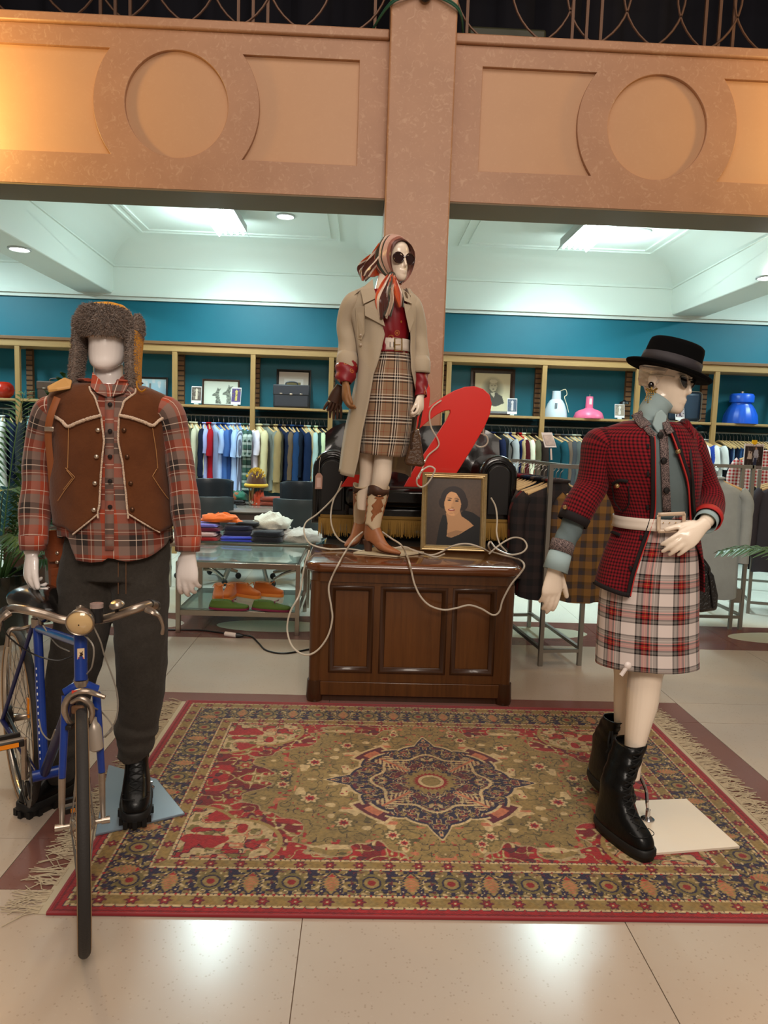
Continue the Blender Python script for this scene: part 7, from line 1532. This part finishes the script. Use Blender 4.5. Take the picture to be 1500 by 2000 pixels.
for i, (nm, c, k, c2) in enumerate(FL):
    q = E0+n_*(.03+.068*i)+t_*((.20, -.03, -.03, -.03, -.06)[min(i, 4)]); rz = math.atan2(t_.y, t_.x)-PI/2+R(random.uniform(-5, 5))
    hang('jacket', 'hanging_jacket', (q.x, q.y, HR-.128), rz, cloth(c, k, c2), '%s jacket, %s on the steel rack' % (nm, ORD[i]), 'jacket', GRP, sc=1.05)
sg_ = thing('sign_holder', 'tilted photo card clipped on top of the steel rack', 'sign', loc=tuple(P(1077, 898, 4.56))); b0 = P(1077, 898, 4.56)
fig(MB().tube([b0-Vector((0, 0, .0)), P(1076, 876, 4.56)], .006, 8).build('clip_stem', SEC, sg_)); q = [P(1064, 874, 4.56), P(1087, 874, 4.56), P(1078, 845, 4.62), P(1057, 845, 4.62)]
fig(MB().prism(q, (0, 0, 0), (0, -.003, .001)).build('card', mat('card_white'), sg_, smooth=0)); fig(MB().prism([P(1066, 869, 4.565), P(1085, 869, 4.565), P(1077, 849, 4.605), P(1060, 849, 4.605)], (0, -.0045, 0), (0, -.006, 0)).build('photo', mat('pale_photo', (150, 140, 138), .35, var=(30, .5), col2=(206, 190, 180)), sg_, smooth=0))
# ---- rack with the grey shirt -------------------------------------------------
GRS = mat('grey_painted_steel', (120, 116, 106), .45)
Eb = Vector((2.78, 5.62, 0)); rb_ = rack('clothes_rack', 'grey clothes rack with a long grey shirt at its front', Eb, Vector((0, 1, 0)), Vector((1, 0, 0)), 1.2, .31, 1.325, GRS)
fig(MB().bb(2.995, 3.02, 5.607, 5.633, 0, 1.3).build('upright', GRS, rb_)); fig(MB().bb(3.02, 3.08, 5.607, 5.633, .22, .33).build('tie_block', GRS, rb_))
for i, (nm, c) in enumerate((('long plain grey', (146, 152, 150)), ('dusty pink', (150, 116, 108)), ('black', (30, 28, 30)), ('dark denim', (36, 44, 60)), ('grey marl', (110, 108, 104)))):
    p_ = P(1408, 900, 5.55+.12*i); hang('coat' if i == 0 else 'long', 'hanging_shirt', (2.74+.02*i, 5.50+.12*i, 1.325-.12), PI/2+R(random.uniform(-3, 3)), cloth(c), '%s shirt, %s on the grey rack' % (nm, ORD[i]), 'shirt', 'shirts on the grey rack', sc=1.0 if i == 0 else .95)
Ec = Vector((3.75, 6.1, 0)); rack('clothes_rack', 'grey clothes rack with dark leather jackets at the right edge', Ec, Vector((.3, .954, 0)), Vector((.954, -.3, 0)), 1.2, .3, 1.3, GRS)
for i, (nm, c) in enumerate((('charcoal leather', (58, 54, 58)), ('black leather', (26, 24, 26)), ('pinkish grey', (130, 110, 104)), ('dark brown', (44, 32, 28)))):
    q = Ec+Vector((.3, .954, 0))*(-.02+.14*i); hang('jacket', 'hanging_jacket', (q.x-.06, q.y, 1.18), PI/2-R(17), cloth(c), '%s jacket, %s on the rack at the right edge' % (nm, ORD[i]), 'jacket', 'jackets on the right edge rack', sc=1.1)
# poster standing on the rack, fold of red and white shirts beyond
ps = thing('poster_card', 'photo poster of two people clipped on the right edge rack', 'poster', loc=tuple(P(1472, 918, 6.05)))
def poster(u, v):
    C = np.stack(mix(u, (36, 26, 26)), -1); C[v < .14] = (110, 100, 98); C[v > .93] = (190, 176, 170)
    C[poly(u, v, [(.50, .16), (.68, .16), (.70, .45), (.80, .5), (.74, .74), (.62, .86), (.50, .74), (.46, .5)])] = (150, 150, 160); C[poly(u, v, [(.50, .16), (.68, .16), (.68, .46), (.52, .46)])] = (36, 42, 66); C[np.hypot((u-.6)/.06, (v-.84)/.05) < 1] = (176, 130, 100)
    C[poly(u, v, [(.14, .4), (.40, .4), (.40, .7), (.2, .74)])] = (176, 160, 146); C[vnoise(u*30, v*6, 5) > .8] = (80, 66, 60); return C[..., 0], C[..., 1], C[..., 2]
pp = P(1472, 892, 6.05); printed('photo', .155, .205, 40, 50, poster, Matrix(((1, 0, 0, pp.x), (0, 0, -1, 6.05), (0, 1, 0, pp.z), (0, 0, 0, 1))), ps); fig([c for c in ps.children][0]); fig(MB().box(pp+Vector((0, .006, -.0)), (.165, .008, .215)).build('board', mat('card_white'), ps)); fig(MB().box(pp+Vector((0, .004, -.14)), (.012, .012, .09)).build('stem', SEC, ps)); fig(MB().prism([pp+Vector((x, 0, z)) for x, z in ((-.02, .14), (.02, .14), (.022, .115), (.006, .10), (-.006, .10), (-.022, .115))], (0, 0, 0), (0, .01, 0)).build('yellow_clip', mat('yellow_plastic', (226, 176, 20), .4), ps))
hang('shirt', 'hanging_shirt', (P(1494, 880, 6.5).x, 6.5, 1.42), PI/2-R(20), cloth((170, 24, 30), 'stripe2', (214, 206, 200)), 'red and white striped shirt hanging beyond the photo poster', 'shirt', 'shirts on the grey rack')

# ---- glass display tables ----------------------------------------------------
GLS = mat('greenish_glass', (206, 226, 220), .04, trans=.85, ior=1.45); CHS = mat('satin_chrome', (176, 164, 150), .22, .95)
def gtable(y0, y1, x0, x1, zt_, label, low=True):
    t = thing('glass_table', label, 'table', 'glass display tables', loc=((x0+x1)/2, (y0+y1)/2, 0)); cx, cy = (x0+x1)/2, (y0+y1)/2; hx, hy = (x1-x0)/2, (y1-y0)/2
    for sx in (-1, 1):
        for sy in (-1, 1): MB().bb(sx*hx-.016, sx*hx+.016, sy*hy-.016, sy*hy+.016, 0, zt_).build('leg', CHS, t, bevel=.002)
    for z in ((zt_-.02, .15) if low else (zt_-.02,)):
        for sy in (-1, 1): MB().bb(-hx, hx, sy*hy-.012, sy*hy+.012, z-.02, z+.02).build('rail', CHS, t, bevel=.002)
        for sx in (-1, 1): MB().bb(sx*hx-.012, sx*hx+.012, -hy, hy, z-.02, z+.02).build('rail', CHS, t, bevel=.002)
    MB().bb(-hx+.005, hx-.005, -hy+.005, hy-.005, zt_, zt_+.01).build('glass_top', GLS, t)
    if low: MB().bb(-hx+.017, hx-.017, -hy+.017, hy-.017, .171, .179).build('glass_shelf', GLS, t)
    return t
gtable(5.13, 5.85, -1.285, -.432, .52, 'chrome and glass low table with shoes on its lower shelf')
gtable(5.98, 6.66, -1.75, -.42, .53, 'chrome and glass table piled with folded knitwear', False)
def shoe(loc, rz, m1, m2, label, cat='shoe', group='shoes on the glass shelf', sc=1., lift=0):
    t = thing('shoe', label, cat, group, loc, rz); t.scale = (sc,)*3
    pr = crom([(.018, -.125, .125, .042), (.035, -.128, .128, .044), (.05, -.126, .12, .042), (.065, -.122, .07, .037), (.085, -.118, .03, .034), (.105, -.112, .0, .032)], 16)
    MB().rings([[v_ for v_ in outline(z, a, b_, h_, 20)] for z, a, b_, h_ in pr], True, True).build('upper', m1, t, smooth=60)
    MB().rings([outline(z, -.13, .13, .046+g_, 20) for z, g_ in ((0, 0), (.018, .001), (.024, -.002))], True, True).build('sole', m2, t, smooth=50)
    MB().lathe([(.030, .104), (.026, .106), (.02, .085)], (0, -.056, 0), 16).build('opening', mat('shoe_lining', (60, 30, 24), .9), t)
    l_ = MB()
    for k in range(4): l_.tube([(-.028, .02+.02*k, .078-.012*k), (0, .025+.02*k, .09-.013*k), (.028, .02+.02*k, .078-.012*k)], .003, 5)
    l_.tube([(0, .02, .098), (-.03, .04, .115), (-.045, .03, .09)], .003, 5, smooth=10); l_.tube([(0, .02, .098), (.03, .03, .12), (.045, .04, .10)], .003, 5, smooth=10); l_.build('laces', m2, t); return t
ORS = mat('orange_suede', (206, 100, 24), .85, sheen=.3); ORG = mat('orange_rubber', (226, 130, 50), .6); GRN = mat('green_suede', (76, 100, 34), .8); MARO = mat('maroon_canvas', (112, 24, 56), .8)
zsf = .18
for k, (px, py, rz, nm) in enumerate(((424, 1172, 12, 'leftmost orange suede shoe on the glass shelf'), (446, 1170, -6, 'second orange suede shoe from the left on the glass shelf'), (480, 1168, 60, 'orange suede shoe with loose laces in the middle of the glass shelf'), (522, 1166, 75, 'rightmost orange suede shoe on the glass shelf'))):
    q = PZ(px, py, zsf); shoe((q.x, q.y+.05, zsf), PI+R(rz), ORS, ORG, nm, sc=.98)
for px, py, rz, nm in ((445, 1192, 88, 'green and maroon sneaker lying left on the glass shelf'), (528, 1194, 80, 'green and maroon sneaker lying right on the glass shelf')):
    q = PZ(px, py, zsf); shoe((q.x, q.y+.04, zsf), PI+R(rz), GRN, MARO, nm, sc=1.12).scale[2] = .62
def folded(loc, w_, d_, h_, m, label, cat='clothing', n=2, rz=0., name='folded_clothes', group='folded clothes on the glass table'):
    t = thing(name, label, cat, group, loc, rz)
    for k in range(n):
        z0 = h_*k/n; g = [[(w_/2*x*(1-.05*math.cos(zz*9)), d_/2*y, z0+h_/n*zz+.008*nz(x*2+k, y*2, loc[0]*7)) for x, y, _ in rrect(-1, 1, -1, 1, .35, 0, 4)] for zz in (.05, .3, .7, .95)]
        sc_ = [.93, 1, 1, .93]; MB().rings([[(x*s_, y*s_, z) for x, y, z in r] for r, s_ in zip(g, sc_)], True, True).build('fold', m, t, smooth=60)
    return t
def crumple(loc, rx, ry, rz_, m, label, cat='scarf', name='crumpled_scarf', group='folded clothes on the glass table', seed=0):
    t = thing(name, label, cat, group, loc); mb_ = MB(); n = 14
    mb_.rings([[((1+.35*nz(2.2*math.cos(b_)+seed, 2.2*math.sin(b_), a*2))*rx*math.sin(a)*math.cos(b_), (1+.35*nz(2.2*math.cos(b_)+seed, 2.2*math.sin(b_), a*2))*ry*math.sin(a)*math.sin(b_), max(0, rz_*(.35-math.cos(a))*(1+.5*nz(3*math.cos(b_), 3*math.sin(b_), a*3+seed)))) for b_ in np.linspace(0, 2*PI, 25)[:-1]] for a in np.linspace(.1, PI-.1, n)], True, True)
    o = mb_.build('cloth_heap', m, t, smooth=70); return t
zt2 = .541
def T2(px, py, dz=0.): q = PZ(px, 1053 if dz else py, zt2); return (q.x, q.y, zt2+dz)
FC = lambda n_, c=(128, 128, 128): mat('knit_'+n_, c, .95, sheen=.3, bump=(160, .5))
folded(T2(345, 1056), .26, .3, .05, FC('cream', (206, 196, 178)), 'cream folded jumper at the left end of the glass table'); folded(T2(400, 1053), .26, .28, .035, FC('red', (150, 20, 26)), 'bright red folded jumper on the glass table', n=1)
folded(T2(396, 1050, .035), .26, .26, .04, FC('pink', (206, 176, 176)), 'pale pink folded top lying on the red jumper', n=1); folded(T2(404, 1046, .075), .25, .22, .035, FC('maroon', (96, 20, 50)), 'maroon folded knit under the lavender one', n=1); folded(T2(398, 1042, .11), .25, .2, .03, FC('lavender', (110, 104, 190)), 'lavender folded knit on top of the maroon one', n=1)
folded(T2(468, 1054), .28, .3, .045, FC('cobalt', (48, 66, 190)), 'cobalt blue folded jumper at the front of the glass table', n=2); folded(T2(468, 1048, .045), .24, .24, .085, FC('navy', (28, 30, 54)), 'stack of dark navy beanies on the cobalt jumper', n=2); folded(T2(486, 1040, .13), .2, .2, .025, FC('black', (24, 22, 26)), 'black knit on the navy beanies', n=1)
crumple(T2(430, 1028, .15), .17, .07, .05, FC('orange', (226, 104, 20)), 'bright orange scarf lying on the folded knitwear', seed=3)
folded(T2(524, 1056), .26, .3, .10, FC('ink', (22, 26, 36)), 'stack of black folded jeans on the glass table', n=2); crumple(T2(530, 1046, .10), .17, .12, .09, FC('ivory', (216, 214, 200)), 'fluffy ivory scarf heaped on the black jeans', seed=8)
crumple(T2(585, 1056), .19, .14, .075, FC('white_grey', (196, 192, 184)), 'white and grey fringed scarf at the right end of the glass table', seed=15)
# ---- round table with hats, two swivel chairs --------------------------------
rt = thing('round_table', 'table with arched chrome legs between the two dark swivel chairs', 'table', loc=(P(492, 990, 7.35).x, 7.35, 0)); zT = .705
MB().lathe([(.001, 0), (.50, 0), (.51, .006), (.51, .014), (.50, .02), (.001, .02)], (0, 0, zT-.02), 40).build('glass_top', mat('smoked_top', (120, 110, 104), .15), rt, smooth=40); MB().lathe([(.44, -.11), (.45, -.11), (.45, 0), (.44, 0)], (0, 0, zT-.02), 40).build('apron', mat('brown_apron', (82, 62, 52), .5), rt, smooth=40)
for a in (R(-60), R(-120), R(60), R(120)):
    c_, s_ = math.cos(a), math.sin(a); MB().tube([(.46*c_*1.1, .46*s_, zT-.16), (.34*c_, .34*s_, zT-.09), (.2*c_, .2*s_, zT-.08), (.12*c_, .12*s_, zT-.16), (.16*c_, .16*s_, zT-.35), (.34*c_, .34*s_, .12), (.42*c_, .42*s_, 0)], [(.02, .03)]*7, 10, smooth=40, ref=(-s_, c_, 0)).build('arched_leg', mat('cast_aluminium', (186, 190, 186), .25, .85), rt)
def RTp(px, py, dz=0.): y_ = min(max(7.08, PZ(px, py, zT).y), 7.5); return (P(px, py, y_).x, y_, zT+dz)
GH = 'hats and knits on the round table'
folded(RTp(455, 982), .24, .2, .05, FC('black'), 'black folded knit at the left of the round table', n=2, group=GH); crumple(RTp(452, 974, .05), .12, .09, .06, FC('multi', (156, 92, 60)), 'multicoloured beanie on the black folded knit', 'hat', 'beanie', GH, 21); crumple(RTp(468, 970, .05), .09, .08, .06, FC('teal', (30, 100, 80)), 'green and yellow beanie beside the multicoloured one', 'hat', 'beanie', GH, 25)
crumple(RTp(503, 984), .08, .06, .05, FC('white', (214, 214, 206)), 'small white knit in the middle of the round table', 'hat', 'beanie', GH, 31); crumple(RTp(506, 972, .0), .07, .07, .10, FC('coral', (206, 78, 44)), 'coral beanie behind the white knit', 'hat', 'beanie', GH, 35); folded(RTp(533, 980), .25, .2, .09, FC('brick', (140, 62, 44)), 'brick red folded knit at the right of the round table', n=2, group=GH)
bn = thing('knit_hat', 'brown and yellow tufted knit hat on a wire stand', 'hat', loc=RTp(500, 975)); c0 = Vector((0, 0, .26))
MB().rings([[(.105*math.sin(a)*math.cos(b_), .105*math.sin(a)*math.sin(b_), .20+.16*-math.cos(a)) for b_ in np.linspace(0, 2*PI, 25)[:-1]] for a in np.linspace(1.45, PI-.05, 10)], True, False).build('crown', FC('hat_brown', (82, 50, 30)), bn, solid=.01)
MB().tube([(.108*math.cos(a), .108*math.sin(a), .205) for a in np.linspace(0, 2*PI, 25)[:-1]], .018, 8, closed=True).build('band', FC('hat_yellow', (214, 172, 30)), bn); tu = MB()
for k in range(90):
    a, b_ = random.uniform(2.1, PI-.05), random.random()*6.28; d_ = Vector((math.sin(a)*math.cos(b_), math.sin(a)*math.sin(b_), -math.cos(a))); tu.tube([Vector((0, 0, .20))+Vector((d_.x*.105, d_.y*.105, d_.z*.16)), Vector((0, 0, .20))+Vector((d_.x*.125, d_.y*.125, d_.z*.19))], .006, 5)
tu.build('tufts', FC('hat_yellow'), bn); ws = MB()
for k in range(10): a = 2*PI*k/10; ws.tube([(.05*math.cos(a), .05*math.sin(a), 0), (.06*math.cos(a), .06*math.sin(a), .1), (.095*math.cos(a), .095*math.sin(a), .24)], .003, 5, smooth=8)
ws.build('wire_stand', mat('copper_wire', (120, 70, 40), .4, .7), bn)
CHR = mat('charcoal_shell', (50, 58, 62), .45); CHP = mat('chair_pad', (36, 44, 52), .35)
def swivel(px, label, rz):
    x = P(px, 1000, 6.95).x; t = thing('swivel_chair', label, 'chair', 'swivel chairs at the round table', (x, 6.98, 0), rz)
    def shell(name, r, z0, z1, a0, a1, m, off=0):
        g = [[(r*math.sin(a)*(1+.04*f), -r*math.cos(a)*.9+off, z0+(z1-z0)*f-.05*f*max(0, abs(a-(a0+a1)/2)/(a1-a0)*2-.7)) for a in np.linspace(a0, a1, 19)] for f in np.linspace(0, 1, 7)]
        return MB().grid(g).build(name, m, t, solid=.028, smooth=70, bevel=.006)
    shell('back_shell', .26, .42, .84, R(-70), R(70), CHR); shell('upper_back', .25, .66, .985, R(110), R(250), CHP, .03)
    for s_ in (-1, 1): MB().tube([(s_*.25, -.06, .64), (s_*.27, .05, .67), (s_*.24, .16, .72)], [(.02, .028)]*3, 8, smooth=10).build('armrest', CHR, t)
    MB().rings([rrect(-.24+i, .24-i, -.22+i, .24-i, .10, z) for i, z in ((.02, .42), (0, .44), (0, .48), (.03, .50))], True, True).build('seat', CHP, t, smooth=60); MB().tube([(0, 0, .1), (0, 0, .42)], .028, 12).build('column', CHS, t)
    for k in range(5):
        a = 2*PI*k/5+.3; MB().tube([(0, 0, .13), (.16*math.cos(a), .16*math.sin(a), .115), (.30*math.cos(a), .30*math.sin(a), .075)], [(.022, .018), (.02, .015), (.016, .014)], 8, smooth=10).build('foot', CHS, t); MB().ball((.31*math.cos(a), .31*math.sin(a), .032), (.03, .022, .032), 7).build('caster', mat('black_plastic'), t)
    return t
swivel(404, 'dark swivel chair left of the round table', R(8)); swivel(586, 'dark swivel chair right of the round table', R(-10))

# ---- palms --------------------------------------------------------------------
PALM = mat('palm_leaf', (40, 74, 36), .4, var=(5, .8), col2=(64, 100, 50)); PSTEM = mat('palm_stem', (70, 92, 48), .5)
def frond(base, d0, ln, droop, m_parent, nleaf=26, ll=.30):
    pts = []; p_ = Vector(base); v_ = Vector(d0).normalized(); N_ = 16
    for k in range(N_+1): pts.append(p_.copy()); p_ = p_+v_*(ln/N_); v_ = (v_+Vector((0, 0, -droop/N_*(.5+k/N_)))).normalized()
    mb_ = MB(); mb_.tube(pts, [.007*(1-.75*k/N_) for k in range(N_+1)], 6)
    for k in range(nleaf):
        f = .22+.78*k/nleaf; i = min(int(f*N_), N_-1); q = pts[i].lerp(pts[i+1], f*N_-i); tg_ = (pts[i+1]-pts[i]).normalized(); sd_ = tg_.cross(Vector((0, 0, 1))).normalized()
        for s_ in (-1, 1):
            L_ = ll*math.sin(PI*(.12+.8*(k/nleaf)))*random.uniform(.85, 1.1); dd = (tg_*.75+sd_*s_*.8+Vector((0, 0, .12))).normalized(); wv_ = dd.cross(Vector((0, 0, 1))).normalized()*.019
            m1 = q+dd*L_*.45+Vector((0, 0, -.02*L_)); e_ = q+dd*L_+Vector((0, 0, -.30*L_)); mb_.add([q, m1-wv_, m1+Vector((0, 0, .004)), m1+wv_, e_], [(0, 1, 2), (0, 2, 3), (1, 4, 2), (2, 4, 3)])
    return mb_
def palm(loc, label, potm, specs, potr, poth):
    t = thing('potted_palm', label, 'plant', loc=loc)
    MB().lathe([(.001, 0), (potr*.72, 0), (potr*.80, .05), (potr, poth*.7), (potr*.97, poth), (potr*.88, poth), (potr*.86, poth-.05), (.001, poth-.06)], n=36).build('pot', potm, t, smooth=50)
    MB().lathe([(.001, poth-.045), (potr*.86, poth-.05)], n=24).build('soil', mat('soil', (40, 28, 20), .95), t)
    for a, tilt, ln, dr in specs:
        d0 = Vector((math.cos(R(a))*math.sin(R(tilt)), math.sin(R(a))*math.sin(R(tilt)), math.cos(R(tilt)))); frond((.04*math.cos(R(a)), .04*math.sin(R(a)), poth-.06), d0, ln, dr, t).build('frond', PALM, t, smooth=0)
    return t
palm((-2.42, 4.85, 0), 'leafy palm in a dark glazed pot at the left edge', mat('dark_green_glaze', (28, 34, 28), .15, coat=.5), [(20, 20, 1.45, .9), (-30, 24, 1.35, 1.2), (60, 22, 1.4, 1.0), (-10, 34, 1.25, 1.4), (100, 20, 1.5, .9), (150, 28, 1.3, 1.1), (200, 24, 1.4, 1.0), (250, 26, 1.3, 1.3), (300, 30, 1.2, 1.5), (-50, 42, 1.1, 1.6), (10, 48, 1.0, 1.7), (340, 16, 1.5, .8), (-25, 56, .95, 1.4)], .22, .46)
palm((3.15, 4.05, 0), 'palm in a pot just beyond the right edge', mat('dark_green_glaze'), [(180, 22, 1.2, 1.2), (160, 38, 1.1, 1.5), (205, 40, 1.1, 1.5), (90, 20, 1.2, 1.0), (0, 26, 1.2, 1.2), (270, 26, 1.2, 1.2), (40, 34, 1.1, 1.4), (320, 34, 1.1, 1.4)], .2, .42)
bx_ = thing('wooden_box', 'small dark wooden display box on the floor beyond the palm', 'box', loc=(P(52, 1095, 6.4).x, 6.5, 0)); MB().bb(-.18, .18, -.15, .15, 0, .55).build('box_body', mat('dark_box_wood', (60, 34, 20), .5), bx_, bevel=.006); MB().bb(-.14, .14, -.155, -.15, .34, .51).build('glass_front', mat('grey_pane', (110, 120, 116), .1), bx_)
